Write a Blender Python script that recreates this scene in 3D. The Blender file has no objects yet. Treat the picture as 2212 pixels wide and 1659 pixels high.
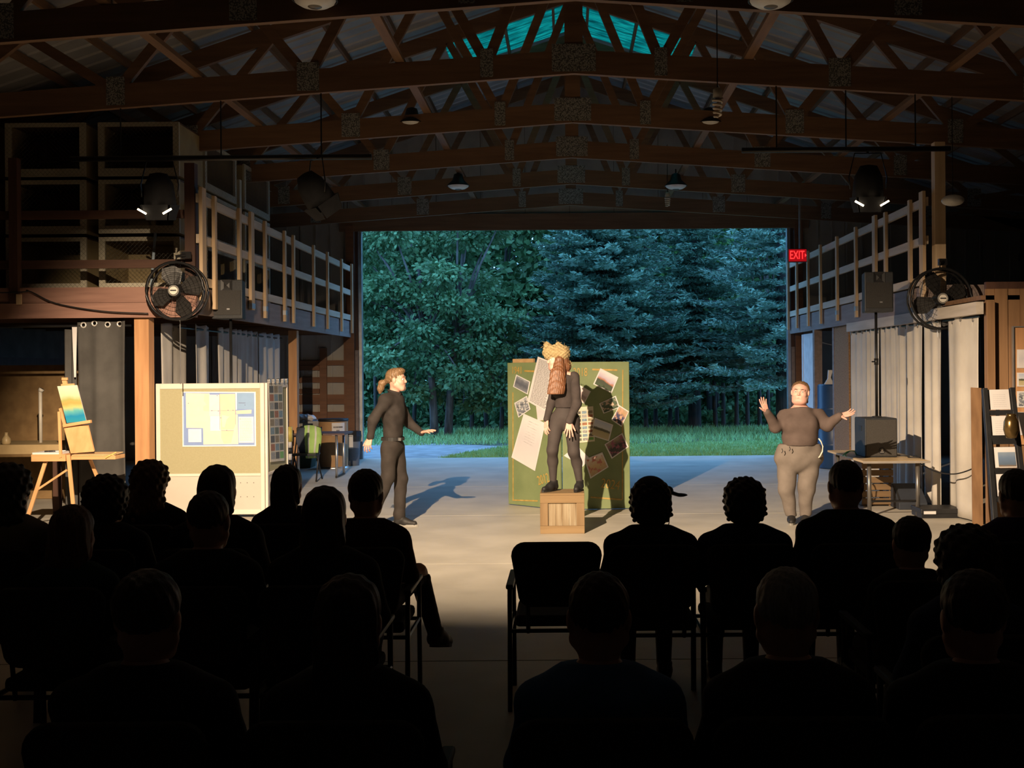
import bpy, bmesh, math, random
import numpy as np
from mathutils import Vector, Matrix, Euler

# ---------------------------------------------------------------- camera, sky, light, exposure
SC = bpy.context.scene
COL = SC.collection
F = 2400.0            # focal length in photo pixels
CX, CY = 1225.0, 800.0  # where the building's long axis vanishes
H = 1.76
ROLL = 0.008

cam_d = bpy.data.cameras.new('camera')
cam_d.sensor_fit = 'HORIZONTAL'
cam_d.sensor_width = 36.0
cam_d.lens = F / 2212 * 36.0
cam_d.shift_x = (1106 - CX) / 2212
cam_d.shift_y = -(829.5 - CY) / 2212
cam_d.clip_start = 0.05
cam_d.clip_end = 400
cam = bpy.data.objects.new('camera', cam_d)
COL.objects.link(cam)
cam.location = (0, 0, H)
cam.rotation_euler = (Matrix.Rotation(math.pi/2, 3, 'X') @ Matrix.Rotation(-ROLL, 3, 'Z')).to_euler()
SC.camera = cam

world = bpy.data.worlds.new('dusk_sky')
SC.world = world
world.use_nodes = True
bg = world.node_tree.nodes['Background']
bg.inputs[0].default_value = (0.20, 0.50, 1.0, 1)
bg.inputs[1].default_value = 5.2

def spot(name, loc, aim, power, deg, blend, color=(1.0, 0.75, 0.50), r=0.07):
    d = bpy.data.lights.new(name, 'SPOT')
    d.energy = power; d.color = color; d.spot_size = math.radians(deg); d.spot_blend = blend
    d.shadow_soft_size = r
    o = bpy.data.objects.new(name, d); COL.objects.link(o)
    o.location = loc
    o.rotation_euler = (Vector(aim) - Vector(loc)).to_track_quat('-Z', 'Y').to_euler()
    return o
KEY_POS = (-2.15, 4.80, 4.20)
spot('stage_flood_offscreen', KEY_POS, (-0.75, 12.8, 0.55), 8600, 78, 0.3, r=0.030)

SC.view_settings.view_transform = 'Standard'
SC.view_settings.look = 'None'
SC.view_settings.gamma = 1.0
SC.view_settings.exposure = 0.0
SC.view_settings.use_curve_mapping = False
SC.cycles.use_denoising = True
SC.cycles.max_bounces = 8
SC.cycles.diffuse_bounces = 5
SC.cycles.sample_clamp_indirect = 4.0

# ---------------------------------------------------------------- helpers
rnd = random.Random(7)
PI = math.pi

def P(px, py, Y):
    """photo pixel at depth Y -> a point in the place"""
    dx, dy = px - CX, py - CY
    return Vector(((dx - ROLL*dy)/F*Y, Y, H - (dy + ROLL*dx)/F*Y))

def floor_Y(py, px=CX):
    return F*H/((py - CY) + ROLL*(px - CX))

MATS = {}
def mat(name, c1, c2=None, scale=6.0, rough=0.7, metal=0.0, bump=0.0, stretch=(1, 1, 1), emit=0.0,
        detail=4.0, spec=0.4, ramp=(0.35, 0.65), trans=0.0, bscale=None):
    if name in MATS: return MATS[name]
    m = bpy.data.materials.new(name); m.use_nodes = True
    nt = m.node_tree; b = nt.nodes['Principled BSDF']
    b.inputs['Roughness'].default_value = rough
    b.inputs['Metallic'].default_value = metal
    b.inputs['Specular IOR Level'].default_value = spec
    c2 = c2 or tuple(x*0.82 for x in c1)
    tc = nt.nodes.new('ShaderNodeTexCoord'); mp = nt.nodes.new('ShaderNodeMapping')
    mp.inputs['Scale'].default_value = stretch
    nz = nt.nodes.new('ShaderNodeTexNoise'); nz.inputs['Scale'].default_value = scale
    nz.inputs['Detail'].default_value = detail
    rp = nt.nodes.new('ShaderNodeValToRGB')
    rp.color_ramp.elements[0].position = ramp[0]; rp.color_ramp.elements[1].position = ramp[1]
    rp.color_ramp.elements[0].color = (*c2, 1); rp.color_ramp.elements[1].color = (*c1, 1)
    L = nt.links.new
    L(tc.outputs['Object'], mp.inputs['Vector']); L(mp.outputs['Vector'], nz.inputs['Vector'])
    L(nz.outputs['Fac'], rp.inputs['Fac']); L(rp.outputs['Color'], b.inputs['Base Color'])
    if bump:
        bp = nt.nodes.new('ShaderNodeBump'); bp.inputs['Strength'].default_value = bump
        bp.inputs['Distance'].default_value = 0.01
        n2 = nz
        if bscale:
            n2 = nt.nodes.new('ShaderNodeTexNoise'); n2.inputs['Scale'].default_value = bscale
            L(mp.outputs['Vector'], n2.inputs['Vector'])
        L(n2.outputs['Fac'], bp.inputs['Height']); L(bp.outputs['Normal'], b.inputs['Normal'])
    if emit:
        b.inputs['Emission Color'].default_value = (*c1, 1)
        b.inputs['Emission Strength'].default_value = emit
    if trans:
        tr = nt.nodes.new('ShaderNodeBsdfTranslucent'); mx = nt.nodes.new('ShaderNodeMixShader')
        L(rp.outputs['Color'], tr.inputs['Color']); mx.inputs[0].default_value = trans
        L(b.outputs[0], mx.inputs[1]); L(tr.outputs[0], mx.inputs[2])
        L(mx.outputs[0], nt.nodes['Material Output'].inputs['Surface'])
    MATS[name] = m
    return m

def wood(name, c1, c2, axis='z', rough=0.65, scale=5):
    s = {'x': (0.25, 3, 3), 'y': (3, 0.25, 3), 'z': (3, 3, 0.25)}[axis]
    return mat(name, c1, c2, scale=scale, rough=rough, stretch=s, bump=0.15, ramp=(0.3, 0.7))

ORG = {}
def org(o): return ORG.get(o.name, Vector((0, 0, 0))) if o is not None else Vector((0, 0, 0))

def tag(o, label, cat, group=None, kind=None):
    if label: o['label'] = label
    if cat: o['category'] = cat
    if group: o['group'] = group
    if kind: o['kind'] = kind
    return o

def thing(name, label, cat, loc=(0, 0, 0), group=None, kind=None):
    o = bpy.data.objects.new(name, None); COL.objects.link(o)
    o.empty_display_size = 0.1
    o.location = loc; ORG[o.name] = Vector(loc)
    return tag(o, label, cat, group, kind)

def link(name, me, parent=None, loc=None):
    """me is in coordinates relative to the thing's origin"""
    o = bpy.data.objects.new(name, me); COL.objects.link(o)
    if parent is not None:
        o.parent = parent; ORG[o.name] = org(parent)
    elif loc is not None:
        o.location = loc; ORG[o.name] = Vector(loc)
    return o

def copy_tree(o, parent=None):
    c = o.copy(); COL.objects.link(c); c.parent = parent
    if parent is not None: c.matrix_parent_inverse = o.matrix_parent_inverse.copy()
    for ch in list(o.children):
        if ch.parent is o: copy_tree(ch, c)
    return c

def frame_of(d, up=(0, 0, 1)):
    d = Vector(d).normalized(); up = Vector(up)
    if abs(d.dot(up.normalized())) > 0.99: up = Vector((0, 1, 0)) if abs(d.y) < 0.9 else Vector((1, 0, 0))
    s = d.cross(up).normalized(); u = s.cross(d).normalized()
    return s, u, d

class MB:
    def __init__(s): s.v = []; s.f = []; s.m = []
    def add(s, vs, fs, mi=0):
        n = len(s.v); s.v.extend(Vector(v) for v in vs)
        for f in fs: s.f.append([i+n for i in f]); s.m.append(mi)
        return s
    def box(s, c, sz, R=None, mi=0):
        c = Vector(c); hx, hy, hz = sz[0]/2, sz[1]/2, sz[2]/2
        vs = [Vector((x*hx, y*hy, z*hz)) for x in (-1, 1) for y in (-1, 1) for z in (-1, 1)]
        if R is not None: vs = [R @ v for v in vs]
        return s.add([c+v for v in vs], [(0, 1, 3, 2), (4, 6, 7, 5), (0, 4, 5, 1), (2, 3, 7, 6), (0, 2, 6, 4), (1, 5, 7, 3)], mi)
    def bx(s, x0, x1, y0, y1, z0, z1, mi=0):
        return s.box(((x0+x1)/2, (y0+y1)/2, (z0+z1)/2), (abs(x1-x0), abs(y1-y0), abs(z1-z0)), None, mi)
    def bar(s, p, q, w, d, up=(0, 0, 1), mi=0):
        """box from p to q; w across, d along up"""
        p, q = Vector(p), Vector(q); a, u, t = frame_of(q-p, up)
        R = Matrix((a, u, t)).transposed()
        return s.box((p+q)/2, (w, d, (q-p).length), R, mi)
    def tube(s, pts, r, n=8, mi=0, cap=True):
        pts = [Vector(p) for p in pts]; rs = r if isinstance(r, (list, tuple)) else [r]*len(pts)
        vs = []; fs = []
        up = Vector((0, 0, 1))
        for i, p in enumerate(pts):
            d = (pts[min(i+1, len(pts)-1)] - pts[max(i-1, 0)])
            a, u, t = frame_of(d, up)
            for k in range(n):
                an = 2*PI*k/n; vs.append(p + (a*math.cos(an) + u*math.sin(an))*rs[i])
        for i in range(len(pts)-1):
            for k in range(n):
                fs.append((i*n+k, i*n+(k+1) % n, (i+1)*n+(k+1) % n, (i+1)*n+k))
        if cap:
            fs.append(tuple(range(n))[::-1]); fs.append(tuple(range((len(pts)-1)*n, len(pts)*n)))
        return s.add(vs, fs, mi)
    def lathe(s, prof, c=(0, 0, 0), n=20, R=None, mi=0, caps=(False, False)):
        vs = []; fs = []; c = Vector(c)
        for (r, z) in prof:
            for k in range(n):
                a = 2*PI*k/n; v = Vector((r*math.cos(a), r*math.sin(a), z))
                if R is not None: v = R @ v
                vs.append(c+v)
        for i in range(len(prof)-1):
            for k in range(n):
                fs.append((i*n+k, i*n+(k+1) % n, (i+1)*n+(k+1) % n, (i+1)*n+k))
        if caps[0]: fs.append(tuple(range(n))[::-1])
        if caps[1]: fs.append(tuple(range((len(prof)-1)*n, len(prof)*n)))
        return s.add(vs, fs, mi)
    def prism(s, poly, o, ax, ay, az, th, mi=0):
        """2-D poly in the plane o + x*ax + y*ay, extruded by th along az"""
        o, ax, ay, az = Vector(o), Vector(ax), Vector(ay), Vector(az)
        n = len(poly)
        a = [o + ax*x + ay*y for x, y in poly]; b = [v + az*th for v in a]
        fs = [tuple(range(n))[::-1], tuple(range(n, 2*n))]
        fs += [(i, (i+1) % n, n+(i+1) % n, n+i) for i in range(n)]
        return s.add(a+b, fs, mi)
    def ball(s, c, r, n=10, m=7, mi=0, sc=(1, 1, 1), R=None):
        prof = [(max(1e-4, math.sin(PI*i/m))*1.0, -math.cos(PI*i/m)) for i in range(m+1)]
        vs = []; fs = []; c = Vector(c)
        for (q, z) in prof:
            for k in range(n):
                a = 2*PI*k/n; v = Vector((q*math.cos(a)*r*sc[0], q*math.sin(a)*r*sc[1], z*r*sc[2]))
                if R is not None: v = R @ v
                vs.append(c+v)
        for i in range(m):
            for k in range(n):
                fs.append((i*n+k, i*n+(k+1) % n, (i+1)*n+(k+1) % n, (i+1)*n+k))
        return s.add(vs, fs, mi)
    def mesh(s, name, mats, off=Vector((0, 0, 0)), smooth=False):
        me = bpy.data.meshes.new(name)
        me.from_pydata([tuple(v-off) for v in s.v], [], s.f)
        if not isinstance(mats, (list, tuple)): mats = [mats]
        for m in mats: me.materials.append(m)
        if len(mats) > 1: me.polygons.foreach_set('material_index', s.m)
        if smooth: me.polygons.foreach_set('use_smooth', [True]*len(me.polygons))
        bm = bmesh.new(); bm.from_mesh(me); bmesh.ops.recalc_face_normals(bm, faces=bm.faces); bm.to_mesh(me); bm.free()
        me.update()
        return me
    def build(s, name, mats, parent=None, smooth=False, bev=0.0, loc=None):
        off = org(parent) if parent is not None else (Vector(loc) if loc is not None else Vector((0, 0, 0)))
        o = link(name, s.mesh(name, mats, off, smooth), parent, loc)
        if bev:
            b = o.modifiers.new('edge', 'BEVEL'); b.width = bev; b.segments = 2; b.limit_method = 'ANGLE'
        return o

def structure(o): o['kind'] = 'structure'; return o

def np_mesh(name, V, Fq, mats, smooth=True, mi=None):
    me = bpy.data.meshes.new(name)
    V = np.asarray(V, dtype=np.float32); Fq = np.asarray(Fq, dtype=np.int32)
    k = Fq.shape[1]
    me.vertices.add(len(V)); me.vertices.foreach_set('co', V.ravel())
    me.loops.add(Fq.size); me.loops.foreach_set('vertex_index', Fq.ravel())
    me.polygons.add(len(Fq))
    me.polygons.foreach_set('loop_start', np.arange(0, Fq.size, k, dtype=np.int32))
    if mi is not None: me.polygons.foreach_set('material_index', np.asarray(mi, dtype=np.int32))
    if smooth: me.polygons.foreach_set('use_smooth', np.ones(len(Fq), dtype=bool))
    me.update(calc_edges=True)
    for m in (mats if isinstance(mats, (list, tuple)) else [mats]): me.materials.append(m)
    return me

def text_mesh(s, size, extrude=0.002, align='CENTER', shear=0):
    cu = bpy.data.curves.new('lettering', 'FONT'); cu.body = s; cu.size = size
    cu.align_x = align; cu.align_y = 'CENTER'; cu.extrude = extrude; cu.resolution_u = 3
    o = bpy.data.objects.new('lettering', cu); COL.objects.link(o)
    dg = bpy.context.evaluated_depsgraph_get()
    me = bpy.data.meshes.new_from_object(o.evaluated_get(dg))
    bpy.data.objects.remove(o); bpy.data.curves.remove(cu)
    return me

def place_text(name, s, size, center, right, up, m, parent, squeeze=1.0):
    """flat lettering: right/up give the plane"""
    me = text_mesh(s, size)
    me.materials.clear(); me.materials.append(m)
    r = Vector(right).normalized()*squeeze; u = Vector(up).normalized(); n = r.cross(u).normalized()
    off = Vector(center) - org(parent)
    for v in me.vertices:
        c = v.co; v.co = off + r*c.x + u*c.y + n*c.z
    me.update()
    return link(name, me, parent)

# ------------------------------------------------------- smooth bodies: tapered limbs blended in a grid
def A(v): return np.array([v[0], v[1], v[2]], dtype=np.float64)

def cone(a, b, ra, rb=None, k=0.02, flat=None):
    return ('c', A(a), A(b), ra, ra if rb is None else rb, k, None if flat is None else (A(flat[0]), flat[1]))
def ell(c, r, R=None, k=0.02):
    return ('e', A(c), A(r), None if R is None else np.array([[*x] for x in R]), k)
def cut_ell(c, r, R=None, k=0.01):
    return ('-', A(c), A(r), None if R is None else np.array([[*x] for x in R]), k)

def blend_mesh(prims, h, cuts=(), noise=None):
    lo = np.full(3, 1e9); hi = -lo
    for p in prims:
        if p[0] == 'c':
            r = max(p[3], p[4])*(1.0 if p[6] is None else max(1, p[6][1]))
            lo = np.minimum(lo, np.minimum(p[1], p[2])-r); hi = np.maximum(hi, np.maximum(p[1], p[2])+r)
        elif p[0] == 'e':
            r = max(p[2]); lo = np.minimum(lo, p[1]-r); hi = np.maximum(hi, p[1]+r)
    pad = 4*h+0.02; lo = lo-pad; hi = hi+pad
    n = np.ceil((hi-lo)/h).astype(int)+1
    ax = [lo[i]+h*np.arange(n[i]) for i in range(3)]
    G = np.full(tuple(n), 1.0)
    for p in prims:
        if p[0] == 'c':
            r = max(p[3], p[4])*(1.0 if p[6] is None else max(1, p[6][1])); k = p[5]
            a = np.minimum(p[1], p[2])-r-k-2*h; b = np.maximum(p[1], p[2])+r+k+2*h
        else:
            r = max(p[2]); k = p[4]; a = p[1]-r-k-2*h; b = p[1]+r+k+2*h
        i0 = np.maximum(0, np.floor((a-lo)/h).astype(int)); i1 = np.minimum(n, np.ceil((b-lo)/h).astype(int)+1)
        if np.any(i1 <= i0): continue
        sl = tuple(slice(i0[i], i1[i]) for i in range(3))
        X = ax[0][sl[0]][:, None, None]; Y = ax[1][sl[1]][None, :, None]; Z = ax[2][sl[2]][None, None, :]
        if p[0] == 'c':
            A0, B0, ra, rb, k, fl = p[1:7]
            d = B0-A0; L2 = max(1e-9, d@d)
            t = np.clip(((X-A0[0])*d[0]+(Y-A0[1])*d[1]+(Z-A0[2])*d[2])/L2, 0, 1)
            qx = X-A0[0]-t*d[0]; qy = Y-A0[1]-t*d[1]; qz = Z-A0[2]-t*d[2]
            s = 1.0
            if fl is not None:
                nn, s = fl; c = (qx*nn[0]+qy*nn[1]+qz*nn[2])*(1/s-1)
                qx = qx+c*nn[0]; qy = qy+c*nn[1]; qz = qz+c*nn[2]
            D = (np.sqrt(qx*qx+qy*qy+qz*qz)-(ra+(rb-ra)*t))*min(1, s)
        else:
            x, y, z = X-p[1][0], Y-p[1][1], Z-p[1][2]
            if p[3] is not None:
                R = p[3]; x, y, z = (x*R[0][0]+y*R[0][1]+z*R[0][2], x*R[1][0]+y*R[1][1]+z*R[1][2], x*R[2][0]+y*R[2][1]+z*R[2][2])
            rr = p[2]
            D = (np.sqrt((x/rr[0])**2+(y/rr[1])**2+(z/rr[2])**2)-1)*min(rr)
        g = G[sl]
        if p[0] == '-':
            D = -D; hh = np.clip(0.5+0.5*(D-g)/k, 0, 1); G[sl] = g*(1-hh)+D*hh+k*hh*(1-hh)
        else:
            hh = np.clip(0.5+0.5*(D-g)/k, 0, 1); G[sl] = D*(1-hh)+g*hh-k*hh*(1-hh)
    X = ax[0][:, None, None]; Y = ax[1][None, :, None]; Z = ax[2][None, None, :]
    if noise is not None: G = G + noise(X, Y, Z)
    for (pt, nn) in cuts:
        G = np.maximum(G, (X-pt[0])*nn[0]+(Y-pt[1])*nn[1]+(Z-pt[2])*nn[2])
    return nets(G, lo, h)

def nets(G, lo, h):
    S = G < 0
    n = G.shape
    c = np.zeros(tuple(x-1 for x in n), dtype=np.int8)
    for i in (0, 1):
        for j in (0, 1):
            for k in (0, 1):
                c += S[i:n[0]-1+i, j:n[1]-1+j, k:n[2]-1+k]
    act = (c > 0) & (c < 8)
    idx = -np.ones(act.shape, dtype=np.int64)
    ii = np.argwhere(act); idx[act] = np.arange(len(ii))
    acc = np.zeros((len(ii), 3)); cnt = np.zeros(len(ii))
    corners = [(i, j, k) for i in (0, 1) for j in (0, 1) for k in (0, 1)]
    val = {q: G[ii[:, 0]+q[0], ii[:, 1]+q[1], ii[:, 2]+q[2]] for q in corners}
    for q in corners:
        for a in range(3):
            if q[a] == 0:
                q2 = list(q); q2[a] = 1; q2 = tuple(q2)
                v0, v1 = val[q], val[q2]
                m = (v0 < 0) != (v1 < 0)
                t = np.where(m, v0/np.where(m, v0-v1, 1), 0)
                pt = np.tile(np.array(q, float), (len(ii), 1)); pt[:, a] = t
                acc += pt*m[:, None]; cnt += m
    V = lo + h*(ii+acc/np.maximum(cnt, 1)[:, None])
    quads = []
    for a in range(3):
        b, d = (a+1) % 3, (a+2) % 3
        sl0 = [slice(None)]*3; sl1 = [slice(None)]*3
        sl0[a] = slice(0, n[a]-1); sl1[a] = slice(1, n[a])
        cr = S[tuple(sl0)] != S[tuple(sl1)]
        e = np.argwhere(cr)
        ok = (e[:, b] > 0) & (e[:, d] > 0) & (e[:, b] < n[b]-1) & (e[:, d] < n[d]-1)
        e = e[ok]
        def at(ob, od):
            q = e.copy(); q[:, b] -= ob; q[:, d] -= od
            return idx[q[:, 0], q[:, 1], q[:, 2]]
        q4 = np.stack([at(1, 1), at(0, 1), at(0, 0), at(1, 0)], 1)
        flip = ~S[e[:, 0], e[:, 1], e[:, 2]]
        q4[flip] = q4[flip][:, ::-1]
        quads.append(q4)
    Q = np.concatenate(quads)
    Q = Q[(Q >= 0).all(1)]
    return V, Q

def merge(parts):
    Vs = []; Qs = []; o = 0
    for V, Q in parts:
        Vs.append(V); Qs.append(Q+o); o += len(V)
    return np.concatenate(Vs), np.concatenate(Qs)

def soft(name, parts, m, parent):
    """a smooth mesh (world coordinates) as a part of parent"""
    if isinstance(parts, tuple): parts = [parts]
    V, Q = merge(parts)
    V = V - A(org(parent))
    return link(name, np_mesh(name, V, Q, m), parent)
# ---------------------------------------------------------------- materials of the building
M_conc = mat('concrete', (0.52, 0.485, 0.42), (0.42, 0.39, 0.335), scale=1.6, rough=0.55, detail=8, bump=0.05, bscale=60)
M_joint = mat('joint_filler', (0.10, 0.095, 0.09), rough=0.9)
M_roof = mat('galvanised_roof', (0.36, 0.35, 0.35), (0.28, 0.27, 0.27), scale=2, rough=0.5, metal=0.2)
M_sky = mat('skylight_sheet', (0.08, 0.46, 0.33), (0.02, 0.19, 0.15), scale=3, rough=0.5, stretch=(1.2, 14, 1.2), trans=0.85, detail=6, ramp=(0.4, 0.62))
M_timber = wood('rough_timber', (0.20, 0.11, 0.06), (0.13, 0.07, 0.037), 'x')
M_timber_y = wood('rough_timber_lengthwise', (0.20, 0.11, 0.06), (0.13, 0.07, 0.037), 'y')
M_purlin = M_timber_y
M_plate = mat('truss_plate', (0.42, 0.42, 0.40), (0.12, 0.12, 0.11), scale=70, rough=0.45, metal=0.5, detail=1, ramp=(0.45, 0.55))
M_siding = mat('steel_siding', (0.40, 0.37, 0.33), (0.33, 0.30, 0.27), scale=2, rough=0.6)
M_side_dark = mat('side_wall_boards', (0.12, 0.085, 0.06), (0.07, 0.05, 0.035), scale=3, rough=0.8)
M_darkwood = wood('dark_brown_wood', (0.085, 0.040, 0.026), (0.05, 0.024, 0.016), 'z')  # on the front railing posts this dark brown stands for missing light
M_darkwood_x = wood('shade_dark_rail', (0.10, 0.048, 0.03), (0.06, 0.028, 0.018), 'x')  # brown darkened because the front rails are unlit: shade in the colour
M_post = wood('orange_post', (0.50, 0.27, 0.125), (0.36, 0.18, 0.08), 'z')
M_girt = wood('red_brown_girt', (0.20, 0.088, 0.042), (0.135, 0.058, 0.028), 'x')
M_pine_z = wood('pale_pine_upright', (0.60, 0.44, 0.28), (0.47, 0.33, 0.20), 'z')
M_pine_y = wood('pale_pine_rail', (0.58, 0.47, 0.36), (0.45, 0.36, 0.27), 'y')
M_fascia = wood('grey_fascia', (0.26, 0.20, 0.18), (0.18, 0.135, 0.12), 'y')
M_beam = wood('mauve_beam', (0.30, 0.165, 0.125), (0.20, 0.105, 0.08), 'x')
M_white_beam = wood('whitewashed_beam', (0.52, 0.46, 0.40), (0.40, 0.35, 0.30), 'y')
M_steel = mat('bare_steel', (0.55, 0.55, 0.56), (0.42, 0.42, 0.44), rough=0.35, metal=0.8)
M_black = mat('black_paint', (0.018, 0.018, 0.02), (0.012, 0.012, 0.013), rough=0.5)
M_blackm = mat('black_metal', (0.02, 0.02, 0.022), (0.014, 0.014, 0.015), rough=0.35, metal=0.3)

CXB = 0.1            # ridge line
HALF = 9.1
YW = 22.5            # inside of the doorway wall
YB = -4.0
ZR = 7.75
PITCH = 1/3.0
def roof_z(x): return ZR - abs(x-CXB)*PITCH

# ---------------------------------------------------------------- floor
fb = MB().bx(CXB-HALF, CXB+HALF, YB, YW-0.02, -0.30, -0.05)
floor = structure(fb.build('floor', M_joint))
ys = [YB, -0.1, 3.3, 6.75, 10.15, 13.55, 16.95, 20.25, YW+0.12]
for a, b in zip(ys[:-1], ys[1:]):
    MB().bx(CXB-HALF, CXB+HALF, a+0.008, b-0.008, -0.20, 0.0).build('concrete_slab', M_conc, floor)

# ---------------------------------------------------------------- walls
def siding(parent, xs, z0, ztop, y, mt, w=0.9):
    """upright steel sheets with ribs; ztop is a function of x"""
    x = xs[0]
    while x < xs[1]-0.02:
        x2 = min(x+w, xs[1]); b = MB()
        poly = [(x+0.004, z0), (x2-0.004, z0), (x2-0.004, ztop(x2)), (x+0.004, ztop(x))]
        if x < CXB < x2: poly.insert(3, (CXB, ztop(CXB)))
        b.prism(poly, (0, y, 0), (1, 0, 0), (0, 0, 1), (0, 1, 0), 0.02)
        k = x+0.02
        while k < x2-0.03:
            b.bx(k, k+0.035, y-0.022, y, z0, min(ztop(k), ztop(k+0.035)))
            k += 0.3
        b.build('siding_panel', mt, parent)
        x = x2

DX0, DX1, DZ = -4.125, 4.45, 4.62   # doorway
wf = MB()
wf.bx(CXB-HALF, DX0-0.3, YW+0.03, YW+0.10, 0, 4.5)
wf.bx(DX1+0.3, CXB+HALF, YW+0.03, YW+0.10, 0, 4.5)
wf.prism([(CXB-HALF, 4.5), (DX0-.3, 4.5), (DX0-.3, DZ), (DX1+.3, DZ), (DX1+.3, 4.5), (CXB+HALF, 4.5), (CXB+HALF, roof_z(CXB+HALF)), (CXB, ZR), (CXB-HALF, roof_z(CXB-HALF))],
         (0, YW+0.03, 0), (1, 0, 0), (0, 0, 1), (0, 1, 0), 0.07)
wall_front = structure(wf.build('wall_front', M_side_dark))
top = lambda x: roof_z(x)-0.05
siding(wall_front, (CXB-HALF, DX0-0.3), 0.0, top, YW, M_siding)
siding(wall_front, (DX0-0.3, DX1+0.3), DZ+0.24, top, YW, M_siding)
siding(wall_front, (DX1+0.3, CXB+HALF), 0.0, top, YW, M_siding)
# timber framing in front of the sheets
def girt(px0, py0, px1, py1, y=YW-0.06, d=0.05):
    a = P(px0, py0, y); b = P(px1, py1, y)
    MB().bx(a.x, b.x, y, y+d, min(a.z, b.z), max(a.z, b.z)).build('girt', M_girt, wall_front)
for y0, y1 in ((779, 789), (815, 826), (853, 873), (890, 905)):
    girt(640 if y0 != 779 else 640, y0, 755, y1)
girt(640, 789, 690, 800); girt(640, 840, 690, 850)
girt(690, 752, 707, 985, YW-0.10)
girt(742, 700, 757, 990, YW-0.10)
zt = P(1225, 462, YW).z
MB().bx(DX0-0.45, DX1+0.45, YW-0.10, YW-0.03, DZ-0.02, zt).build('header_beam', M_timber, wall_front)
# the big sliding-door opening: posts and steel track edges
for sgn, xe in ((-1, DX0), (1, DX1)):
    MB().bx(xe+sgn*0.16, xe+sgn*0.32, YW-0.12, YW+0.10, 0, DZ+0.1).build('door_post', M_girt, wall_front)
    MB().bx(xe+sgn*0.015, xe+sgn*0.075, YW-0.06, YW+0.10, 0, DZ).build('jamb_channel', M_steel, wall_front)
    MB().bx(xe+sgn*0.085, xe+sgn*0.15, YW-0.08, YW+0.02, 0, 2.2).build('jamb_board', M_fascia, wall_front)
    MB().bx(xe+sgn*0.085, xe+sgn*0.15, YW-0.04, YW+0.02, 2.2, DZ).build('jamb_board', M_darkwood, wall_front)
for s, n in ((-1, 'wall_left'), (1, 'wall_right')):
    x = CXB+s*HALF
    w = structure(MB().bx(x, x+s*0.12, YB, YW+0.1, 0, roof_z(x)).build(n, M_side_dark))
    for zz in (0.9, 1.9, 2.9, 3.9):
        MB().bx(x-s*0.045, x, YB, YW, zz, zz+0.14).build('girt', M_darkwood, w)
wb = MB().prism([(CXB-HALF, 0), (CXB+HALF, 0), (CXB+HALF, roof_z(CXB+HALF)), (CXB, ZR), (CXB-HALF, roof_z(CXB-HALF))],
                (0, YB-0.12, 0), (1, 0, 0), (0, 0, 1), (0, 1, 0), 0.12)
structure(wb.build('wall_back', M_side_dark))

# ---------------------------------------------------------------- roof: sheets, skylights, purlins
ceil_b = MB()
for s in (-1, 1):
    xe = CXB+s*(HALF+0.5)
    ceil_b.add([(CXB, YB-.4, ZR+.03), (xe, YB-.4, roof_z(xe)+.03), (xe, 6.9, roof_z(xe)+.03), (CXB, 6.9, ZR+.03),
                (CXB, YB-.4, ZR), (xe, YB-.4, roof_z(xe)), (xe, 6.9, roof_z(xe)), (CXB, 6.9, ZR)],
               [(0, 1, 2, 3), (4, 7, 6, 5), (0, 4, 5, 1), (1, 5, 6, 2), (2, 6, 7, 3), (3, 7, 4, 0)])
ceiling = structure(ceil_b.build('ceiling', M_roof))
def roof_sheet(y0, y1, s, x0, x1, mt, name):
    """ribbed sheet running down the slope from x0 to x1 away from the ridge"""
    b = MB()
    pts = []; y = y0
    prof = [(0, 0), (0.02, -0.022), (0.05, -0.022), (0.07, 0)]
    n = max(1, round((y1-y0)/0.3)); step = (y1-y0)/n
    for i in range(n):
        pts += [(y0+i*step+a, c) for a, c in prof]
    pts.append((y1, 0))
    vs = []
    for dz in (0.0, 0.012):
        for xx in (x0, x1):
            X = CXB+s*xx
            vs += [(X, yy, roof_z(X)+c+dz) for yy, c in pts]
    m = len(pts); fs = []
    for i in range(m-1):
        fs.append((i, i+1, m+i+1, m+i)); fs.append((2*m+i, 3*m+i, 3*m+i+1, 2*m+i+1))
    fs += [(i, 2*m+i, 2*m+i+1, i+1) for i in range(m-1)]
    fs += [(m+i, m+i+1, 3*m+i+1, 3*m+i) for i in range(m-1)]
    b.add(vs, fs)
    return b.build(name, mt, ceiling)
y = 6.9
SKY0 = 17.75
yy = []
while y < 24.0:
    yy.append((y, min(y+0.904, 24.2))); y += 0.904
sky_i = min(range(len(yy)), key=lambda i: abs(yy[i][0]-SKY0))
for i, (a, b_) in enumerate(yy):
    for s in (-1, 1):
        if i in (sky_i, sky_i+1):
            roof_sheet(a, b_, s, 0.02, 2.05, M_sky, 'skylight_panel')
            roof_sheet(a, b_, s, 2.05, HALF+0.5, M_roof, 'roof_panel')
        else:
            roof_sheet(a, b_, s, 0.0, HALF+0.5, M_roof, 'roof_panel')
for s in (-1, 1):
    for k in range(12):
        x = CXB+s*(0.28+k*0.78)
        if abs(x-CXB) > HALF: continue
        MB().bar((x, 6.0, roof_z(x)-0.075), (x, YW, roof_z(x)-0.075), 0.042, 0.10).build('purlin', M_purlin, ceiling)
    MB().bar((CXB+s*0.06, 6.0, ZR-0.10), (CXB+s*0.06, YW, ZR-0.10), 0.042, 0.14).build('ridge_board', M_timber_y, ceiling)

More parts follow.
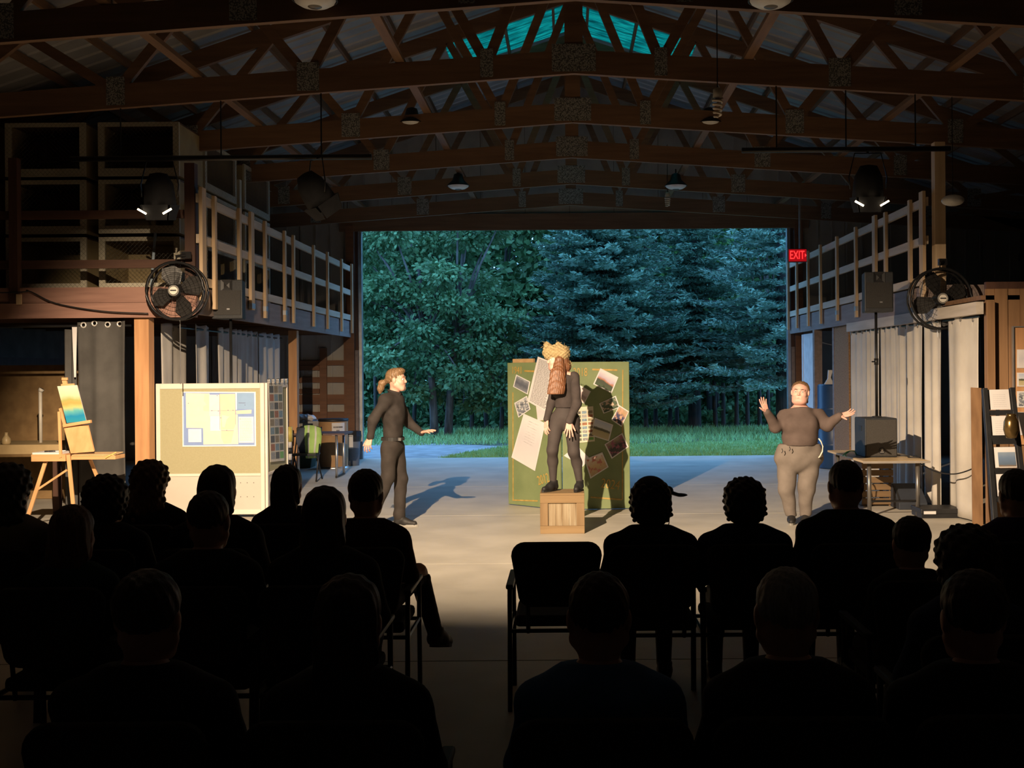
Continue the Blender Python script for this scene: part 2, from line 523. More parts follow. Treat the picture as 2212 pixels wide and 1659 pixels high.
# ---------------------------------------------------------------- trusses
ZC = 5.0; CS = 0.068; CD = 0.26
def chord_z(x): return ZC - abs(x-CXB)*CS
order = ['first', 'second', 'third', 'fourth', 'fifth', 'sixth']
TY = [21.80, 19.35, 16.95, 14.55, 12.15, 9.72]
def truss(y, label):
    t = thing('roof_truss', label, 'truss', (CXB, y, 0), 'timber roof trusses across the barn')
    th = 0.07
    for s in (-1, 1):
        a = Vector((CXB, y, ZC+CD/2)); b = Vector((CXB+s*9.0, y, chord_z(CXB+s*9.0)+CD/2))
        MB().bar(a, b, th, CD).build('bottom_chord', M_timber, t)
        a = Vector((CXB, y, ZR-0.13-0.12)); x = CXB+s*9.05; b = Vector((x, y, roof_z(x)-0.13-0.12))
        MB().bar(a, b, th, 0.22).build('top_chord', M_timber, t)
        bot = [0.95, 2.9, 5.0, 7.0]; tp = [0.0, 1.9, 3.9, 6.0, 7.9]
        for i, xb in enumerate(bot):
            for xt in (tp[i], tp[i+1]):
                pa = Vector((CXB+s*xb, y, chord_z(CXB+s*xb)+CD*0.7)); q = Vector((CXB+s*xt, y, roof_z(CXB+s*xt)-0.28))
                MB().bar(pa, q, 0.06, 0.11, up=(s, 0, 0.2)).build('web_member', M_timber, t)
        for k, xb in enumerate(bot):
            w = (0.14, 0.24, 0.2, 0.24)[k]
            for sy in (-1, 1):
                x = CXB+s*xb
                MB().bx(x-w/2, x+w/2, y+sy*(th/2), y+sy*(th/2+0.004), chord_z(x)+0.03, chord_z(x)+CD+0.08).build('nail_plate', M_plate, t)
    MB().bx(CXB-0.10, CXB+0.10, y-0.03, y+0.03, ZC+CD*0.6, ZR-0.15).build('king_post', M_timber, t)
    for sy in (-1, 1):
        MB().bx(CXB-0.24, CXB+0.24, y+sy*th/2, y+sy*(th/2+0.004), ZC+0.02, ZC+CD+0.06).build('nail_plate', M_plate, t)
    return t
for i, y in enumerate(TY):
    truss(y, 'rough timber roof truss, %s one in from the doorway wall' % order[i])
# lengthwise runners on the chords
rl = {(-1, 1.9): 'lengthwise roof brace carrying the ring lamps above the cork board side',
      (1, 1.9): 'lengthwise roof brace carrying the ring lamps above the subwoofer side',
      (-1, 4.1): 'lengthwise roof brace over the railing with the cages behind it',
      (1, 4.1): 'lengthwise roof brace over the railing beside the exit sign'}
for (s, xx), lb in rl.items():
    x = CXB+s*xx
    z = chord_z(x)+CD+0.03
    tag(MB().bar((x, 6.0, z), (x, YW, z), 0.10, 0.05).build('lateral_brace', M_timber_y, None, loc=None), lb, 'roof brace', 'lengthwise roof braces')

# ---------------------------------------------------------------- lofts
LX, RX = -4.35, 4.5
LZ0, LZ1 = 2.46, 2.78
def loft(name, s, x_in, y0, y_end, mt_front, label):
    t = thing(name, label, 'loft', (x_in, y0, 0), kind='structure')
    xo = CXB+s*HALF
    MB().bx(min(x_in+s*0.05, xo), max(x_in+s*0.05, xo), y0+0.05, y_end, LZ1-0.05, LZ1).build('deck', M_timber, t)
    k = y0+0.5
    while k < y_end:
        MB().bx(min(x_in+s*.05, xo), max(x_in+s*.05, xo), k, k+0.045, LZ0+0.05, LZ1-0.05).build('joist', M_timber, t)
        k += 0.8
    MB().bx(min(x_in, x_in+s*0.05), max(x_in, x_in+s*0.05), y0, y_end, LZ0, LZ1).build('side_fascia', M_fascia, t)
    return t
left_loft = loft('loft', -1, LX, 13.1, YW, M_beam, 'timber storage loft carrying the wire cages')
MB().bx(CXB-HALF, LX-0.0, 13.05, 13.10, 2.60, 2.78).build('front_beam', M_beam, left_loft)
MB().bx(CXB-HALF, LX-0.0, 13.03, 13.10, 2.42, 2.595).build('front_beam', M_beam, left_loft)
right_loft = loft('loft', 1, RX, 13.8, YW, M_fascia, 'timber loft above the white curtains by the exit sign')
MB().bx(RX-0.02, RX+0.06, 12.15, 17.8, 2.34, 2.475).build('lower_beam', M_white_beam, right_loft)
MB().bx(RX, CXB+HALF, 13.75, 13.80, LZ0, LZ1).build('front_beam', M_fascia, right_loft)
MB().bx(RX+0.07, CXB+HALF, 12.25, 13.75, 2.50, 2.55).build('deck', M_timber, right_loft)
# posts carrying the lofts
def post(name, x, y, z0, z1, w, m, label, group=None):
    return tag(MB().box((x, y, (z0+z1)/2), (w, w, z1-z0)).build(name, m), label, 'post', group)
p = P(316, 850, 13.25); post('loft_post', p.x, 13.2, 0, 2.42, 0.17, M_post, 'orange timber post beside the cork display board')
p = P(635, 850, 18.6); post('loft_post', p.x, 18.6, 0, 2.46, 0.14, M_post, 'timber post behind the chair with the safety vest')
p = P(1766, 800, 20.2); post('loft_post', p.x, 20.2, 0, 2.46, 0.14, M_fascia, 'grey timber post beside the white door')
p = P(403, 480, 13.2); post('corner_post', LX-0.10, 13.2, 2.78, 4.25, 0.12, M_darkwood, 'shade-darkened brown corner post where the two loft railings meet')
p = P(2022, 400, 13.75); post('corner_post', RX+0.13, 13.8, 2.55, 4.55, 0.13, M_pine_z, 'tall pine corner post at the end of the loft railing')

def railing(name, s, x, stations, wide, label, ya, yb):
    t = thing(name, label, 'railing', (x, ya, LZ1), 'pine loft railings')
    for z in (3.78, 3.30, 2.80):
        MB().bx(x-0.02, x+0.02, ya, yb, z, z+0.105).build('rail', M_pine_y, t)
    for i, y in enumerate(stations):
        w = 0.085 if i not in wide else 0.15
        z0 = 2.54 if i not in wide else 2.62
        MB().bx(x-s*0.02, x-s*0.062, y-w/2, y+w/2, z0, 3.93 + (0.03 if i in wide else 0)).build('baluster', M_pine_z, t, bev=0.004)
        if i in (3, 4, 5):
            MB().bx(x-s*0.02, x-s*0.066, y-w/2-0.004, y+w/2+0.004, 2.64, 2.71).build('strap', M_steel, t)
    return t
sl = [13.18, 13.62, 14.65, 15.22, 15.9, 17.0, 17.55, 18.95, 20.05, 21.3, 22.3]
railing('loft_railing', -1, LX+0.0, sl, (0, 3), 'pine railing along the loft edge in front of the wire cages', 13.12, YW-0.06)
sr = [13.9, 14.4, 15.5, 16.05, 17.1, 18.3, 19.5, 20.5, 21.5, 22.35]
railing('loft_railing', 1, RX, sr, (0, 3), 'pine railing along the loft edge beside the exit sign', 13.85, YW-0.06)
# dark front railing of the left loft
t = thing('loft_railing', 'shade-darkened brown front railing of the loft above the black curtain', 'railing', (-6.6, 13.15, LZ1))
for py in (464, 571):
    z = P(200, py, 13.15).z
    MB().bx(CXB-HALF+0.2, LX-0.17, 13.13, 13.17, z-0.05, z+0.05).build('rail', M_darkwood_x, t)
for px in (37,):
    x = P(px, 500, 13.1).x
    MB().bx(x-0.05, x+0.05, 13.0, 13.10, 2.60, 4.3).build('post', M_darkwood, t)
MB().bx(P(37, 0, 13).x-0.03, P(37, 0, 13).x+0.03, 12.98, 13.0, 2.58, 2.70).build('bracket', M_pine_z, t)
x = -8.2; MB().bx(x-0.05, x+0.05, 13.0, 13.10, 2.60, 4.3).build('post', M_darkwood, t)
# ---------------------------------------------------------------- outdoors
RNG = np.random.default_rng(11)
M_soil = mat('forest_floor', (0.10, 0.105, 0.07), (0.05, 0.06, 0.04), scale=1.2, rough=0.95, detail=8)
M_gravel = mat('gravel', (0.34, 0.33, 0.33), (0.22, 0.215, 0.21), scale=3, rough=0.9, detail=10, bump=0.4, bscale=40)
M_lawn = mat('lawn_soil', (0.13, 0.24, 0.08), (0.09, 0.17, 0.055), scale=3, rough=0.95, detail=8)
M_grass = mat('grass_blade', (0.28, 0.52, 0.20), (0.18, 0.36, 0.12), scale=2.5, rough=0.7)
M_bark = mat('bark', (0.16, 0.14, 0.125), (0.07, 0.06, 0.055), scale=9, rough=0.9, stretch=(2, 2, 0.3), bump=0.5)
M_bark2 = mat('dark_bark', (0.075, 0.062, 0.055), (0.035, 0.03, 0.026), scale=9, rough=0.9, stretch=(2, 2, 0.3), bump=0.5)
def leafmat(name, c1, c2, sc=1.5):
    return mat(name, c1, c2, scale=sc, rough=0.6, trans=0.15, detail=3)
M_oak = leafmat('oak_leaf', (0.16, 0.30, 0.13), (0.06, 0.145, 0.055))
M_wood = leafmat('wood_leaf', (0.13, 0.26, 0.10), (0.055, 0.135, 0.05))
M_maple = leafmat('pale_leaf', (0.13, 0.34, 0.08), (0.07, 0.20, 0.045))
M_deep = leafmat('deep_leaf', (0.11, 0.23, 0.085), (0.05, 0.12, 0.04))
M_spruce = leafmat('spruce_needle', (0.17, 0.31, 0.21), (0.05, 0.12, 0.08), 2.2)
M_spruce2 = leafmat('blue_spruce_needle', (0.23, 0.37, 0.27), (0.065, 0.15, 0.11), 2.2)

GZ = -0.06
ground = structure(MB().bx(-70, 70, YW+0.12, 130, GZ-0.3, GZ).build('ground', M_soil))
def fl(px, py): Y = floor_Y(py, px); return ((px-CX)/F*Y, Y)
grav = [fl(760, 992), fl(1100, 990.5), fl(1720, 984.5), fl(1760, 981), fl(1365, 984), fl(1100, 985), fl(945, 986.5), fl(1000, 975), fl(1098, 960), fl(900, 952.5), fl(600, 954), fl(300, 985)]
structure(MB().prism(grav, (0, 0, GZ), (1, 0, 0), (0, 1, 0), (0, 0, 1), 0.012).build('gravel_path', M_gravel))
lawn_poly = [fl(945, 986.5), fl(1100, 985), fl(1365, 984), fl(1760, 981), fl(1900, 975), fl(1900, 950), fl(1700, 949), fl(1370, 956), fl(1098, 960), fl(1000, 975)]
structure(MB().prism(lawn_poly, (0, 0, GZ), (1, 0, 0), (0, 1, 0), (0, 0, 1), 0.02).build('lawn', M_lawn))

def in_poly(x, y, poly):
    r = np.zeros(len(x), bool); n = len(poly)
    for i in range(n):
        x0, y0 = poly[i]; x1, y1 = poly[(i+1) % n]
        c = ((y0 > y) != (y1 > y)) & (x < (x1-x0)*(y-y0)/(y1-y0+1e-12)+x0)
        r ^= c
    return r
def blades(n, xr, yr, poly, h, name, label, m):
    x = RNG.uniform(*xr, n); y = RNG.uniform(*yr, n)
    if poly is not None:
        k = in_poly(x, y, poly); x, y = x[k], y[k]
    n = len(x); a = RNG.uniform(0, 2*PI, n); hh = h*RNG.uniform(0.5, 1.2, n); w = 0.012
    lx = RNG.normal(0, 0.4, n)*hh; ly = RNG.normal(0, 0.4, n)*hh
    b = np.stack([x, y, np.full(n, GZ+0.01)], 1)
    d = np.stack([np.cos(a)*w, np.sin(a)*w, np.zeros(n)], 1)
    V = np.stack([b-d, b+d, b+np.stack([lx, ly, hh], 1)], 1).reshape(-1, 3)
    o = link(name, np_mesh(name, V, np.arange(3*n).reshape(-1, 3), m, False))
    return tag(o, label, 'grass', kind='stuff')
lx = [q[0] for q in lawn_poly]; ly = [q[1] for q in lawn_poly]
blades(42000, (min(lx), max(lx)), (min(ly), max(ly)), lawn_poly, 0.07, 'grass', 'short bright green lawn outside the doorway', M_grass)
blades(26000, (-9, 13), (27.2, 34), None, 0.16, 'grass', 'rough longer grass along the foot of the trees', M_grass)

# ---- leaves as small folded cards, many per tree
def cards(c, dirn, L, W, rng, droop=0.0, aspect_noise=0.3):
    """c (n,3) centres, dirn (n,3) leaf axes -> two-triangle folded leaves"""
    n = len(c)
    d = dirn/np.maximum(1e-6, np.linalg.norm(dirn, axis=1))[:, None]
    r = rng.normal(size=(n, 3)); s = np.cross(d, r); s /= np.maximum(1e-6, np.linalg.norm(s, axis=1))[:, None]
    u = np.cross(s, d)
    l = (L*rng.uniform(1-aspect_noise, 1+aspect_noise, n))[:, None]; w = (W*rng.uniform(1-aspect_noise, 1+aspect_noise, n))[:, None]
    a = c-d*l*0.5; b = c+d*l*0.5
    m1 = c+s*w*0.5+u*w*0.15; m2 = c-s*w*0.5+u*w*0.15
    V = np.stack([a, m1, b, m2], 1).reshape(-1, 3)
    return V, np.arange(4*n).reshape(-1, 4)

def limb(b, pts, rs, n=7): b.tube(pts, rs, n)

def broadleaf(name, label, base, height, blobs, leafL, per, mt, trunk_pts, bark, seed, group=None, trunk_r=0.16, fill=0.35):
    rng = np.random.default_rng(seed)
    t = thing(name, label, 'tree', tuple(base), group)
    base = Vector(base)
    tb = MB()
    for pts in trunk_pts:
        n = len(pts); limb(tb, pts, [trunk_r*(1-0.65*i/(n-1)) for i in range(n)], 8)
    tb.build('trunk', bark, t, smooth=True)
    bb = MB(); top = trunk_pts[0][-1]
    for (bx, by, bz, br) in blobs:
        j = min(trunk_pts, key=lambda q: (Vector(q[-1])-Vector((bx, by, bz))).length)
        s0 = Vector(j[len(j)//2]); e = Vector((bx, by, bz)); mid = (s0+e)/2+Vector((0, 0, 0.25))
        limb(bb, [s0, mid, e], [0.05, 0.035, 0.012], 5)
    bb.build('branches', bark, t, smooth=True)['kind'] = 'stuff'
    Vs = []; Qs = []
    for (bx, by, bz, br) in blobs:
        n = int(per*br*br)
        # leaf sprays: clusters on the shell of each clump
        nc = max(6, n//9)
        u = rng.normal(size=(nc, 3)); u /= np.linalg.norm(u, axis=1)[:, None]
        rad = br*np.where(rng.random(nc) < fill, rng.uniform(0.3, 0.85, nc), rng.uniform(0.85, 1.08, nc))
        cc = np.array([bx, by, bz])+u*rad[:, None]*np.array([1.0, 1.0, 0.62])
        k = np.repeat(np.arange(nc), 9)
        off = rng.normal(size=(len(k), 3))*leafL*np.array([0.95, 0.95, 0.5])
        c = cc[k]+off
        d = u[k]*0.6+off/leafL*0.5+np.array([0, 0, -0.35])+rng.normal(size=(len(k), 3))*0.4
        V, Q = cards(c, d, leafL, leafL*0.62, rng)
        Vs.append((V, Q))
    V, Q = merge(Vs)
    f = link('foliage', np_mesh('foliage', V-A(base), Q, mt, False), t)
    f['kind'] = 'stuff'
    return t

def spruce(name, label, base, height, R0, zlow, mt, seed, group=None, step=0.17, dens=1.0, cone_p=0.9):
    """layered boughs, each a drooping limb with side sprays of needle tufts"""
    rng = np.random.default_rng(seed)
    t = thing(name, label, 'tree', tuple(base), group)
    B = np.array(base, float)
    MB().tube([base, (base[0], base[1], base[2]+height*0.5), (base[0], base[1], base[2]+height)], [0.20, 0.13, 0.02], 8).build('trunk', M_bark2, t, smooth=True)
    bb = MB(); C = []; D = []; S = []
    z = zlow
    while z < height-0.3:
        f = (1-(z/height))**cone_p
        R = R0*f
        nb = max(4, int(8*dens*(0.5+0.5*f)))
        a0 = rng.uniform(0, 2*PI)
        for i in range(nb):
            a = a0+2*PI*i/nb+rng.normal(0, 0.25)
            L = R*rng.uniform(0.72, 1.12)
            ca, sa = math.cos(a), math.sin(a)
            ss = np.linspace(0.12, 1.0, max(5, int(L/0.16)))
            drop = rng.uniform(0.14, 0.3)
            zz = z+0.10*L-drop*L*ss+0.18*L*ss**3
            pts = np.stack([ca*L*ss, sa*L*ss, zz], 1)+B
            bb.tube([Vector(pts[0]), Vector(pts[len(pts)//2]), Vector(pts[-1])], [0.028, 0.018, 0.006], 4)
            for j, p in enumerate(pts):
                fr = ss[j]
                side = 0.42*L*0.5*(1.05-fr)+0.10
                ns = int(2+side/0.085)
                for sd in (-1, 1):
                    q = np.linspace(0.0, 1.0, ns)
                    off = np.stack([-sa*sd*side*q+ca*0.45*side*q, ca*sd*side*q+sa*0.45*side*q, -0.10*side*q+rng.normal(0, 0.02, ns)], 1)
                    C.append(p+off)
                    dd = np.tile(np.array([-sa*sd*0.8+ca*0.7, ca*sd*0.8+sa*0.7, 0.12]), (ns, 1))+rng.normal(0, 0.25, (ns, 3))
                    D.append(dd); S.append(np.full(ns, 0.8+0.4*rng.random()))
        z += step*rng.uniform(0.85, 1.2)
    bb.build('boughs', M_bark2, t, smooth=True)['kind'] = 'stuff'
    C = np.concatenate(C); D = np.concatenate(D)
    parts = []
    for k in range(3):
        n = len(C)
        parts.append(cards(C+rng.normal(0, 0.025, C.shape), D+rng.normal(0, 0.35, D.shape), 0.17, 0.05, rng))
    V, Q = merge(parts)
    f = link('foliage', np_mesh('foliage', V-B, Q, mt, False), t)
    f['kind'] = 'stuff'
    return t

def gp(px, Y): return (px-CX)/F*Y
def blobs_px(lst, Y, rng=random.Random(3)):
    r = []
    for (px, py, rp) in lst:
        y = Y+rng.uniform(-0.7, 0.9)
        p = P(px, py, y); r.append((p.x, y, p.z, rp/F*Y))
    return r

# blue spruces to the right of the middle
spruce('spruce_tree', 'broad blue-green spruce behind the painted book', (gp(1300, 31.2), 31.2, GZ), 12.5, 3.1, 0.75, M_spruce, 5, 'spruces outside the doorway')
spruce('spruce_tree', 'layered silvery spruce by the exit sign side of the doorway', (gp(1690, 30.6), 30.6, GZ), 11.0, 3.3, 1.35, M_spruce2, 9, 'spruces outside the doorway', step=0.30, dens=0.9)
spruce('spruce_tree', 'dark slim spruce standing between the two larger spruces', (gp(1500, 33.5), 33.5, GZ), 12.0, 2.5, 1.5, M_spruce, 21, 'spruces outside the doorway', step=0.22)
# oak on the left
oakY = 30.5
ob = blobs_px([(815, 625, 42), (860, 618, 50), (905, 640, 45), (812, 690, 48), (850, 735, 46), (905, 720, 40), (815, 775, 45), (868, 800, 42), (925, 780, 44),
               (965, 655, 46), (1010, 668, 50), (1050, 690, 42), (980, 720, 46), (1030, 745, 44), (960, 790, 40), (1000, 815, 42), (1060, 800, 44), (1088, 745, 40),
               (1085, 850, 40), (1030, 870, 34), (905, 560, 40), (955, 590, 40), (890, 575, 34), (935, 530, 36), (800, 520, 46), (850, 500, 44), (925, 495, 36), (1010, 515, 40), (1060, 500, 42),
               (790, 560, 36), (1105, 690, 30), (940, 850, 34), (890, 850, 34), (780, 730, 48), (770, 640, 48), (1040, 610, 34), (870, 430, 60), (990, 430, 60), (760, 460, 60), (1090, 460, 50)], oakY)
broadleaf('oak_tree', 'spreading oak with two pale trunks left of the painted book', (gp(945, oakY), oakY, GZ), 9, ob, 0.145, 2300, M_oak,
          [[(gp(938, oakY), oakY, GZ), (gp(934, oakY), oakY, 1.3), (gp(922, oakY), oakY, 2.6), (gp(905, oakY), oakY, 4.6)],
           [(gp(965, oakY), oakY+.2, GZ), (gp(972, oakY), oakY+.2, 1.4), (gp(985, oakY), oakY+.2, 2.8), (gp(1000, oakY), oakY+.2, 5.0)]],
          M_bark, 31, trunk_r=0.125)
# pale green saplings showing through
mb_ = blobs_px([(1490, 560, 55), (1530, 520, 50), (1480, 720, 45), (1500, 640, 45), (1560, 470, 60), (1500, 800, 40)], 35.5)
broadleaf('maple_tree', 'pale green maple glimpsed between the spruces', (gp(1500, 35.5), 35.5, GZ), 8, mb_, 0.20, 900, M_maple,
          [[(gp(1500, 35.5), 35.5, GZ), (gp(1505, 35.5), 35.5, 2.5), (gp(1515, 35.5), 35.5, 6.2)]], M_bark2, 41, trunk_r=0.12)
# woods behind
sub = ['between the oak and the doorway edge', 'behind the oak trunks', 'behind the man in black', 'just left of the broad spruce',
       'behind the broad spruce', 'between the spruces', 'behind the silvery spruce', 'beyond the exit sign', 'deep behind the maple', 'deep behind the oak']
i = 0
for row, (Y, xs, z0, r0) in enumerate([(37.5, (690, 830, 950, 1075, 1230, 1390, 1530, 1660, 1790), 3.0, 1.7),
                                       (43.0, (640, 760, 880, 1000, 1130, 1270, 1400, 1530, 1660, 1780), 3.4, 1.9),
                                       (50.0, (650, 780, 910, 1030, 1175, 1310, 1450, 1590, 1720, 1850), 3.6, 2.2)]):
    for j, px in enumerate(xs):
        rg = random.Random(100+i)
        yb = Y+rg.uniform(-1.2, 1.2); x = gp(px, yb)+rg.uniform(-.3, .3)
        bl = []
        for k in range(13):
            zz = z0+rg.uniform(-1.2, 6.2)
            if 1010 < px < 1185: zz = min(zz, (4.4, 4.7, 4.9)[row]) if k % 4 else zz-0.5
            bl.append((x+rg.uniform(-1.7, 1.7), yb+rg.uniform(-1, 1), zz, r0*rg.uniform(0.6, 1.0)*(0.6 if (1010 < px < 1185 and k % 4 == 0) else 1)))
        lbl = 'dark leafy tree in the woods outside, standing in the %s row back' % ('first', 'second', 'third')[row]
        broadleaf('woodland_tree', lbl, (x, yb, GZ), 10, bl, 0.30+0.05*row, 150 if row else 200, M_deep if (i % 3) else M_wood,
                  [[(x, yb, GZ), (x+rg.uniform(-.2, .2), yb, 2.5), (x+rg.uniform(-.4, .4), yb, 6.5)]], M_bark2, 200+i, 'woodland trees, row %d' % (row+1), trunk_r=rg.uniform(0.09, 0.17), fill=0.6)
        i += 1
# thin trunks at the wood's edge
for k, (px, Y) in enumerate([(1018, 33.5), (1050, 34.2), (1082, 33.0), (1140, 34.5), (1395, 33.4), (1415, 34.4), (1446, 33.8), (1462, 35), (1545, 33.6), (1562, 34.8), (1590, 33.4), (1614, 34.6), (1640, 33.9), (1660, 35), (860, 34), (893, 35), (812, 33.6)]):
    x = gp(px, Y); rg = random.Random(k)
    t = thing('sapling', 'thin bare-stemmed young tree at the edge of the woods', 'tree', (x, Y, GZ), 'saplings at the edge of the woods')
    MB().tube([(x, Y, GZ), (x+rg.uniform(-.08, .08), Y, 1.5), (x+rg.uniform(-.2, .2), Y, 3.6)], [0.07, 0.055, 0.03], 6).build('trunk', M_bark2, t, smooth=True)
    rng = np.random.default_rng(k+500)
    c = np.array([x, Y, 2.6])+rng.normal(size=(160, 3))*np.array([0.6, 0.5, 0.7])
    V, Q = cards(c, rng.normal(size=(160, 3)), 0.2, 0.12, rng)
    f = link('foliage', np_mesh('foliage', V-np.array([x, Y, GZ]), Q, M_deep, False), t); f['kind'] = 'stuff'
# undergrowth closing the view under the crowns
def undergrowth(n, Yr, hmax, L, m, label, seed):
    rng = np.random.default_rng(seed)
    x = rng.uniform(-13, 14, n)*Yr[0]/36; y = rng.uniform(*Yr, n)
    h = hmax*(0.65+0.25*np.sin(x*0.9+seed)+0.1*np.sin(x*2.3))
    z = GZ+h*rng.random(n)
    V, Q = cards(np.stack([x, y, z], 1), rng.normal(size=(n, 3))+np.array([0, 0, .3]), L, L*0.6, rng)
    o = link('undergrowth', np_mesh('undergrowth', V, Q, m, False)); tag(o, label, 'undergrowth', kind='stuff')
undergrowth(9000, (35.5, 38), 1.3, 0.22, M_deep, 'low dark undergrowth at the foot of the trees', 1)
undergrowth(26000, (52, 58), 4.5, 0.45, M_deep, 'tall dense thicket closing the back of the woods', 2)
undergrowth(16000, (44, 47), 2.4, 0.35, M_deep, 'tangled brush deep among the trunks', 3)
# ---------------------------------------------------------------- people: shared builders
M_skin = mat('skin', (0.62, 0.36, 0.28), (0.56, 0.31, 0.235), scale=12, rough=0.5)
M_skin2 = mat('fair_skin', (0.66, 0.38, 0.31), (0.60, 0.33, 0.265), scale=12, rough=0.5)
M_eye = mat('eye_white', (0.75, 0.72, 0.68), rough=0.2)
M_iris = mat('iris', (0.06, 0.04, 0.03), rough=0.2)
M_lip = mat('lip', (0.55, 0.22, 0.19), rough=0.5)
M_hair_br = mat('brown_hair', (0.22, 0.125, 0.065), (0.10, 0.055, 0.028), scale=30, rough=0.5, stretch=(4, 4, 0.4), bump=0.3)
M_hair_lt = mat('light_brown_hair', (0.24, 0.145, 0.075), (0.12, 0.07, 0.035), scale=30, rough=0.5, stretch=(4, 4, 0.4), bump=0.3)
M_hair_dk = mat('dark_hair', (0.055, 0.035, 0.025), (0.025, 0.017, 0.012), scale=30, rough=0.5, stretch=(4, 4, 0.4), bump=0.3)
M_hair_gr = mat('grey_hair', (0.42, 0.42, 0.42), (0.25, 0.25, 0.25), scale=30, rough=0.6, stretch=(4, 4, 0.4), bump=0.3)
M_blk_shirt = mat('black_shirt_cloth', (0.030, 0.024, 0.022), (0.020, 0.016, 0.015), scale=9, rough=0.85, bump=0.2, bscale=14)
M_blk_knit = mat('charcoal_knit', (0.050, 0.039, 0.037), (0.036, 0.028, 0.027), scale=9, rough=0.9, bump=0.1, bscale=160)
M_sheer = mat('charcoal_sheer_top', (0.115, 0.083, 0.073), (0.092, 0.066, 0.058), scale=7, rough=0.85, bump=0.1, bscale=120)
M_blk_pants = mat('black_trouser_cloth', (0.034, 0.027, 0.024), (0.023, 0.018, 0.016), scale=7, rough=0.85, bump=0.2, bscale=12)
M_leggings = mat('charcoal_leggings', (0.050, 0.040, 0.038), (0.040, 0.032, 0.031), scale=9, rough=0.8)
M_gry_pants = mat('grey_jogger_cloth', (0.19, 0.16, 0.14), (0.15, 0.125, 0.108), scale=7, rough=0.85, bump=0.2, bscale=14)
M_shoe = mat('black_shoe', (0.022, 0.020, 0.020), (0.014, 0.013, 0.013), rough=0.6)
M_sole = mat('grey_sole', (0.30, 0.29, 0.27), rough=0.7)
M_lace = mat('pale_lace', (0.55, 0.53, 0.5), rough=0.8)

def basis(fw, up):
    fw = Vector(fw).normalized(); up = Vector(up)
    r = fw.cross(up).normalized(); up = r.cross(fw).normalized()
    return r, fw, up

class Head:
    """a head of height 0.23*s centred at c, facing fw"""
    def __init__(s, c, fw, up=(0, 0, 1), sc=1.0, wide=1.0):
        s.c = Vector(c); s.r, s.f, s.u = basis(fw, up); s.s = sc; s.w = wide
        s.R = (s.r, s.f, s.u)
    def p(s, x, y, z): return s.c + (s.r*x*s.w + s.f*y + s.u*z)*s.s
    def e(s, c, r, k=0.02): return ell(s.p(*c), (r[0]*s.s*s.w, r[1]*s.s, r[2]*s.s), s.R, k*s.s)
    def skin(s, neck, rn=0.058, chin2=False, mouth=0.0):
        q = s.s; pr = []
        pr.append(s.e((0, -0.012, 0.030), (0.076, 0.094, 0.087)))
        pr.append(s.e((0, 0.016, -0.038), (0.060, 0.070, 0.078), 0.03))
        pr.append(cone(s.p(-0.02, 0.058, -0.094), s.p(0.02, 0.058, -0.094), 0.024*q, 0.024*q, 0.03))
        for sx in (-1, 1):
            pr.append(s.e((sx*0.036, 0.052, -0.030), (0.028, 0.030, 0.028), 0.025))
            pr.append(cone(s.p(sx*0.058, 0.0, -0.055), s.p(sx*0.030, 0.055, -0.092), 0.022*q, 0.018*q, 0.03))
            pr.append(s.e((sx*0.078, -0.008, -0.004), (0.009, 0.020, 0.031), 0.006))
            pr.append(cut_ell(s.p(sx*0.031, 0.098, 0.004), (0.017*q, 0.020*q, 0.011*q), s.R, 0.012))
            pr.append(cone(s.p(sx*0.012, 0.082, 0.022), s.p(sx*0.048, 0.070, 0.024), 0.009*q, 0.007*q, 0.015))
        pr.append(cone(s.p(0, 0.080, 0.012), s.p(0, 0.099, -0.026), 0.0085*q, 0.0108*q, 0.012))
        for sx in (-1, 1): pr.append(cone(s.p(sx*0.009, 0.090, -0.030), s.p(sx*0.011, 0.087, -0.030), 0.007*q, 0.007*q, 0.008))
        pr.append(cone(s.p(-0.020, 0.078, -0.056), s.p(0.020, 0.078, -0.056), 0.0075*q, 0.0075*q, 0.01))
        pr.append(cone(s.p(-0.017, 0.076, -0.071-mouth), s.p(0.017, 0.076, -0.071-mouth), 0.008*q, 0.008*q, 0.01))
        if mouth: pr.append(cut_ell(s.p(0, 0.092, -0.064-mouth*0.5), (0.020*q, 0.02*q, (0.003+mouth*0.6)*q), s.R, 0.005))
        pr.append(cone(s.p(0, -0.022, -0.06), neck, rn*0.95, rn, 0.03))
        if chin2: pr.append(s.e((0, 0.035, -0.105), (0.062, 0.05, 0.035), 0.04))
        return pr
    def face_bits(s, parent, hairm, lip=True):
        for sx in (-1, 1):
            b = MB(); b.ball(s.p(sx*0.031, 0.076, 0.004), 0.0115*s.s, 10, 6, 0)
            b.ball(s.p(sx*0.031, 0.0835, 0.004), 0.0058*s.s, 8, 5, 1)
            b.build('eye', [M_eye, M_iris], parent, smooth=True)
            MB().tube([s.p(sx*0.014, 0.090, 0.026), s.p(sx*0.032, 0.088, 0.031), s.p(sx*0.050, 0.072, 0.026)], [0.003, 0.004, 0.002], 6).build('eyebrow', hairm, parent, smooth=True)
        if lip:
            MB().tube([s.p(-0.022, 0.076, -0.063), s.p(-0.008, 0.086, -0.060), s.p(0.008, 0.086, -0.060), s.p(0.022, 0.076, -0.063)], [0.002, 0.004, 0.004, 0.002], 6).build('lips', M_lip, parent, smooth=True)

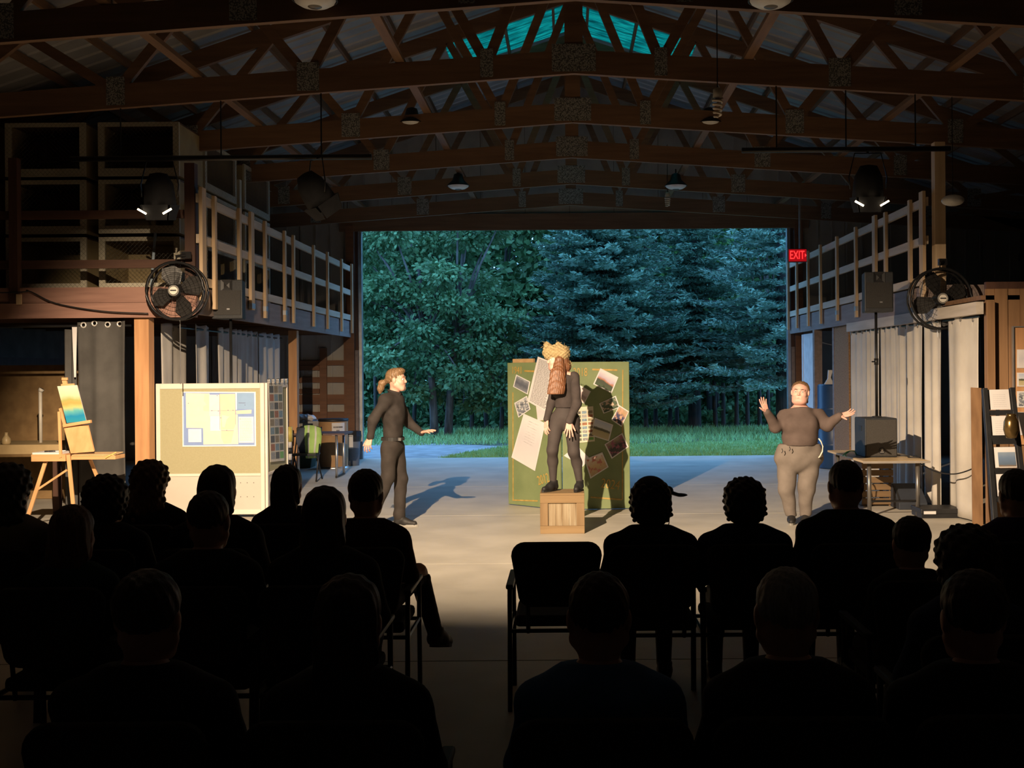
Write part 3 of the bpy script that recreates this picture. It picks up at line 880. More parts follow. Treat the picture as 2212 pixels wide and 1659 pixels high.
FING = [((0.030, 0.090), (0.042, 0.026, 0.020)), ((0.010, 0.094), (0.047, 0.030, 0.021)),
        ((-0.010, 0.089), (0.043, 0.028, 0.020)), ((-0.028, 0.079), (0.033, 0.020, 0.018))]
def hand(w, d, back, thumb_side, curl=(20, 22, 25, 28), spread=6, thumb=(35, 10), sc=1.0):
    """w wrist, d finger direction, back = direction of the back of the hand, thumb_side = +-1"""
    d = Vector(d).normalized(); bk = Vector(back); bk = (bk-d*bk.dot(d)).normalized()
    x = d.cross(bk).normalized()*thumb_side
    w = Vector(w)
    def L(a, b, c): return w + (x*a + d*b + bk*c)*sc
    pr = []
    for i, ((kx, ky), ls) in enumerate(FING):
        pr.append(cone(L(kx*0.55, 0.005, 0), L(kx, ky, 0.002), 0.0145*sc, 0.0115*sc, 0.012*sc))
        an = math.radians((1.5-i)*spread)
        dirv = Vector((math.sin(an), math.cos(an), 0)); pos = Vector((kx, ky, 0.002)); a = 0
        for j, l in enumerate(ls):
            a += math.radians(curl[i]*(0.8, 1.1, 0.7)[j])
            st = Vector((dirv.x*math.cos(a), dirv.y*math.cos(a), -math.sin(a)))*l
            q = pos+st
            r0 = (0.0094, 0.0084, 0.0076)[j]*(0.9 if i == 3 else 1); r1 = (0.0084, 0.0076, 0.0066)[j]*(0.9 if i == 3 else 1)
            pr.append(cone(L(*pos), L(*q), r0*sc, r1*sc, 0.004*sc)); pos = q
    ta, tb = math.radians(thumb[0]), math.radians(thumb[1])
    p0 = Vector((0.020, 0.022, -0.006)); p1 = p0+Vector((math.sin(ta), math.cos(ta), -0.25))*0.040
    p2 = p1+Vector((math.sin(ta-tb), math.cos(ta-tb), -0.2))*0.032; p3 = p2+Vector((math.sin(ta-2*tb), math.cos(ta-2*tb), -0.1))*0.024
    pr += [cone(L(*p0), L(*p1), 0.0155*sc, 0.0125*sc, 0.012*sc), cone(L(*p1), L(*p2), 0.0115*sc, 0.0098*sc, 0.005*sc), cone(L(*p2), L(*p3), 0.0098*sc, 0.0075*sc, 0.004*sc)]
    pr.append(cone(w-d*0.04*sc, L(0, 0.01, 0), 0.024*sc, 0.024*sc, 0.015*sc, (bk, 0.72)))
    return blend_mesh(pr, 0.0028*sc)

def wrinkle(amp, f, ph=0.0):
    def g(X, Y, Z):
        return amp*(np.sin(f*Z+1.7*np.sin(0.55*f*X+ph)+ph)*0.6+np.sin(0.8*f*(X+0.6*Z)+0.7*f*Y+2*ph)*0.4)
    return g
def strands(amp, f):
    def g(X, Y, Z):
        return amp*(np.sin(f*X+0.03*f*np.sin(6*Z))+np.sin(0.9*f*Y+0.02*f*np.sin(7*Z)))*0.5
    return g

def shoe(parent, heel, toe, m=M_shoe, sole=M_sole, laces=M_lace, w=0.042, ankle=None, name='shoe'):
    heel, toe = Vector(heel), Vector(toe)
    d = (toe-heel); L = d.length; d.normalize(); sd = d.cross(Vector((0, 0, 1))).normalized()
    up = sd.cross(d).normalized()
    q = lambda a, z, s=0: heel+d*(a*L)+up*z+sd*s
    pr = [cone(q(0.12, 0.045), q(0.45, 0.045), w*0.86, w*0.95, 0.03), cone(q(0.45, 0.042), q(0.86, 0.032), w*1.0, w*0.78, 0.03),
          cone(q(0.10, 0.05), q(0.16, 0.115), w*0.9, w*0.98, 0.03), cone(q(0.2, 0.10), q(0.5, 0.055), w*0.75, w*0.7, 0.04)]
    o = soft(name, blend_mesh(pr, 0.007, cuts=[(A(q(0, 0.012)), A(-up)), (A(q(0.12, 0.118)), A(up))]), m, parent)
    sp = []
    for i in range(14):
        a = 2*PI*i/14; u = math.cos(a); v = math.sin(a)
        sp.append((0.5*L+u*0.53*L, v*w*(1.02 if u > -0.2 else 0.9)))
    MB().prism(sp, heel, d, sd, up, 0.022).build('sole', sole, o)
    if laces is not None:
        lb = MB()
        for i in range(4):
            a = 0.36+0.09*i; z = 0.098-0.013*i
            lb.tube([q(a, z-0.012, -w*0.55), q(a+0.01, z+0.003, 0), q(a, z-0.012, w*0.55)], 0.0035, 5)
        lb.build('laces', laces, o)
    return o

# ================================================================ man in black, arms held out low
Y0 = 12.62
def Jm(zx, zy, dy=0.0): return P(760+zx/4.147, 760+zy/4.147, Y0+dy)
man = thing('person', 'person in black shirt and trousers with a ponytail, arms held out low', 'person', (P(850, 1135, Y0).x, Y0, 0))
hd = Head(Jm(404, 252), (1.0, -0.18, 0.05), (-0.05, 0, 1), 1.07)
nk = Jm(378, 392, 0.0)
shR, shL = Jm(305, 432, -0.17), Jm(408, 432, 0.17)
elR, wrR = Jm(190, 610, -0.24), Jm(165, 765, -0.22)
elL, wrL = Jm(512, 640, 0.26), Jm(622, 722, 0.20)
hipR, hipL = Jm(335, 850, -0.09), Jm(395, 850, 0.09)
knR, anR = Jm(322, 1130, -0.11), Jm(205, 1425, -0.10)
knL, anL = Jm(440, 1140, 0.08), Jm(425, 1450, 0.06)
anL.z = max(anL.z, 0.09); 
handR = hand(wrR, Jm(138, 862, -0.25)-wrR, (-0.3, -1.0, 0.2), 1, (22, 26, 30, 34), 7, (38, 10))
handL = hand(wrL, Jm(742, 697, 0.10)-wrL, (0.1, -0.3, 1), -1, (8, 8, 10, 14), 6, (35, 8))
torso = [cone(Jm(385, 440), Jm(372, 560), 0.105, 0.118, 0.05), cone(Jm(372, 560), Jm(368, 760), 0.118, 0.108, 0.05), cone(shR, shL, 0.062, 0.062, 0.05)]
body = blend_mesh([cone(*(p_[1], p_[2]), p_[3]*0.85, p_[4]*0.85, 0.05) for p_ in torso]+[cone(shR, elR, .04, .035), cone(elR, wrR, .034, .025), cone(shL, elL, .04, .035), cone(elL, wrL, .034, .025),
                   cone(hipR, knR, .07, .05), cone(knR, anR, .048, .036), cone(hipL, knL, .07, .05), cone(knL, anL, .048, .036), cone(Jm(368, 760), Jm(365, 850), .1, .1)], 0.016)
bo = soft('body', [blend_mesh(hd.skin(nk), 0.0045), handR, handL, body], M_skin, man)
hd.face_bits(man, M_hair_lt)
sh = [cone(p_[1], p_[2], p_[3], p_[4], 0.06, ((0, 1, 0), 1.38)) for p_ in torso[:2]]
sh += [cone(shR, shL, 0.072, 0.072, 0.06), cone(Jm(380, 430), nk, 0.09, 0.062, 0.05),
       cone(shR, elR, 0.066, 0.055, 0.045), cone(elR, wrR, 0.055, 0.040, 0.03), cone(shL, elL, 0.066, 0.053, 0.045), cone(elL, wrL, 0.053, 0.040, 0.03)]
def off(w, e, l=0.0): v = (Vector(w)-Vector(e)).normalized(); return (A(Vector(w)+v*l), A(v))
soft('shirt', blend_mesh(sh, 0.010, cuts=[(A(Jm(368, 772)), np.array([0.02, 0, -1.0])), (A(nk+Vector((0, 0, 0.045))), np.array([0.35, 0, 1.0]))], noise=wrinkle(0.004, 46, 0.5)), M_blk_shirt, man)
cb = MB()
for a0 in (0,):
    ring = [nk+Vector((0.072*math.cos(t)+0.012, 0.074*math.sin(t), 0.040-0.020*math.cos(t))) for t in np.linspace(0.35, 2*PI-0.35, 16)]
    cb.tube(ring, [0.015]*16, 8)
cb.prism([(0, 0), (0.05, -0.012), (0.03, -0.06)], nk+Vector((0.062, -0.035, 0.030)), (0.5, -0.85, 0), (0.2, -0.1, 1), (0.8, 0.5, 0.1), 0.004)
cb.build('collar', M_blk_shirt, man, smooth=True)
b = MB(); c = Jm(368, 778)
ring = [c+Vector((0.128*math.cos(t), 0.158*math.sin(t), 0)) for t in np.linspace(0, 2*PI, 29)]
for p_, q_ in zip(ring[:-1], ring[1:]): b.bar(p_, q_, 0.006, 0.038)
bel = b.build('belt', M_shoe, man)
MB().box(c+Vector((0.09, -0.125, 0)), (0.05, 0.012, 0.034), Matrix.Rotation(-0.6, 3, 'Z')).build('belt_buckle', M_steel, bel)
pt = [cone(Jm(368, 790), Jm(365, 850), 0.108, 0.120, 0.05, ((0, 1, 0), 1.28)), cone(hipR, knR, 0.096, 0.076, 0.04), cone(knR, anR, 0.074, 0.062, 0.03),
      cone(hipL, knL, 0.096, 0.076, 0.04), cone(knL, anL, 0.074, 0.064, 0.03), cone(anL, anL+Vector((0.005, 0, -0.035)), 0.064, 0.062, 0.02), cone(anR, anR+Vector((-0.01, 0, -0.03)), 0.062, 0.060, 0.02)]
soft('trousers', blend_mesh(pt, 0.010, cuts=[(A(Jm(368, 776)), np.array([0, 0, 1.0])), ((0, 0, 0.065), np.array([0, 0, -1.0]))], noise=wrinkle(0.004, 38, 1.5)), M_blk_pants, man)
ft = Vector((anL.x-0.05, anL.y, 0.0)); shoe(man, ft, ft+Vector((0.265, -0.06, 0.0)))
fr = Vector((anR.x-0.06, anR.y, 0.0)); shoe(man, fr, fr+Vector((0.255, -0.07, 0.0)))
hr = [hd.e((0, -0.022, 0.042), (0.084, 0.098, 0.088)), hd.e((0, 0.045, 0.098), (0.062, 0.046, 0.030), 0.03)]
pony0 = hd.p(0, -0.125, -0.010)
hr.append(cone(hd.p(0, -0.09, 0.01), pony0, 0.045, 0.022, 0.03))
pn = [pony0, hd.p(0, -0.165, -0.03), hd.p(0, -0.185, -0.075), hd.p(0, -0.195, -0.125)]
for a, b_, r0, r1 in ((0, 1, .026, .040), (1, 2, .040, .038), (2, 3, .036, .018)): hr.append(cone(pn[a], pn[b_], r0, r1, 0.02))
fcut = hd.p(0, 0.068, 0.055)
soft('hair', blend_mesh(hr, 0.005, noise=lambda X, Y, Z: 0.003*np.sin(160*X+90*Z)*np.sin(140*Y+60*Z)+0.002*np.sin(60*Z),
     cuts=[(A(hd.p(0, 0.012, -0.02)), A(hd.f*0.75-hd.u*0.62))]), M_hair_lt, man)
MB().lathe([(0.024, -0.006), (0.028, 0), (0.024, 0.006)], pony0, 12, Matrix((hd.r, hd.u, hd.f)).transposed()).build('hair_tie', mat('pale_blue_band', (0.45, 0.6, 0.62), rough=0.6), man, smooth=True)

# ================================================================ performer on the crate, hat and long hair
Yc = 12.22; CR_TOP = 0.435
def Jc(zx, zy, dy=0.0): return P(1080+zx/3.687, 720+zy/3.687, Yc+dy)
wc = thing('person', 'person with long brown hair in a ragged straw hat standing on the wooden crate', 'person', (Jc(520, 1240).x, Yc, CR_TOP))
hc = Head(Jc(446, 212), (-0.96, -0.30, -0.04), (-0.10, 0, 1), 0.96)
nk = Jc(508, 305, 0.0)
s1, s2 = Jc(455, 352, 0.02), Jc(590, 345, -0.03)      # far/near shoulders
e1, w1 = Jc(408, 560, 0.02), Jc(372, 682, -0.05)
e2, w2 = Jc(612, 560, -0.08), Jc(552, 700, -0.17)
h1, h2 = Jc(455, 690, 0.0), Jc(572, 690, -0.02)
k1, k2 = Jc(418, 930, -0.06), Jc(588, 945, -0.06)
a1, a2 = Jc(424, 1180, 0.0), Jc(634, 1190, 0.0)
H1 = hand(w1, Jc(366, 800, -0.08)-w1, (-0.8, -0.6, 0), 1, (12, 12, 14, 18), 6, (28, 10), 0.92)
H2 = hand(w2, Jc(545, 805, -0.22)-w2, (0.1, -1, 0.1), -1, (5, 5, 6, 8), 11, (42, 6), 0.95)
bd = [cone(Jc(515, 400), Jc(520, 560), 0.10, 0.085), cone(Jc(520, 560), Jc(515, 680), 0.085, 0.12), cone(s1, s2, 0.05, 0.05), cone(s1, e1, .036, .032), cone(e1, w1, .031, .022),
      cone(s2, e2, .036, .032), cone(e2, w2, .031, .022), cone(h1, k1, .075, .05), cone(k1, a1, .045, .032), cone(h2, k2, .075, .05), cone(k2, a2, .045, .032)]
tp = [cone(Jc(515, 385), Jc(520, 560), 0.118, 0.100, 0.05, ((0, 1, 0), 0.9)), cone(Jc(520, 560), Jc(520, 640), 0.100, 0.118, 0.05), cone(s1, s2, 0.058, 0.060, 0.05),
      cone(Jc(515, 360), nk, 0.085, 0.055, 0.05), cone(s1, e1, 0.056, 0.046, 0.04), cone(e1, w1, 0.046, 0.036, 0.03), cone(s2, e2, 0.060, 0.050, 0.04), cone(e2, w2, 0.050, 0.042, 0.03),
      cone(Jc(450, 470, -0.06), Jc(480, 480, -0.06), 0.055, 0.055, 0.05)]
def knitcut(y): return (A(Jc(520, y)), np.array([0, 0, -1.0]))
arm_ok = wrinkle(0.003, 40, 0.2)
soft('top', [blend_mesh([p_ for i, p_ in enumerate(tp) if i not in (4, 5, 6, 7)], 0.010, cuts=[knitcut(592), (A(nk+Vector((0, 0, -0.012))), np.array([0.2, -0.2, 1.0]))], noise=arm_ok),
             blend_mesh([tp[4], tp[5]], 0.009, noise=arm_ok), blend_mesh([tp[6], tp[7]], 0.009, noise=arm_ok)], M_blk_knit, wc)
lg = [cone(Jc(518, 585), Jc(515, 665), 0.098, 0.128, 0.05, ((0, 1, 0), 0.92)), cone(h1, k1, 0.090, 0.060, 0.04), cone(h2, k2, 0.092, 0.062, 0.04),
      cone(k1, Jc(420, 1020), 0.059, 0.056, 0.03), cone(Jc(420, 1020), a1, 0.056, 0.036, 0.03), cone(k2, Jc(612, 1030), 0.060, 0.056, 0.03), cone(Jc(612, 1030), a2, 0.056, 0.036, 0.03)]
soft('leggings', blend_mesh(lg, 0.009, cuts=[(A(Jc(520, 578)), np.array([0, 0, 1.0]))]), M_leggings, wc)
INNER = lambda L: [cone(p_[1], p_[2], p_[3]*0.8, p_[4]*0.8, p_[5]*0.7, p_[6]) for p_ in L]
soft('body', [blend_mesh(hc.skin(nk, 0.05), 0.0045), H1, H2, blend_mesh(INNER(tp), 0.014), blend_mesh(INNER(lg), 0.014)], M_skin2, wc)
hc.face_bits(wc, M_hair_br)
for an, tw in ((a1, Vector((-0.62, -0.78, 0))), (a2, Vector((-0.25, -0.97, 0)))):
    hl = Vector((an.x, an.y, CR_TOP))-tw*0.055; shoe(wc, hl, hl+tw*0.245, M_shoe, M_shoe, M_shoe, w=0.038)
hb = [hc.e((0, -0.018, 0.036), (0.082, 0.100, 0.086)), cone(hc.p(-0.03, -0.06, 0.02), hc.p(-0.02, -0.09, -0.08), 0.07, 0.075, 0.03)]
hl_ = [cone(Jc(472, 215, -0.085), Jc(460, 330, -0.125), 0.044, 0.062, 0.03, ((0, 1, 0), 0.6)), cone(Jc(450, 330, -0.13), Jc(437, 478, -0.18), 0.070, 0.086, 0.03, ((0, 1, 0), 0.5)),
       cone(Jc(475, 240, -0.04), Jc(468, 440, -0.15), 0.07, 0.07, 0.03, ((0, 1, 0), 0.6))]
hv = [blend_mesh(hb, 0.005, noise=strands(0.0026, 290), cuts=[(A(hc.p(0, 0.04, 0.0)), A(hc.f))]),
      blend_mesh(hl_, 0.005, noise=strands(0.0026, 290), cuts=[(A(Jc(440, 483)), np.array([0.0, 0, -1.0]))])]
soft('hair', hv, mat('auburn_hair', (0.22, 0.095, 0.045), (0.10, 0.042, 0.02), scale=26, rough=0.45, stretch=(5, 5, 0.35), bump=0.4), wc)
# straw hat: woven crown with a torn, lifted brim
M_straw = mat('straw', (0.44, 0.34, 0.18), (0.27, 0.195, 0.09), scale=40, rough=0.85, stretch=(1, 1, 3), bump=0.8)
hp = [cone(Jc(405, 150, 0.0), Jc(490, 160, 0.0), 0.082, 0.092, 0.04, ((0, 1, 0), 1.1)), cone(Jc(372, 95), Jc(385, 160), 0.030, 0.055, 0.04), cone(Jc(468, 95), Jc(470, 150), 0.028, 0.06, 0.04),
      cone(Jc(520, 145, .02), Jc(525, 200, .04), 0.05, 0.035, 0.03), cone(Jc(365, 88), Jc(366, 74), 0.02, 0.012, 0.02), cone(Jc(470, 92), Jc(468, 76), 0.02, 0.01, 0.02),
      cone(Jc(490, 215, 0.02), Jc(550, 238, 0.02), 0.030, 0.026, 0.03), cone(Jc(395, 172), Jc(500, 195), 0.05, 0.05, 0.03)]
hat = soft('straw_hat', blend_mesh(hp, 0.0055, noise=lambda X, Y, Z: 0.006*np.sin(75*X+40*Z)*np.sin(66*Y+85*Z)+0.004*np.sin(150*X)*np.sin(170*Z)), M_straw, wc)
fb_ = MB(); rg = random.Random(4)
for i in range(60):
    a = rg.choice([(365, 75), (372, 110), (468, 78), (520, 120), (545, 165), (560, 245), (480, 225), (350, 110), (400, 180), (440, 185), (530, 100), (420, 110)])
    p0 = Jc(a[0]+rg.uniform(-18, 18), a[1]+rg.uniform(-12, 22), rg.uniform(-.07, .07)); v = Vector((rg.uniform(-1, 1), rg.uniform(-.6, .6), rg.uniform(-.6, 1)))*0.030
    fb_.tube([p0-v*0.4, p0+v*0.4, p0+v], [0.0022, 0.002, 0.0008], 4)
fr_ = fb_.build('straw_fringe', M_straw, hat); fr_['kind'] = 'stuff'

# ================================================================ performer with both hands raised
Yr = 12.65
def Jr(zx, zy, dy=0.0): return P(1600+zx/4.607, 780+zy/4.607, Yr+dy)
wr = thing('person', 'person in a charcoal top and grey joggers with both hands raised', 'person', (Jr(590, 1640).x, Yr, 0))
hq = Head(Jr(592, 312, -0.03), (-0.34, -0.93, 0.06), (0.05, 0, 1), 1.02, 1.2)
nk = Jr(592, 462, 0.0)
s1, s2 = Jr(450, 545, 0.0), Jr(755, 535, 0.0)
e1, w1 = Jr(345, 655, -0.10), Jr(262, 510, -0.22)
e2, w2 = Jr(862, 640, -0.08), Jr(985, 545, -0.20)
h1, h2 = Jr(470, 930, 0.0), Jr(690, 930, 0.0)
k1, k2 = Jr(455, 1260, -0.04), Jr(655, 1270, -0.03)
a1, a2 = Jr(505, 1590, 0.0), Jr(640, 1590, 0.0)
a1.z = a2.z = 0.09
H1 = hand(w1, Jr(205, 355, -0.24)-w1, (-0.45, 0.85, 0.1), 1, (6, 7, 8, 10), 6, (48, 6), 0.98)
H2 = hand(w2, Jr(1150, 505, -0.26)-w2, (0.2, 0.75, -0.75), -1, (14, 14, 16, 18), 5, (62, 6), 0.98)
tor = [cone(Jr(590, 540, -0.02), Jr(590, 660, -0.03), 0.165, 0.185, 0.07, ((0, 1, 0), 0.82)), cone(Jr(590, 660, -0.03), Jr(588, 760, -0.03), 0.190, 0.205, 0.05, ((0, 1, 0), 0.85)),
       cone(Jr(500, 625, -0.11), Jr(680, 625, -0.11), 0.10, 0.10, 0.05), cone(s1, s2, 0.078, 0.078, 0.06), cone(Jr(590, 500), nk, 0.10, 0.075, 0.05)]
ar1 = [cone(s1, e1, 0.082, 0.066, 0.05), cone(e1, w1, 0.064, 0.042, 0.03)]; ar2 = [cone(s2, e2, 0.085, 0.070, 0.05), cone(e2, w2, 0.066, 0.043, 0.03)]
bd = [cone(p_[1], p_[2], p_[3]*.8, p_[4]*.8, .05, p_[6]) for p_ in tor]+[cone(p_[1], p_[2], p_[3]*.7, p_[4]*.7, .03) for p_ in ar1+ar2]+[cone(h1, k1, .10, .07), cone(k1, a1, .06, .045), cone(h2, k2, .10, .07), cone(k2, a2, .06, .045), cone(Jr(588, 800), Jr(580, 930), .17, .16)]
soft('body', [blend_mesh(hq.skin(nk, 0.068, True, 0.010), 0.0045), H1, H2, blend_mesh(bd, 0.018)], M_skin2, wr)
hq.face_bits(wr, M_hair_dk, False)
soft('top', blend_mesh(tor+ar1+ar2, 0.010, cuts=[(A(Jr(590, 835)), np.array([0, 0, -1.0])), (A(nk+Vector((0, -0.02, -0.022))), np.array([0, 0.35, 1.0]))], noise=wrinkle(0.0028, 34, 0.9)), M_sheer, wr)
pt = [cone(Jr(588, 800), Jr(582, 930), 0.205, 0.225, 0.06, ((0, 1, 0), 0.8)), cone(Jr(455, 900), Jr(440, 960), 0.12, 0.12, 0.05), cone(Jr(705, 900), Jr(715, 960), 0.12, 0.12, 0.05),
      cone(h1, k1, 0.135, 0.095, 0.02), cone(k1, a1, 0.092, 0.062, 0.03), cone(h2, k2, 0.135, 0.098, 0.02), cone(k2, a2, 0.092, 0.064, 0.03)]
soft('joggers', blend_mesh(pt, 0.010, cuts=[(A(Jr(590, 822)), np.array([0, 0, 1.0])), ((0, 0, 0.08), np.array([0, 0, -1.0]))], noise=wrinkle(0.0055, 30, 2.2)), M_gry_pants, wr)
for an in (a1, a2):
    tw = Vector((-0.2, -0.98, 0)); hl = Vector((an.x, an.y, 0))-tw*0.06; shoe(wr, hl, hl+tw*0.25, M_shoe, M_sole, None)
MB().tube([Jr(775, 770, -0.14), Jr(800, 800, -0.15), Jr(818, 850, -0.15), Jr(812, 900, -0.15), Jr(790, 945, -0.15), Jr(775, 962, -0.15)], 0.0075, 8).build('side_cord', mat('white_cord', (0.8, 0.72, 0.6), rough=0.7), wr, smooth=True)
db = MB()
for q in (Jr(410, 870, -0.20), Jr(485, 850, -0.22)): db.tube([q, q+Vector((0.008, -0.01, -0.03)), q+Vector((-0.006, -0.01, -0.05))], 0.005, 6)
db.build('drawstring', M_shoe, wr)
hh = [hq.e((0, -0.022, 0.040), (0.084, 0.096, 0.088)), cone(hq.p(0, -0.09, 0.02), hq.p(-0.03, -0.105, -0.05), 0.05, 0.04, 0.03),
      cone(hq.p(0.03, -0.10, -0.04), hq.p(0.062, -0.075, -0.13), 0.036, 0.024, 0.02), cone(hq.p(-0.03, -0.10, -0.04), hq.p(-0.05, -0.08, -0.12), 0.036, 0.024, 0.02)]
soft('hair', blend_mesh(hh, 0.005, noise=lambda X, Y, Z: 0.003*np.sin(150*X+60*Z)*np.sin(120*Y+50*Z), cuts=[(A(hq.p(0, 0.018, 0.04)), A(hq.f*0.80-hq.u*0.6))]), M_hair_br, wr)
# ---------------------------------------------------------------- tools for flat prints
def ray(px, py, o, n):
    """point where the sight line through a photo pixel meets the plane (o, n)"""
    d = P(px, py, 1.0)-Vector((0, 0, H)); o = Vector(o); n = Vector(n)
    c = Vector((0, 0, H)); return c + d*((o-c).dot(n)/d.dot(n))

def printmat(name, stops, scale=4.0, dist=0.15, rough=0.45, tilt=0.0, blot=None):
    if name in MATS: return MATS[name]
    m = bpy.data.materials.new(name); m.use_nodes = True; nt = m.node_tree; b = nt.nodes['Principled BSDF']
    b.inputs['Roughness'].default_value = rough
    uv = nt.nodes.new('ShaderNodeUVMap'); uv.uv_map = 'UVMap'
    sp = nt.nodes.new('ShaderNodeSeparateXYZ'); nz = nt.nodes.new('ShaderNodeTexNoise'); nz.inputs['Scale'].default_value = scale
    nz.inputs['Detail'].default_value = 5
    L = nt.links.new; L(uv.outputs[0], sp.inputs[0]); L(uv.outputs[0], nz.inputs['Vector'])
    ma = nt.nodes.new('ShaderNodeMath'); ma.operation = 'MULTIPLY_ADD'; ma.inputs[1].default_value = dist; 
    sb = nt.nodes.new('ShaderNodeMath'); sb.operation = 'SUBTRACT'; sb.inputs[1].default_value = dist*0.5
    L(nz.outputs['Fac'], ma.inputs[0]); L(sp.outputs['Y'], ma.inputs[2]); L(ma.outputs[0], sb.inputs[0])
    tl = nt.nodes.new('ShaderNodeMath'); tl.operation = 'MULTIPLY_ADD'; tl.inputs[1].default_value = tilt
    L(sp.outputs['X'], tl.inputs[0]); L(sb.outputs[0], tl.inputs[2])
    rp = nt.nodes.new('ShaderNodeValToRGB'); cr = rp.color_ramp
    while len(cr.elements) < len(stops): cr.elements.new(0.5)
    for e, (p, c) in zip(cr.elements, stops): e.position = p; e.color = (*c, 1)
    L(tl.outputs[0], rp.inputs['Fac'])
    out = rp.outputs['Color']
    if blot:
        n2 = nt.nodes.new('ShaderNodeTexNoise'); n2.inputs['Scale'].default_value = blot[1]; n2.inputs['Detail'].default_value = 3
        L(uv.outputs[0], n2.inputs['Vector'])
        r2 = nt.nodes.new('ShaderNodeValToRGB'); r2.color_ramp.elements[0].position = 0.5; r2.color_ramp.elements[1].position = 0.56
        L(n2.outputs['Fac'], r2.inputs['Fac'])
        mx = nt.nodes.new('ShaderNodeMix'); mx.data_type = 'RGBA'
        L(r2.outputs['Color'], mx.inputs['Factor']); L(out, mx.inputs['A']); mx.inputs['B'].default_value = (*blot[0], 1)
        out = mx.outputs['Result']
    L(out, b.inputs['Base Color']); MATS[name] = m
    return m

M_paper = mat('white_paper', (0.64, 0.62, 0.62), (0.59, 0.57, 0.57), scale=2, rough=0.8)
M_ink = mat('ink', (0.12, 0.11, 0.12), rough=0.8)
def sheet(name, c, parent, pic=None, inset=0.06, th=0.003, back=M_paper, nrm=None):
    """thin sheet through four corners (top-left, top-right, bottom-right, bottom-left) with a picture on its face"""
    c = [Vector(v) for v in c]
    n = (c[1]-c[0]).cross(c[3]-c[0]).normalized()
    if nrm is not None and n.dot(Vector(nrm)) < 0: n = -n
    b = MB(); b.add([v for v in c]+[v+n*th for v in c], [(0, 1, 2, 3), (4, 7, 6, 5), (0, 4, 5, 1), (1, 5, 6, 2), (2, 6, 7, 3), (3, 7, 4, 0)], 0)
    o = b.build(name, back, parent)
    if pic is not None:
        bi = lambda u, v: c[0]*(1-u)*(1-v)+c[1]*u*(1-v)+c[2]*u*v+c[3]*(1-u)*v
        me = bpy.data.meshes.new('picture'); r = org(parent)
        vs = [bi(inset, inset), bi(1-inset, inset), bi(1-inset, 1-inset), bi(inset, 1-inset)]
        me.from_pydata([tuple(v+n*(th+0.001)-r) for v in vs], [], [(0, 1, 2, 3)])
        uvl = me.uv_layers.new(name='UVMap')
        for li, q in zip(me.loops, [(0, 1), (1, 1), (1, 0), (0, 0)]): uvl.data[li.index].uv = q
        me.materials.append(pic); me.update()
        q_ = link('picture', me, o)
    return o, n, c
def ink_lines(o, n, c, rows, u0=0.1, u1=0.9, v0=0.12, v1=0.92, m=None, th=0.004, seed=1, thick=0.3, parts=3, name='writing'):
    rg = random.Random(seed); b = MB()
    bi = lambda u, v: c[0]*(1-u)*(1-v)+c[1]*u*(1-v)+c[2]*u*v+c[3]*(1-u)*v
    hgt = (v1-v0)/rows*thick
    for i in range(rows):
        v = v0+(v1-v0)*i/rows; u = u0; e = u1-rg.uniform(0, 0.12)*(u1-u0)
        while u < e:
            w = rg.uniform(0.05, 0.16); w = min(w, e-u)
            q = [bi(u, v)+n*th, bi(u+w, v)+n*th, bi(u+w, v+hgt)+n*th, bi(u, v+hgt)+n*th]
            b.add(q, [(0, 1, 2, 3)]); u += w+0.02
    w_ = b.build(name, m or M_ink, o); w_['kind'] = 'stuff'
    return w_

# ================================================================ painted giant book
M_green = mat('green_paint', (0.19, 0.235, 0.11), (0.15, 0.195, 0.088), scale=3, rough=0.6, detail=6)
M_gold = mat('gold_paint', (0.46, 0.31, 0.09), (0.34, 0.22, 0.05), scale=20, rough=0.6)
BL0, BH0, BR0 = Vector((-0.785, 14.60, 0)), Vector((-0.095, 13.97, 0)), Vector((0.785, 14.05, 0))
BH1 = Vector((-0.065, 13.97, 0)); BZ = 1.865
book = thing('giant_book', 'giant green painted book prop covered with pinned photographs', 'stage prop', (0, 14.05, 0))
nl = (BH0-BL0).cross(Vector((0, 0, 1))).normalized(); nr = (BR0-BH1).cross(Vector((0, 0, 1))).normalized()
if nl.y > 0: nl = -nl
if nr.y > 0: nr = -nr
for a, b_, n in ((BL0, BH0, nl), (BH1, BR0, nr)):
    d = b_-a
    MB().prism([(0, 0.01), (d.length, 0.01), (d.length, BZ), (0, BZ)], a, d.normalized(), (0, 0, 1), -n, 0.035).build('cover', M_green, book, bev=0.006)
d = (BH0-BL0).normalized()
MB().prism([(0.06, 1.70), (0.44, 1.70), (0.44, 1.915), (0.06, 1.915)], BL0-nl*0.04, d, (0, 0, 1), -nl, 0.03).build('batten', wood('batten_wood', (0.5, 0.33, 0.16), (0.38, 0.24, 0.11), 'x'), book)
def bk(zx, zy, side, lift=0.002):
    o, n = (BL0, nl) if side == 'l' else (BH1, nr)
    return ray(1080+zx/3.687, 720+zy/3.687, o+n*lift, n)
def bline(z0, z1, side, w):
    a, b_ = bk(*z0, side), bk(*z1, side); n = nl if side == 'l' else nr
    MB().bar(a, b_, w, 0.003, up=n).build('painted_border', M_gold, book)
bline((103, 470), (105, 1330), 'l', 0.014); bline((100, 1328), (300, 1335), 'l', 0.016)
bline((978, 290), (975, 1325), 'r', 0.013); bline((735, 288), (935, 293), 'r', 0.022); bline((722, 1305), (970, 1325), 'r', 0.018)
bline((195, 300), (290, 303), 'l', 0.022)
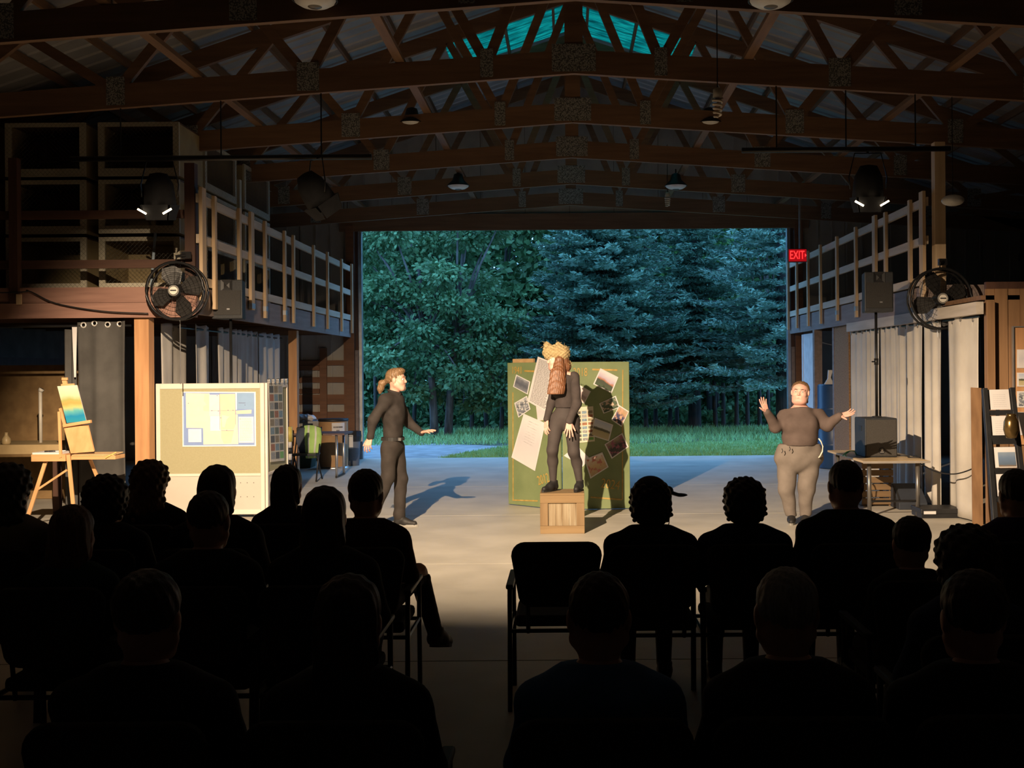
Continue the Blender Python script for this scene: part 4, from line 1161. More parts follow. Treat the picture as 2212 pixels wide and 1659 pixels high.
def btext(s, size, zc, side, rot=0.0, sq=0.75):
    dv = ((BH0-BL0) if side == 'l' else (BR0-BH1)).normalized(); u = Vector((0, 0, 1))
    r = dv*math.cos(rot)+u*math.sin(rot); uu = -dv*math.sin(rot)+u*math.cos(rot)
    place_text('lettering', s, size, bk(*zc, side, 0.004), r, uu, M_gold, book, sq)
btext('1941', 0.135, (135, 297), 'l'); btext('2018', 0.15, (640, 312), 'r', 0, 0.62)
btext('2012', 0.17, (345, 1165), 'l', 0.28, 0.62); btext('2024', 0.17, (880, 1205), 'r', -0.16, 0.72)
dk = (0.05, 0.045, 0.04)
pics = {
 'old_field': printmat('print_grey_field', [(0, (0.20, 0.21, 0.24)), (0.45, (0.09, 0.10, 0.13)), (0.8, (0.16, 0.17, 0.20)), (1, (0.3, 0.32, 0.35))], 5, 0.5),
 'old_barn': printmat('print_grey_barn', [(0, (0.12, 0.13, 0.16)), (0.5, (0.22, 0.24, 0.28)), (0.6, (0.08, 0.09, 0.11)), (1, (0.35, 0.37, 0.4))], 6, 0.4, blot=((0.5, 0.5, 0.5), 5)),
 'sunset': printmat('print_sunset_road', [(0, (0.05, 0.08, 0.04)), (0.42, (0.045, 0.055, 0.035)), (0.5, (0.40, 0.17, 0.10)), (0.62, (0.45, 0.38, 0.48)), (1, (0.62, 0.60, 0.62))], 3, 0.28, tilt=0.12),
 'landscape': printmat('print_pale_landscape', [(0, (0.55, 0.45, 0.38)), (0.4, (0.35, 0.27, 0.28)), (0.55, (0.6, 0.5, 0.52)), (1, (0.75, 0.66, 0.66))], 4, 0.2),
 'collie': printmat('print_dog', [(0, (0.045, 0.075, 0.04)), (0.6, (0.07, 0.10, 0.06)), (1, (0.12, 0.16, 0.12))], 4, 0.3, blot=((0.48, 0.36, 0.28), 3.2)),
 'hug': printmat('print_people_hug', [(0, (0.03, 0.03, 0.06)), (0.5, (0.05, 0.05, 0.12)), (0.7, (0.42, 0.26, 0.14)), (1, (0.38, 0.30, 0.22))], 4, 0.4, blot=((0.52, 0.30, 0.20), 3.5)),
 'meadow': printmat('print_meadow', [(0, (0.50, 0.42, 0.26)), (0.38, (0.42, 0.36, 0.2)), (0.44, (0.08, 0.08, 0.05)), (0.54, (0.10, 0.10, 0.07)), (0.6, (0.55, 0.57, 0.62)), (1, (0.42, 0.48, 0.62))], 5, 0.12),
 'crowd': printmat('print_group', [(0, (0.06, 0.05, 0.05)), (0.5, (0.035, 0.03, 0.03)), (0.8, (0.22, 0.17, 0.12)), (1, (0.3, 0.24, 0.18))], 5, 0.4, blot=((0.26, 0.08, 0.13), 4)),
 'child': printmat('print_child', [(0, (0.42, 0.30, 0.17)), (0.4, (0.55, 0.38, 0.20)), (0.7, (0.6, 0.47, 0.33)), (1, (0.72, 0.68, 0.66))], 4, 0.3, blot=((0.45, 0.16, 0.12), 3)),
 'white': printmat('print_pale_form', [(0, (0.62, 0.58, 0.59)), (0.5, (0.54, 0.52, 0.55)), (1, (0.66, 0.63, 0.64))], 3, 0.4),
}
def bphoto(cs, side, pic, lift, label, inset=0.06):
    c = [bk(x, y, side, lift) for x, y in cs]; n = nl if side == 'l' else nr
    r = sheet('photograph', c, book, pics[pic], inset, 0.002, nrm=n)
    r[0]['label'] = label
    return r
bphoto([(130, 328), (242, 385), (222, 488), (105, 425)], 'l', 'old_field', 0.002, 'old grey photograph of a field')
bphoto([(115, 555), (215, 497), (243, 605), (148, 672)], 'l', 'old_barn', 0.004, 'old grey photograph of a building')
o, n, c = sheet('newspaper_scrap', [bk(285, 560, 'l'), bk(372, 560, 'l'), bk(360, 690, 'l'), bk(300, 700, 'l')], book, pics['white'], 0.03, 0.002, mat('tan_paper', (0.5, 0.44, 0.33), rough=0.8), nrm=nl)
o, n, c = sheet('letter', [bk(303, 185, 'l', 0.008), bk(425, 232, 'l', 0.008), bk(372, 628, 'l', 0.008), bk(218, 540, 'l', 0.008)], book, None, nrm=nl)
o['label'] = 'white typed letter page'
ink_lines(o, n, c, 34, 0.12, 0.95, 0.04, 0.97, seed=3, thick=0.38)
o, n, c = sheet('document', [bk(190, 640, 'l', 0.006), bk(362, 715, 'l', 0.006), bk(280, 1097, 'l', 0.006), bk(92, 988, 'l', 0.006)], book, pics['white'], 0.05, nrm=nl)
o['label'] = 'large pale hand-drawn plan'
ink_lines(o, n, c, 9, 0.3, 0.75, 0.1, 0.6, mat('faint_ink', (0.5, 0.48, 0.5), rough=0.8), seed=8, thick=0.12)
bphoto([(800, 278), (943, 350), (890, 478), (742, 405)], 'r', 'sunset', 0.003, 'photograph of a road at sunset')
bphoto([(600, 392), (724, 462), (672, 560), (590, 520)], 'r', 'landscape', 0.003, 'pale faded landscape photograph')
bphoto([(790, 560), (922, 497), (955, 590), (825, 640)], 'r', 'collie', 0.003, 'photograph of a dog on grass')
bphoto([(950, 572), (1028, 622), (968, 745), (887, 690)], 'r', 'hug', 0.006, 'photograph of people embracing')
bphoto([(755, 672), (902, 728), (868, 860), (718, 812)], 'r', 'meadow', 0.006, 'photograph of a dry meadow under blue sky')
bphoto([(832, 885), (975, 793), (1025, 905), (890, 1000)], 'r', 'crowd', 0.004, 'dark photograph of a group of people')
bphoto([(672, 1005), (815, 947), (865, 1065), (720, 1158)], 'r', 'child', 0.006, 'photograph of a child outdoors')
o, n, c = sheet('paper_sheet', [bk(610, 890, 'r'), bk(715, 995, 'r'), bk(660, 1062, 'r'), bk(508, 975, 'r')], book, pics['white'], 0.05, nrm=nr)
# poster with rows of little pictures
o, n, c = sheet('photo_poster', [bk(590, 590, 'r', 0.003), bk(742, 580, 'r', 0.003), bk(755, 860, 'r', 0.003), bk(600, 875, 'r', 0.003)], book, None, nrm=nr, back=mat('cream_card', (0.66, 0.60, 0.46), rough=0.7))
o['label'] = 'cream poster of small pictures in rows'
bi = lambda u, v: c[0]*(1-u)*(1-v)+c[1]*u*(1-v)+c[2]*u*v+c[3]*(1-u)*v
cols = [(0.10, 0.09, 0.07), (0.22, 0.32, 0.40), (0.30, 0.24, 0.14), (0.14, 0.16, 0.10), (0.36, 0.36, 0.36), (0.40, 0.16, 0.07)]
for i in range(8):
    for j in range(3):
        u0, v0 = 0.08+0.31*j, 0.12+0.108*i; k = (i*3+j) % 6
        if i == 3: k = 5
        m_ = mat('tiny_picture_%d' % k, cols[k], tuple(x*0.4+0.05 for x in cols[k]), scale=60, rough=0.6)
        if i == 7 and j == 2: m_ = mat('tiny_picture_green', (0.18, 0.40, 0.10), rough=0.6)
        q = [bi(u0, v0)+n*0.005, bi(u0+0.25, v0)+n*0.005, bi(u0+0.25, v0+0.075)+n*0.005, bi(u0, v0+0.075)+n*0.005]
        b = MB().add(q, [(0, 1, 2, 3)]); b.build('small_picture', m_, o)

# ================================================================ crate the performer stands on
M_cw = wood('weathered_crate_wood', (0.27, 0.18, 0.09), (0.185, 0.115, 0.052), 'x', 0.75)
M_cwz = wood('weathered_crate_upright', (0.25, 0.165, 0.085), (0.175, 0.11, 0.052), 'z', 0.75)
M_cp = wood('worn_painted_plank', (0.34, 0.28, 0.19), (0.20, 0.135, 0.07), 'z', 0.8, 9)
cx0, cx1 = P(1167, 1150, 11.97).x, P(1263, 1150, 11.97).x; cy0, cy1 = 11.97, 12.42
crate = thing('wooden_crate', 'weathered wooden crate under the performer in the straw hat', 'crate', ((cx0+cx1)/2, (cy0+cy1)/2, 0))
hgt = CR_TOP
for k in range(4):
    y0_ = cy0+(cy1-cy0)*k/4; MB().bx(cx0, cx1, y0_+0.002, y0_+(cy1-cy0)/4-0.002, hgt-0.02, hgt).build('top_plank', M_cw, crate, bev=0.003)
for y_, sg in ((cy0, 1), (cy1, -1)):
    f0, f1 = y_, y_+sg*0.02
    MB().bx(cx0, cx1, f0, f1, hgt-0.105, hgt-0.021).build('rail', M_cw, crate, bev=0.003)
    MB().bx(cx0, cx1, f0, f1, 0.0, 0.085).build('rail', M_cw, crate, bev=0.003)
    for a, b_ in ((cx0, cx0+0.085), (cx1-0.085, cx1)): MB().bx(a, b_, f0, f1, 0.086, hgt-0.106).build('stile', M_cwz, crate, bev=0.003)
    n_ = 6; w_ = (cx1-cx0-0.04)/n_
    for k in range(n_): MB().bx(cx0+0.02+k*w_+0.001, cx0+0.02+(k+1)*w_-0.001, f1, f1+sg*0.012, 0.02, hgt-0.03).build('slat', M_cp, crate)
for x_, sg in ((cx0, 1), (cx1, -1)):
    for z0_, z1_ in ((0.0, 0.10), (hgt-0.12, hgt-0.021)): MB().bx(x_, x_+sg*0.018, cy0+0.021, cy1-0.021, z0_, z1_).build('side_rail', M_cw, crate)
    MB().bx(x_+sg*0.018, x_+sg*0.028, cy0+0.033, cy1-0.033, 0.01, hgt-0.03).build('side_panel', M_cwz, crate)

# ================================================================ display board
M_bframe = mat('cream_frame', (0.66, 0.59, 0.52), (0.60, 0.53, 0.46), scale=3, rough=0.5)
M_felt = mat('olive_felt', (0.34, 0.32, 0.20), (0.32, 0.30, 0.185), scale=60, rough=0.95, bump=0.1)
M_lower = mat('cream_panel', (0.50, 0.46, 0.41), (0.46, 0.42, 0.37), scale=2, rough=0.7)
YBd = 13.5
bx0, bx1 = P(337, 950, YBd).x, P(571, 950, YBd).x; bzt = P(450, 828, YBd).z
zf1, zf0 = P(450, 840, YBd).z, P(450, 1023, YBd).z
board = thing('display_board', 'folding display board with olive felt and a pinned map', 'display board', ((bx0+bx1)/2, YBd, 0))
def panel(pt, x0, x1, wing=False):
    """one leaf; pt maps (along, depth, z) to the place"""
    def q(name, a0, a1, d0, d1, z0, z1, m, par=board, bev=0.0):
        b = MB(); vs = [pt(a, d, z) for a in (a0, a1) for d in (d0, d1) for z in (z0, z1)]
        b.add(vs, [(0, 1, 3, 2), (4, 6, 7, 5), (0, 4, 5, 1), (2, 3, 7, 6), (0, 2, 6, 4), (1, 5, 7, 3)]); return b.build(name, m, par, bev=bev)
    fw = 0.05
    q('felt_panel', x0+fw, x1-fw, 0.012, 0.03, zf0, zf1, M_felt)
    q('lower_panel', x0+fw, x1-fw, 0.012, 0.03, 0.10, zf0-0.03, M_lower)
    q('frame_stile', x0, x0+fw, 0, 0.045, 0.04, bzt, M_bframe, bev=0.006); q('frame_stile', x1-fw, x1, 0, 0.045, 0.04, bzt, M_bframe, bev=0.006)
    q('frame_rail', x0+fw, x1-fw, 0, 0.045, zf1, bzt, M_bframe, bev=0.006); q('frame_rail', x0+fw, x1-fw, 0, 0.045, zf0-0.035, zf0, M_bframe, bev=0.006)
    q('frame_rail', x0+fw, x1-fw, 0, 0.045, 0.04, 0.10, M_bframe, bev=0.006)
    for a in (x0+0.1, x1-0.1): q('foot', a-0.03, a+0.03, -0.02, 0.07, 0.0, 0.04, M_black)
    for i in range(3):
        for j in range(2): q('screw', x1-0.30+0.08*i, x1-0.292+0.08*i, 0.009, 0.013, 0.42-0.17*j, 0.428-0.17*j, M_black)
panel(lambda a, d, z: (a, YBd+d, z), bx0, bx1)
panel(lambda a, d, z: (bx1+0.006+0.0*a-d+0.02-0.02*a, YBd+0.05+a, z), 0.0, 1.10)
# map
mc = [P(393, 846, YBd), P(552, 846.5, YBd), P(553, 964, YBd), P(394, 965, YBd)]
o, n, c = sheet('wall_map', [Vector((v.x, YBd+0.008, v.z)) for v in mc], board, None, nrm=(0, -1, 0), back=mat('map_paper', (0.86, 0.84, 0.82), rough=0.5), th=0.002)
o['label'] = 'printed road map in cream, peach and blue'
mcol = {'blue': (0.22, 0.32, 0.62), 'sea': (0.24, 0.38, 0.62), 'cream': (0.88, 0.80, 0.60), 'peach': (0.86, 0.64, 0.48), 'pink': (0.84, 0.72, 0.74), 'white': (0.92, 0.91, 0.88), 'lilac': (0.84, 0.78, 0.82), 'tan': (0.86, 0.74, 0.52), 'line': (0.50, 0.28, 0.30), 'deep': (0.16, 0.20, 0.35)}
def mp(poly, col, lift):
    q = []
    for x, y in poly:
        u, v = (x-110)/1475, (y-145)/1095; q.append(c[0]*(1-u)*(1-v)+c[1]*u*(1-v)+c[2]*u*v+c[3]*(1-u)*v + n*(0.002+lift*0.0006))
    MB().add(q, [tuple(range(len(q)))]).build('map_region', mat('map_'+col, tuple(x*0.9 for x in mcol[col]), tuple(x*0.85 for x in mcol[col]), scale=12, rough=0.5), o)
R4 = lambda a, b, c_, d: [(a, b), (c_, b), (c_, d), (a, d)]
mp(R4(135, 165, 1555, 1215), 'blue', 1)
mp([(185, 175), (660, 180), (655, 600), (1220, 600), (1230, 1195), (530, 1200), (525, 870), (190, 865)], 'cream', 2)
mp([(560, 190), (650, 190), (650, 540), (540, 530), (530, 450), (600, 400), (545, 330)], 'tan', 3)
mp(R4(655, 205, 860, 625), 'pink', 3); mp(R4(670, 630, 872, 925), 'white', 3)
mp([(860, 190), (1175, 185), (1180, 800), (1135, 900), (880, 905)], 'peach', 3)
mp([(890, 930), (1140, 930), (1085, 1170), (940, 1185), (885, 1060)], 'peach', 4); mp([(905, 610), (1060, 640), (1000, 700), (960, 860), (910, 850)], 'cream', 4)
mp(R4(1180, 165, 1208, 505), 'white', 3); mp(R4(1212, 162, 1548, 495), 'sea', 2); mp([(1185, 525), (1500, 505), (1495, 580), (1190, 590)], 'tan', 3)
mp(R4(1240, 645, 1540, 1168), 'lilac', 3); mp(R4(230, 890, 490, 1150), 'white', 4)
mp(R4(1240, 362, 1380, 374), 'deep', 4); mp(R4(856, 185, 864, 905), 'line', 5); mp(R4(890, 922, 1140, 930), 'line', 5); mp(R4(660, 520, 1170, 525), 'line', 5); mp(R4(1172, 190, 1178, 800), 'line', 5)
for q in ((235, 378), (705, 522), (835, 530), (1030, 515), (1130, 515), (882, 668), (1000, 918), (1270, 695), (815, 222), (1370, 410)): mp(R4(q[0]-9, q[1]-8, q[0]+9, q[1]+8), 'deep', 6)
bi2 = lambda u, v: c[0]*(1-u)*(1-v)+c[1]*u*(1-v)+c[2]*u*v+c[3]*(1-u)*v
ink_lines(o, n, [bi2(.77, .46), bi2(.965, .46), bi2(.965, .93), bi2(.77, .93)], 22, 0.05, 0.95, 0.05, 0.95, MATS['map_peach'], 0.0058, 5, 0.35)
ink_lines(o, n, [bi2(.085, .69), bi2(.25, .69), bi2(.25, .91), bi2(.085, .91)], 10, 0.08, 0.92, 0.08, 0.95, MATS['map_lilac'], 0.0058, 6, 0.35)
# photo strip pinned to the side leaf
wn = Vector((1, 0.02, 0))
def wp(a, z, l=0.0): return Vector((bx1+0.026-0.02*a+l, YBd+0.05+a, z))
strip = [wp(0.05, bzt-0.01), wp(0.78, bzt-0.02), wp(0.86, 0.62), wp(0.12, 0.66)]
o, n, c = sheet('photo_strip', strip, board, None, nrm=(1, 0, 0), back=mat('strip_card', (0.62, 0.58, 0.5), rough=0.7))
o['label'] = 'long poster strip of small photographs'
for i in range(9):
    for j in range(3):
        u0, v0 = 0.06+0.31*j, 0.03+0.106*i; k = (i*5+j*2) % 6
        q = [bi2(u0, v0)+n*0.004, bi2(u0+0.27, v0)+n*0.004, bi2(u0+0.27, v0+0.088)+n*0.004, bi2(u0, v0+0.088)+n*0.004]
        m_ = MATS['tiny_picture_green'] if (i == 8 and j == 2) else MATS['tiny_picture_%d' % k]
        MB().add(q, [(0, 1, 2, 3)]).build('small_picture', m_, o)
for a in (0.1, 0.32, 0.55, 0.8, 1.0):
    MB().box(wp(a, bzt+0.02), (0.04, 0.05, 0.05), Matrix.Rotation(0.3, 3, 'X')).build('clip', M_steel, board, bev=0.006)

# ================================================================ painter's box easel
Ye = 12.2
def Je(zx, zy, dy=0.0): return P(zx/3.771, 680+zy/3.771, Ye+dy)
M_ez = wood('orange_beech', (0.62, 0.36, 0.17), (0.52, 0.28, 0.12), 'z', 0.5)
M_ezx = wood('orange_beech_crosswise', (0.62, 0.36, 0.17), (0.52, 0.28, 0.12), 'x', 0.5)
ea = thing('box_easel', 'orange beech box easel holding a small seascape', 'easel', (Je(520, 1500).x, Ye, 0))
def to_floor(a, b): a, b = Vector(a), Vector(b); t = a.z/(a.z-b.z); return a+(b-a)*t
l1 = to_floor(Je(557, 1150), Je(595, 1540)); l2 = to_floor(Je(372, 1205, 0.05), Je(275, 1500, 0.0)); l3 = to_floor(Je(740, 1190, 0.25), Je(800, 1340, 0.33))
MB().bar(Je(557, 1140), l1, 0.040, 0.024, up=(0, 1, 0)).build('leg', M_ez, ea, bev=0.003)
MB().bar(Je(372, 1195, 0.05), l2, 0.040, 0.024, up=(0, 1, 0)).build('leg', M_ez, ea, bev=0.003)
MB().bar(Je(735, 1180, 0.25), l3, 0.036, 0.024, up=(0, 1, 0)).build('leg', M_ez, ea, bev=0.003)
MB().bar(Je(545, 1265, 0.02), Je(312, 1420, 0.02), 0.022, 0.018, up=(0, 1, 0)).build('brace', M_ez, ea)
a, b_ = Je(260, 1195), Je(538, 1135)
bxm = MB().bx(a.x, b_.x, Ye-0.02, Ye+0.30, a.z, b_.z).build('paint_box', M_ezx, ea, bev=0.004)
MB().bx(a.x+0.01, b_.x-0.05, Ye-0.01, Ye+0.26, b_.z, b_.z+0.02).build('paper_pad', M_paper, ea)
for x_, c_ in ((0.12, (0.03, 0.03, 0.03)), (0.17, (0.05, 0.05, 0.06)), (0.24, (0.6, 0.6, 0.6))):
    MB().tube([(a.x+x_, Ye+0.04, b_.z+0.028), (a.x+x_+0.09, Ye+0.09, b_.z+0.03)], 0.009, 8).build('paint_tube', mat('tube_%d' % int(x_*100), c_, rough=0.4), ea, smooth=True)
a2, b2 = Je(585, 1180, 0.02), Je(945, 1150, 0.02)
MB().bx(a2.x, b2.x, Ye+0.0, Ye+0.27, a2.z, b2.z+0.005).build('drawer', M_ezx, ea, bev=0.004)
MB().box(((a2.x+b2.x)/2, Ye+0.12, b2.z+0.02), (b2.x-a2.x-0.02, 0.25, 0.008), Matrix.Rotation(0.06, 3, 'X')).build('palette', mat('palette_wood', (0.75, 0.52, 0.28), (0.65, 0.42, 0.2), rough=0.4), ea)
MB().tube([Je(860, 1165, -0.02), Je(948, 1118, 0.0)], 0.005, 6).build('brush', mat('brush_handle', (0.8, 0.55, 0.15), rough=0.4), ea)
lid = [Je(515, 905, 0.16), Je(715, 905, 0.16), Je(765, 1115, 0.04), Je(575, 1130, 0.04)]
b = MB(); nn = Vector((0, 0.03, 0.01)); b.add(lid+[v+nn for v in lid], [(0, 1, 2, 3), (4, 7, 6, 5), (0, 4, 5, 1), (1, 5, 6, 2), (2, 6, 7, 3), (3, 7, 4, 0)]); b.build('lid', M_ez, ea, bev=0.003)
MB().bar(Je(482, 790, 0.12), Je(496, 1165, -0.02), 0.028, 0.02, up=(0, 1, 0)).build('side_arm', M_ez, ea)
MB().bar(Je(492, 762, 0.20), Je(545, 960, 0.15), 0.03, 0.02, up=(0, 1, 0)).build('side_arm', M_ez, ea)
MB().bar(Je(524, 522, 0.30), Je(620, 1010, 0.15), 0.05, 0.022, up=(0, 1, 0)).build('mast', M_ez, ea)
MB().bar(Je(500, 575, 0.265), Je(606, 570, 0.265), 0.03, 0.03).build('clamp', M_ezx, ea, bev=0.004)
MB().bar(Je(505, 522, 0.285), Je(552, 522, 0.285), 0.03, 0.03).build('clamp', M_ezx, ea, bev=0.004)
MB().bar(Je(518, 905, 0.14), Je(742, 868, 0.14), 0.05, 0.035).build('ledge', M_ezx, ea, bev=0.004)
cv = [Je(472, 585, 0.25), Je(632, 575, 0.25), Je(708, 868, 0.14), Je(550, 884, 0.14)]
M_sea = printmat('seascape_paint', [(0.0, (0.02, 0.24, 0.34)), (0.16, (0.01, 0.20, 0.38)), (0.30, (0.10, 0.36, 0.36)), (0.40, (0.42, 0.44, 0.17)), (0.50, (0.46, 0.30, 0.09)), (0.60, (0.34, 0.34, 0.11)), (0.72, (0.46, 0.53, 0.34)), (1, (0.50, 0.60, 0.46))], 2.5, 0.16, rough=0.4)
t = thing('painting', 'small seascape painting standing on the box easel', 'painting', tuple((cv[2]+cv[3])/2))
o, n, c = sheet('canvas', cv, t, M_sea, 0.0, 0.016, nrm=(0, -1, 0.1))
# ---------------------------------------------------------------- stage lights
M_glow = mat('lamp_glow', (1.0, 0.80, 0.52), (1.0, 0.78, 0.5), emit=9.0)
M_stage = mat('matt_black', (0.018, 0.018, 0.02), (0.012, 0.012, 0.013), rough=0.85, spec=0.2)
M_lens = mat('lens_glass', (0.05, 0.09, 0.2), (0.02, 0.04, 0.1), rough=0.15)
def bar_pipe(x0, x1, y, z, label, hang_to):
    t = thing('lighting_pipe', label, 'lighting pipe', ((x0+x1)/2, y, z), 'lighting pipes under the trusses')
    MB().tube([(x0, y, z), (x1, y, z)], 0.03, 10).build('pipe', M_blackm, t, smooth=True)
    n = 3
    for i in range(n):
        x = x0+(x1-x0)*(i+0.5)/n; MB().tube([(x, y, z+0.02), (x, y, chord_z(x)+0.05)], 0.008, 6).build('hanger', M_blackm, t)
    return t
zb = P(500, 341, 12.15).z
bar_pipe(P(150, 0, 12.15).x, P(800, 0, 12.15).x, 12.15, zb, 'black lighting pipe above the loft with the cages', None)
zb2 = P(1820, 323, 12.15).z
bar_pipe(P(1600, 0, 12.15).x, P(2050, 0, 12.15).x, 12.15, zb2, 'black lighting pipe above the exit sign side loft', None)

def stage_light(px, py, y, zpipe, aim, label, glow=True, size=1.3):
    c = P(px, py, y)
    t = thing('stage_light', label, 'stage light', tuple(c), 'stage lights on the pipes')
    a = Vector(aim).normalized(); R = Matrix(frame_of(a)).transposed()
    s = size
    MB().lathe([(0.02, -0.20*s), (0.07*s, -0.19*s), (0.115*s, -0.10*s), (0.125*s, 0.0), (0.13*s, 0.07*s), (0.115*s, 0.07*s), (0.11*s, 0.02*s)], c, 18, R).build('housing', M_stage, t, smooth=True)
    MB().lathe([(0.001, 0.03*s), (0.11*s, 0.03*s)], c, 18, R).build('lens', M_lens, t)
    for k in range(4):
        an = PI/4*0+PI/2*k; d = R @ Vector((math.cos(an), math.sin(an), 0)); e = R @ Vector((-math.sin(an), math.cos(an), 0))
        o = c+a*0.07*s+d*0.125*s
        MB().prism([(-0.11*s, 0), (0.11*s, 0), (0.085*s, 0.13*s), (-0.085*s, 0.13*s)], o, e, (a*0.97-d*0.25), d, 0.004).build('barn_door', M_stage, t)
    yk = MB(); sx = R @ Vector((1, 0, 0)); top = Vector((c.x, c.y, c.z+0.30*s))
    yk.tube([c+sx*0.15*s, c+sx*0.16*s+Vector((0, 0, 0.10*s)), top+sx*0.11*s, top-sx*0.11*s, c-sx*0.16*s+Vector((0, 0, 0.10*s)), c-sx*0.15*s], 0.008, 6)
    yk.build('yoke', M_blackm, t, smooth=True)
    MB().tube([top, (top.x, c.y, (top.z+zpipe)/2), (top.x, 12.15, zpipe-0.025)], 0.014, 8).build('hanging_clamp', M_blackm, t)
    if glow:
        for sg in (-1, 1):
            q = c+Vector((sg*0.105*s, -0.12*s, -0.14*s))
            MB().bar(q-Vector((sg*-0.035*s, 0, -0.02*s)), q+Vector((sg*-0.035*s, 0, -0.02*s)), 0.012, 0.018).build('glowing_slit', M_glow, t)
    return t
stage_light(345, 425, 12.15, zb, (0.0, 0.12, -1), 'black stage light with glowing slits in front of the wire cages')
stage_light(684, 420, 12.15, zb, (0.45, 0.35, -0.8), 'unlit black stage light at the inner end of the pipe', False)
stage_light(1875, 408, 12.15, zb2, (0.0, 0.12, -1), 'black stage light with glowing slits above the hanging loudspeaker pole')
# the lamp that lights the players: a flood with a top and a bottom shutter
kp = Vector(KEY_POS)
ka = Vector((math.sin(math.radians(10)), math.cos(math.radians(10)), 0)); ks = Vector((ka.y, -ka.x, 0))
fl_ = thing('flood_light', 'black flood light above the audience with top and bottom shutters', 'stage light', tuple(kp))
MB().bar(kp-ka*0.28, kp-ka*0.05, 0.62, 0.30).build('housing', M_black, fl_, bev=0.01)
b = MB(); o_ = kp+ka*0.2
b.prism([(-0.42, -0.2*math.tan(math.radians(10.5))), (0.42, -0.2*math.tan(math.radians(10.5))), (0.42, 0.16), (-0.42, 0.16)], o_, ks, (0, 0, 1), ka, 0.004); b.build('shutter', M_black, fl_)
b = MB(); b.prism([(-0.42, -0.08*math.tan(math.radians(40))), (0.42, -0.08*math.tan(math.radians(40))), (0.42, -0.35), (-0.42, -0.35)], kp+ka*0.08, ks, (0, 0, 1), ka, 0.004); b.build('shutter', M_black, fl_)
b = MB(); b.bar(kp+ks*0.42-ka*0.1, kp+ks*0.42+ka*0.2, 0.006, 0.05); b.build('shutter_arm', M_blackm, fl_)
b = MB(); b.bar(kp-ks*0.42-ka*0.1, kp-ks*0.42+ka*0.2, 0.006, 0.05); b.build('shutter_arm', M_blackm, fl_)
MB().tube([kp-ka*0.15+Vector((0, 0, 0.15)), (kp.x-0.03, 4.80, chord_z(kp.x)+0.05)], 0.02, 8).build('hanging_clamp', M_blackm, fl_)
truss(4.87, 'rough timber roof truss holding the flood light above the audience')

# ---------------------------------------------------------------- ring lamps, bulbs
M_refl = mat('white_reflector', (0.75, 0.75, 0.74), rough=0.35)
def ring_lamp(x, y, z, label):
    t = thing('ring_lamp', label, 'ceiling lamp', (x, y, z), 'round ring lamps under the roof')
    MB().lathe([(0.02, 0.22), (0.07, 0.20), (0.10, 0.10), (0.185, 0.015), (0.195, 0.0), (0.185, 0.0)], (x, y, z), 24).build('housing', M_black, t, smooth=True)
    MB().lathe([(0.06, -0.055), (0.12, -0.045), (0.165, -0.018), (0.178, 0.004)], (x, y, z), 24).build('diffuser', M_refl, t, smooth=True)
    MB().lathe([(0.001, -0.066), (0.045, -0.064), (0.062, -0.052)], (x, y, z), 16).build('bulb', mat('dark_bulb', (0.10, 0.09, 0.08), rough=0.3), t, smooth=True)
    MB().tube([(x, y, z+0.2), (x, y, chord_z(x)+CD+0.03)], 0.012, 6).build('stem', M_blackm, t)
for y, nm in ((9.45, 'nearest the audience'), (14.65, 'above the bulletin board and crate'), (18.9, 'closest to the doorway')):
    for s, sd in ((-1, 'on the cage loft side'), (1, 'on the exit sign side')):
        pxl = {(9.45, -1): 680, (9.45, 1): 1665, (14.65, -1): 890, (14.65, 1): 1532, (18.9, -1): 990, (18.9, 1): 1460}[(y, s)]
        pyl = {9.45: 1, 14.65: 268, 18.9: 402}[y]
        q = P(pxl, pyl, y)
        wh = {9.45: 'hung ahead of the sixth truss', 14.65: 'hung by the fourth truss', 18.9: 'hung between the second and third trusses'}[y]
        ring_lamp(q.x, y, q.z, 'round black ring lamp %s %s' % (wh, sd))
def spiral_bulb(px, py, y, r, h, label):
    c = P(px, py, y); t = thing('spiral_bulb', label, 'light bulb', tuple(c))
    pts = [c+Vector((r*math.cos(a)*(1-0.35*a/30), r*math.sin(a)*(1-0.35*a/30), 0.3*h-h*a/30)) for a in np.linspace(0, 30, 90)]
    MB().tube(pts, r*0.26, 6).build('tube', mat('old_bulb', (0.62, 0.52, 0.4), rough=0.4), t, smooth=True)
    MB().lathe([(r*0.5, 0.3*h), (r*0.95, 0.34*h), (r*0.95, 0.75*h), (r*0.5, 0.85*h)], c, 14).build('base', mat('bulb_base', (0.4, 0.36, 0.3), rough=0.5), t, smooth=True)
    MB().tube([c+Vector((0, 0, 0.8*h)), Vector((c.x, c.y, chord_z(c.x)+CD+0.5))], 0.006, 5).build('cable', M_blackm, t)
spiral_bulb(1550, 225, 11.6, 0.05, 0.20, 'large beige spiral bulb hanging by the ring lamp')
spiral_bulb(1442, 432, 19.2, 0.045, 0.16, 'small spiral bulb hanging near the doorway header')
c = P(2058, 433, 12.15); t = thing('pendant_shade', 'pale oval pendant lamp hanging beside the pine corner post', 'ceiling lamp', tuple(c))
MB().ball(c, 0.125, 16, 9, 0, (1, 0.8, 0.5)).build('shade', mat('milky_glass', (0.42, 0.4, 0.37), rough=0.3), t, smooth=True)
MB().tube([c+Vector((0, 0, 0.05)), (c.x, c.y, chord_z(c.x)+0.05)], 0.005, 5).build('cable', M_blackm, t)

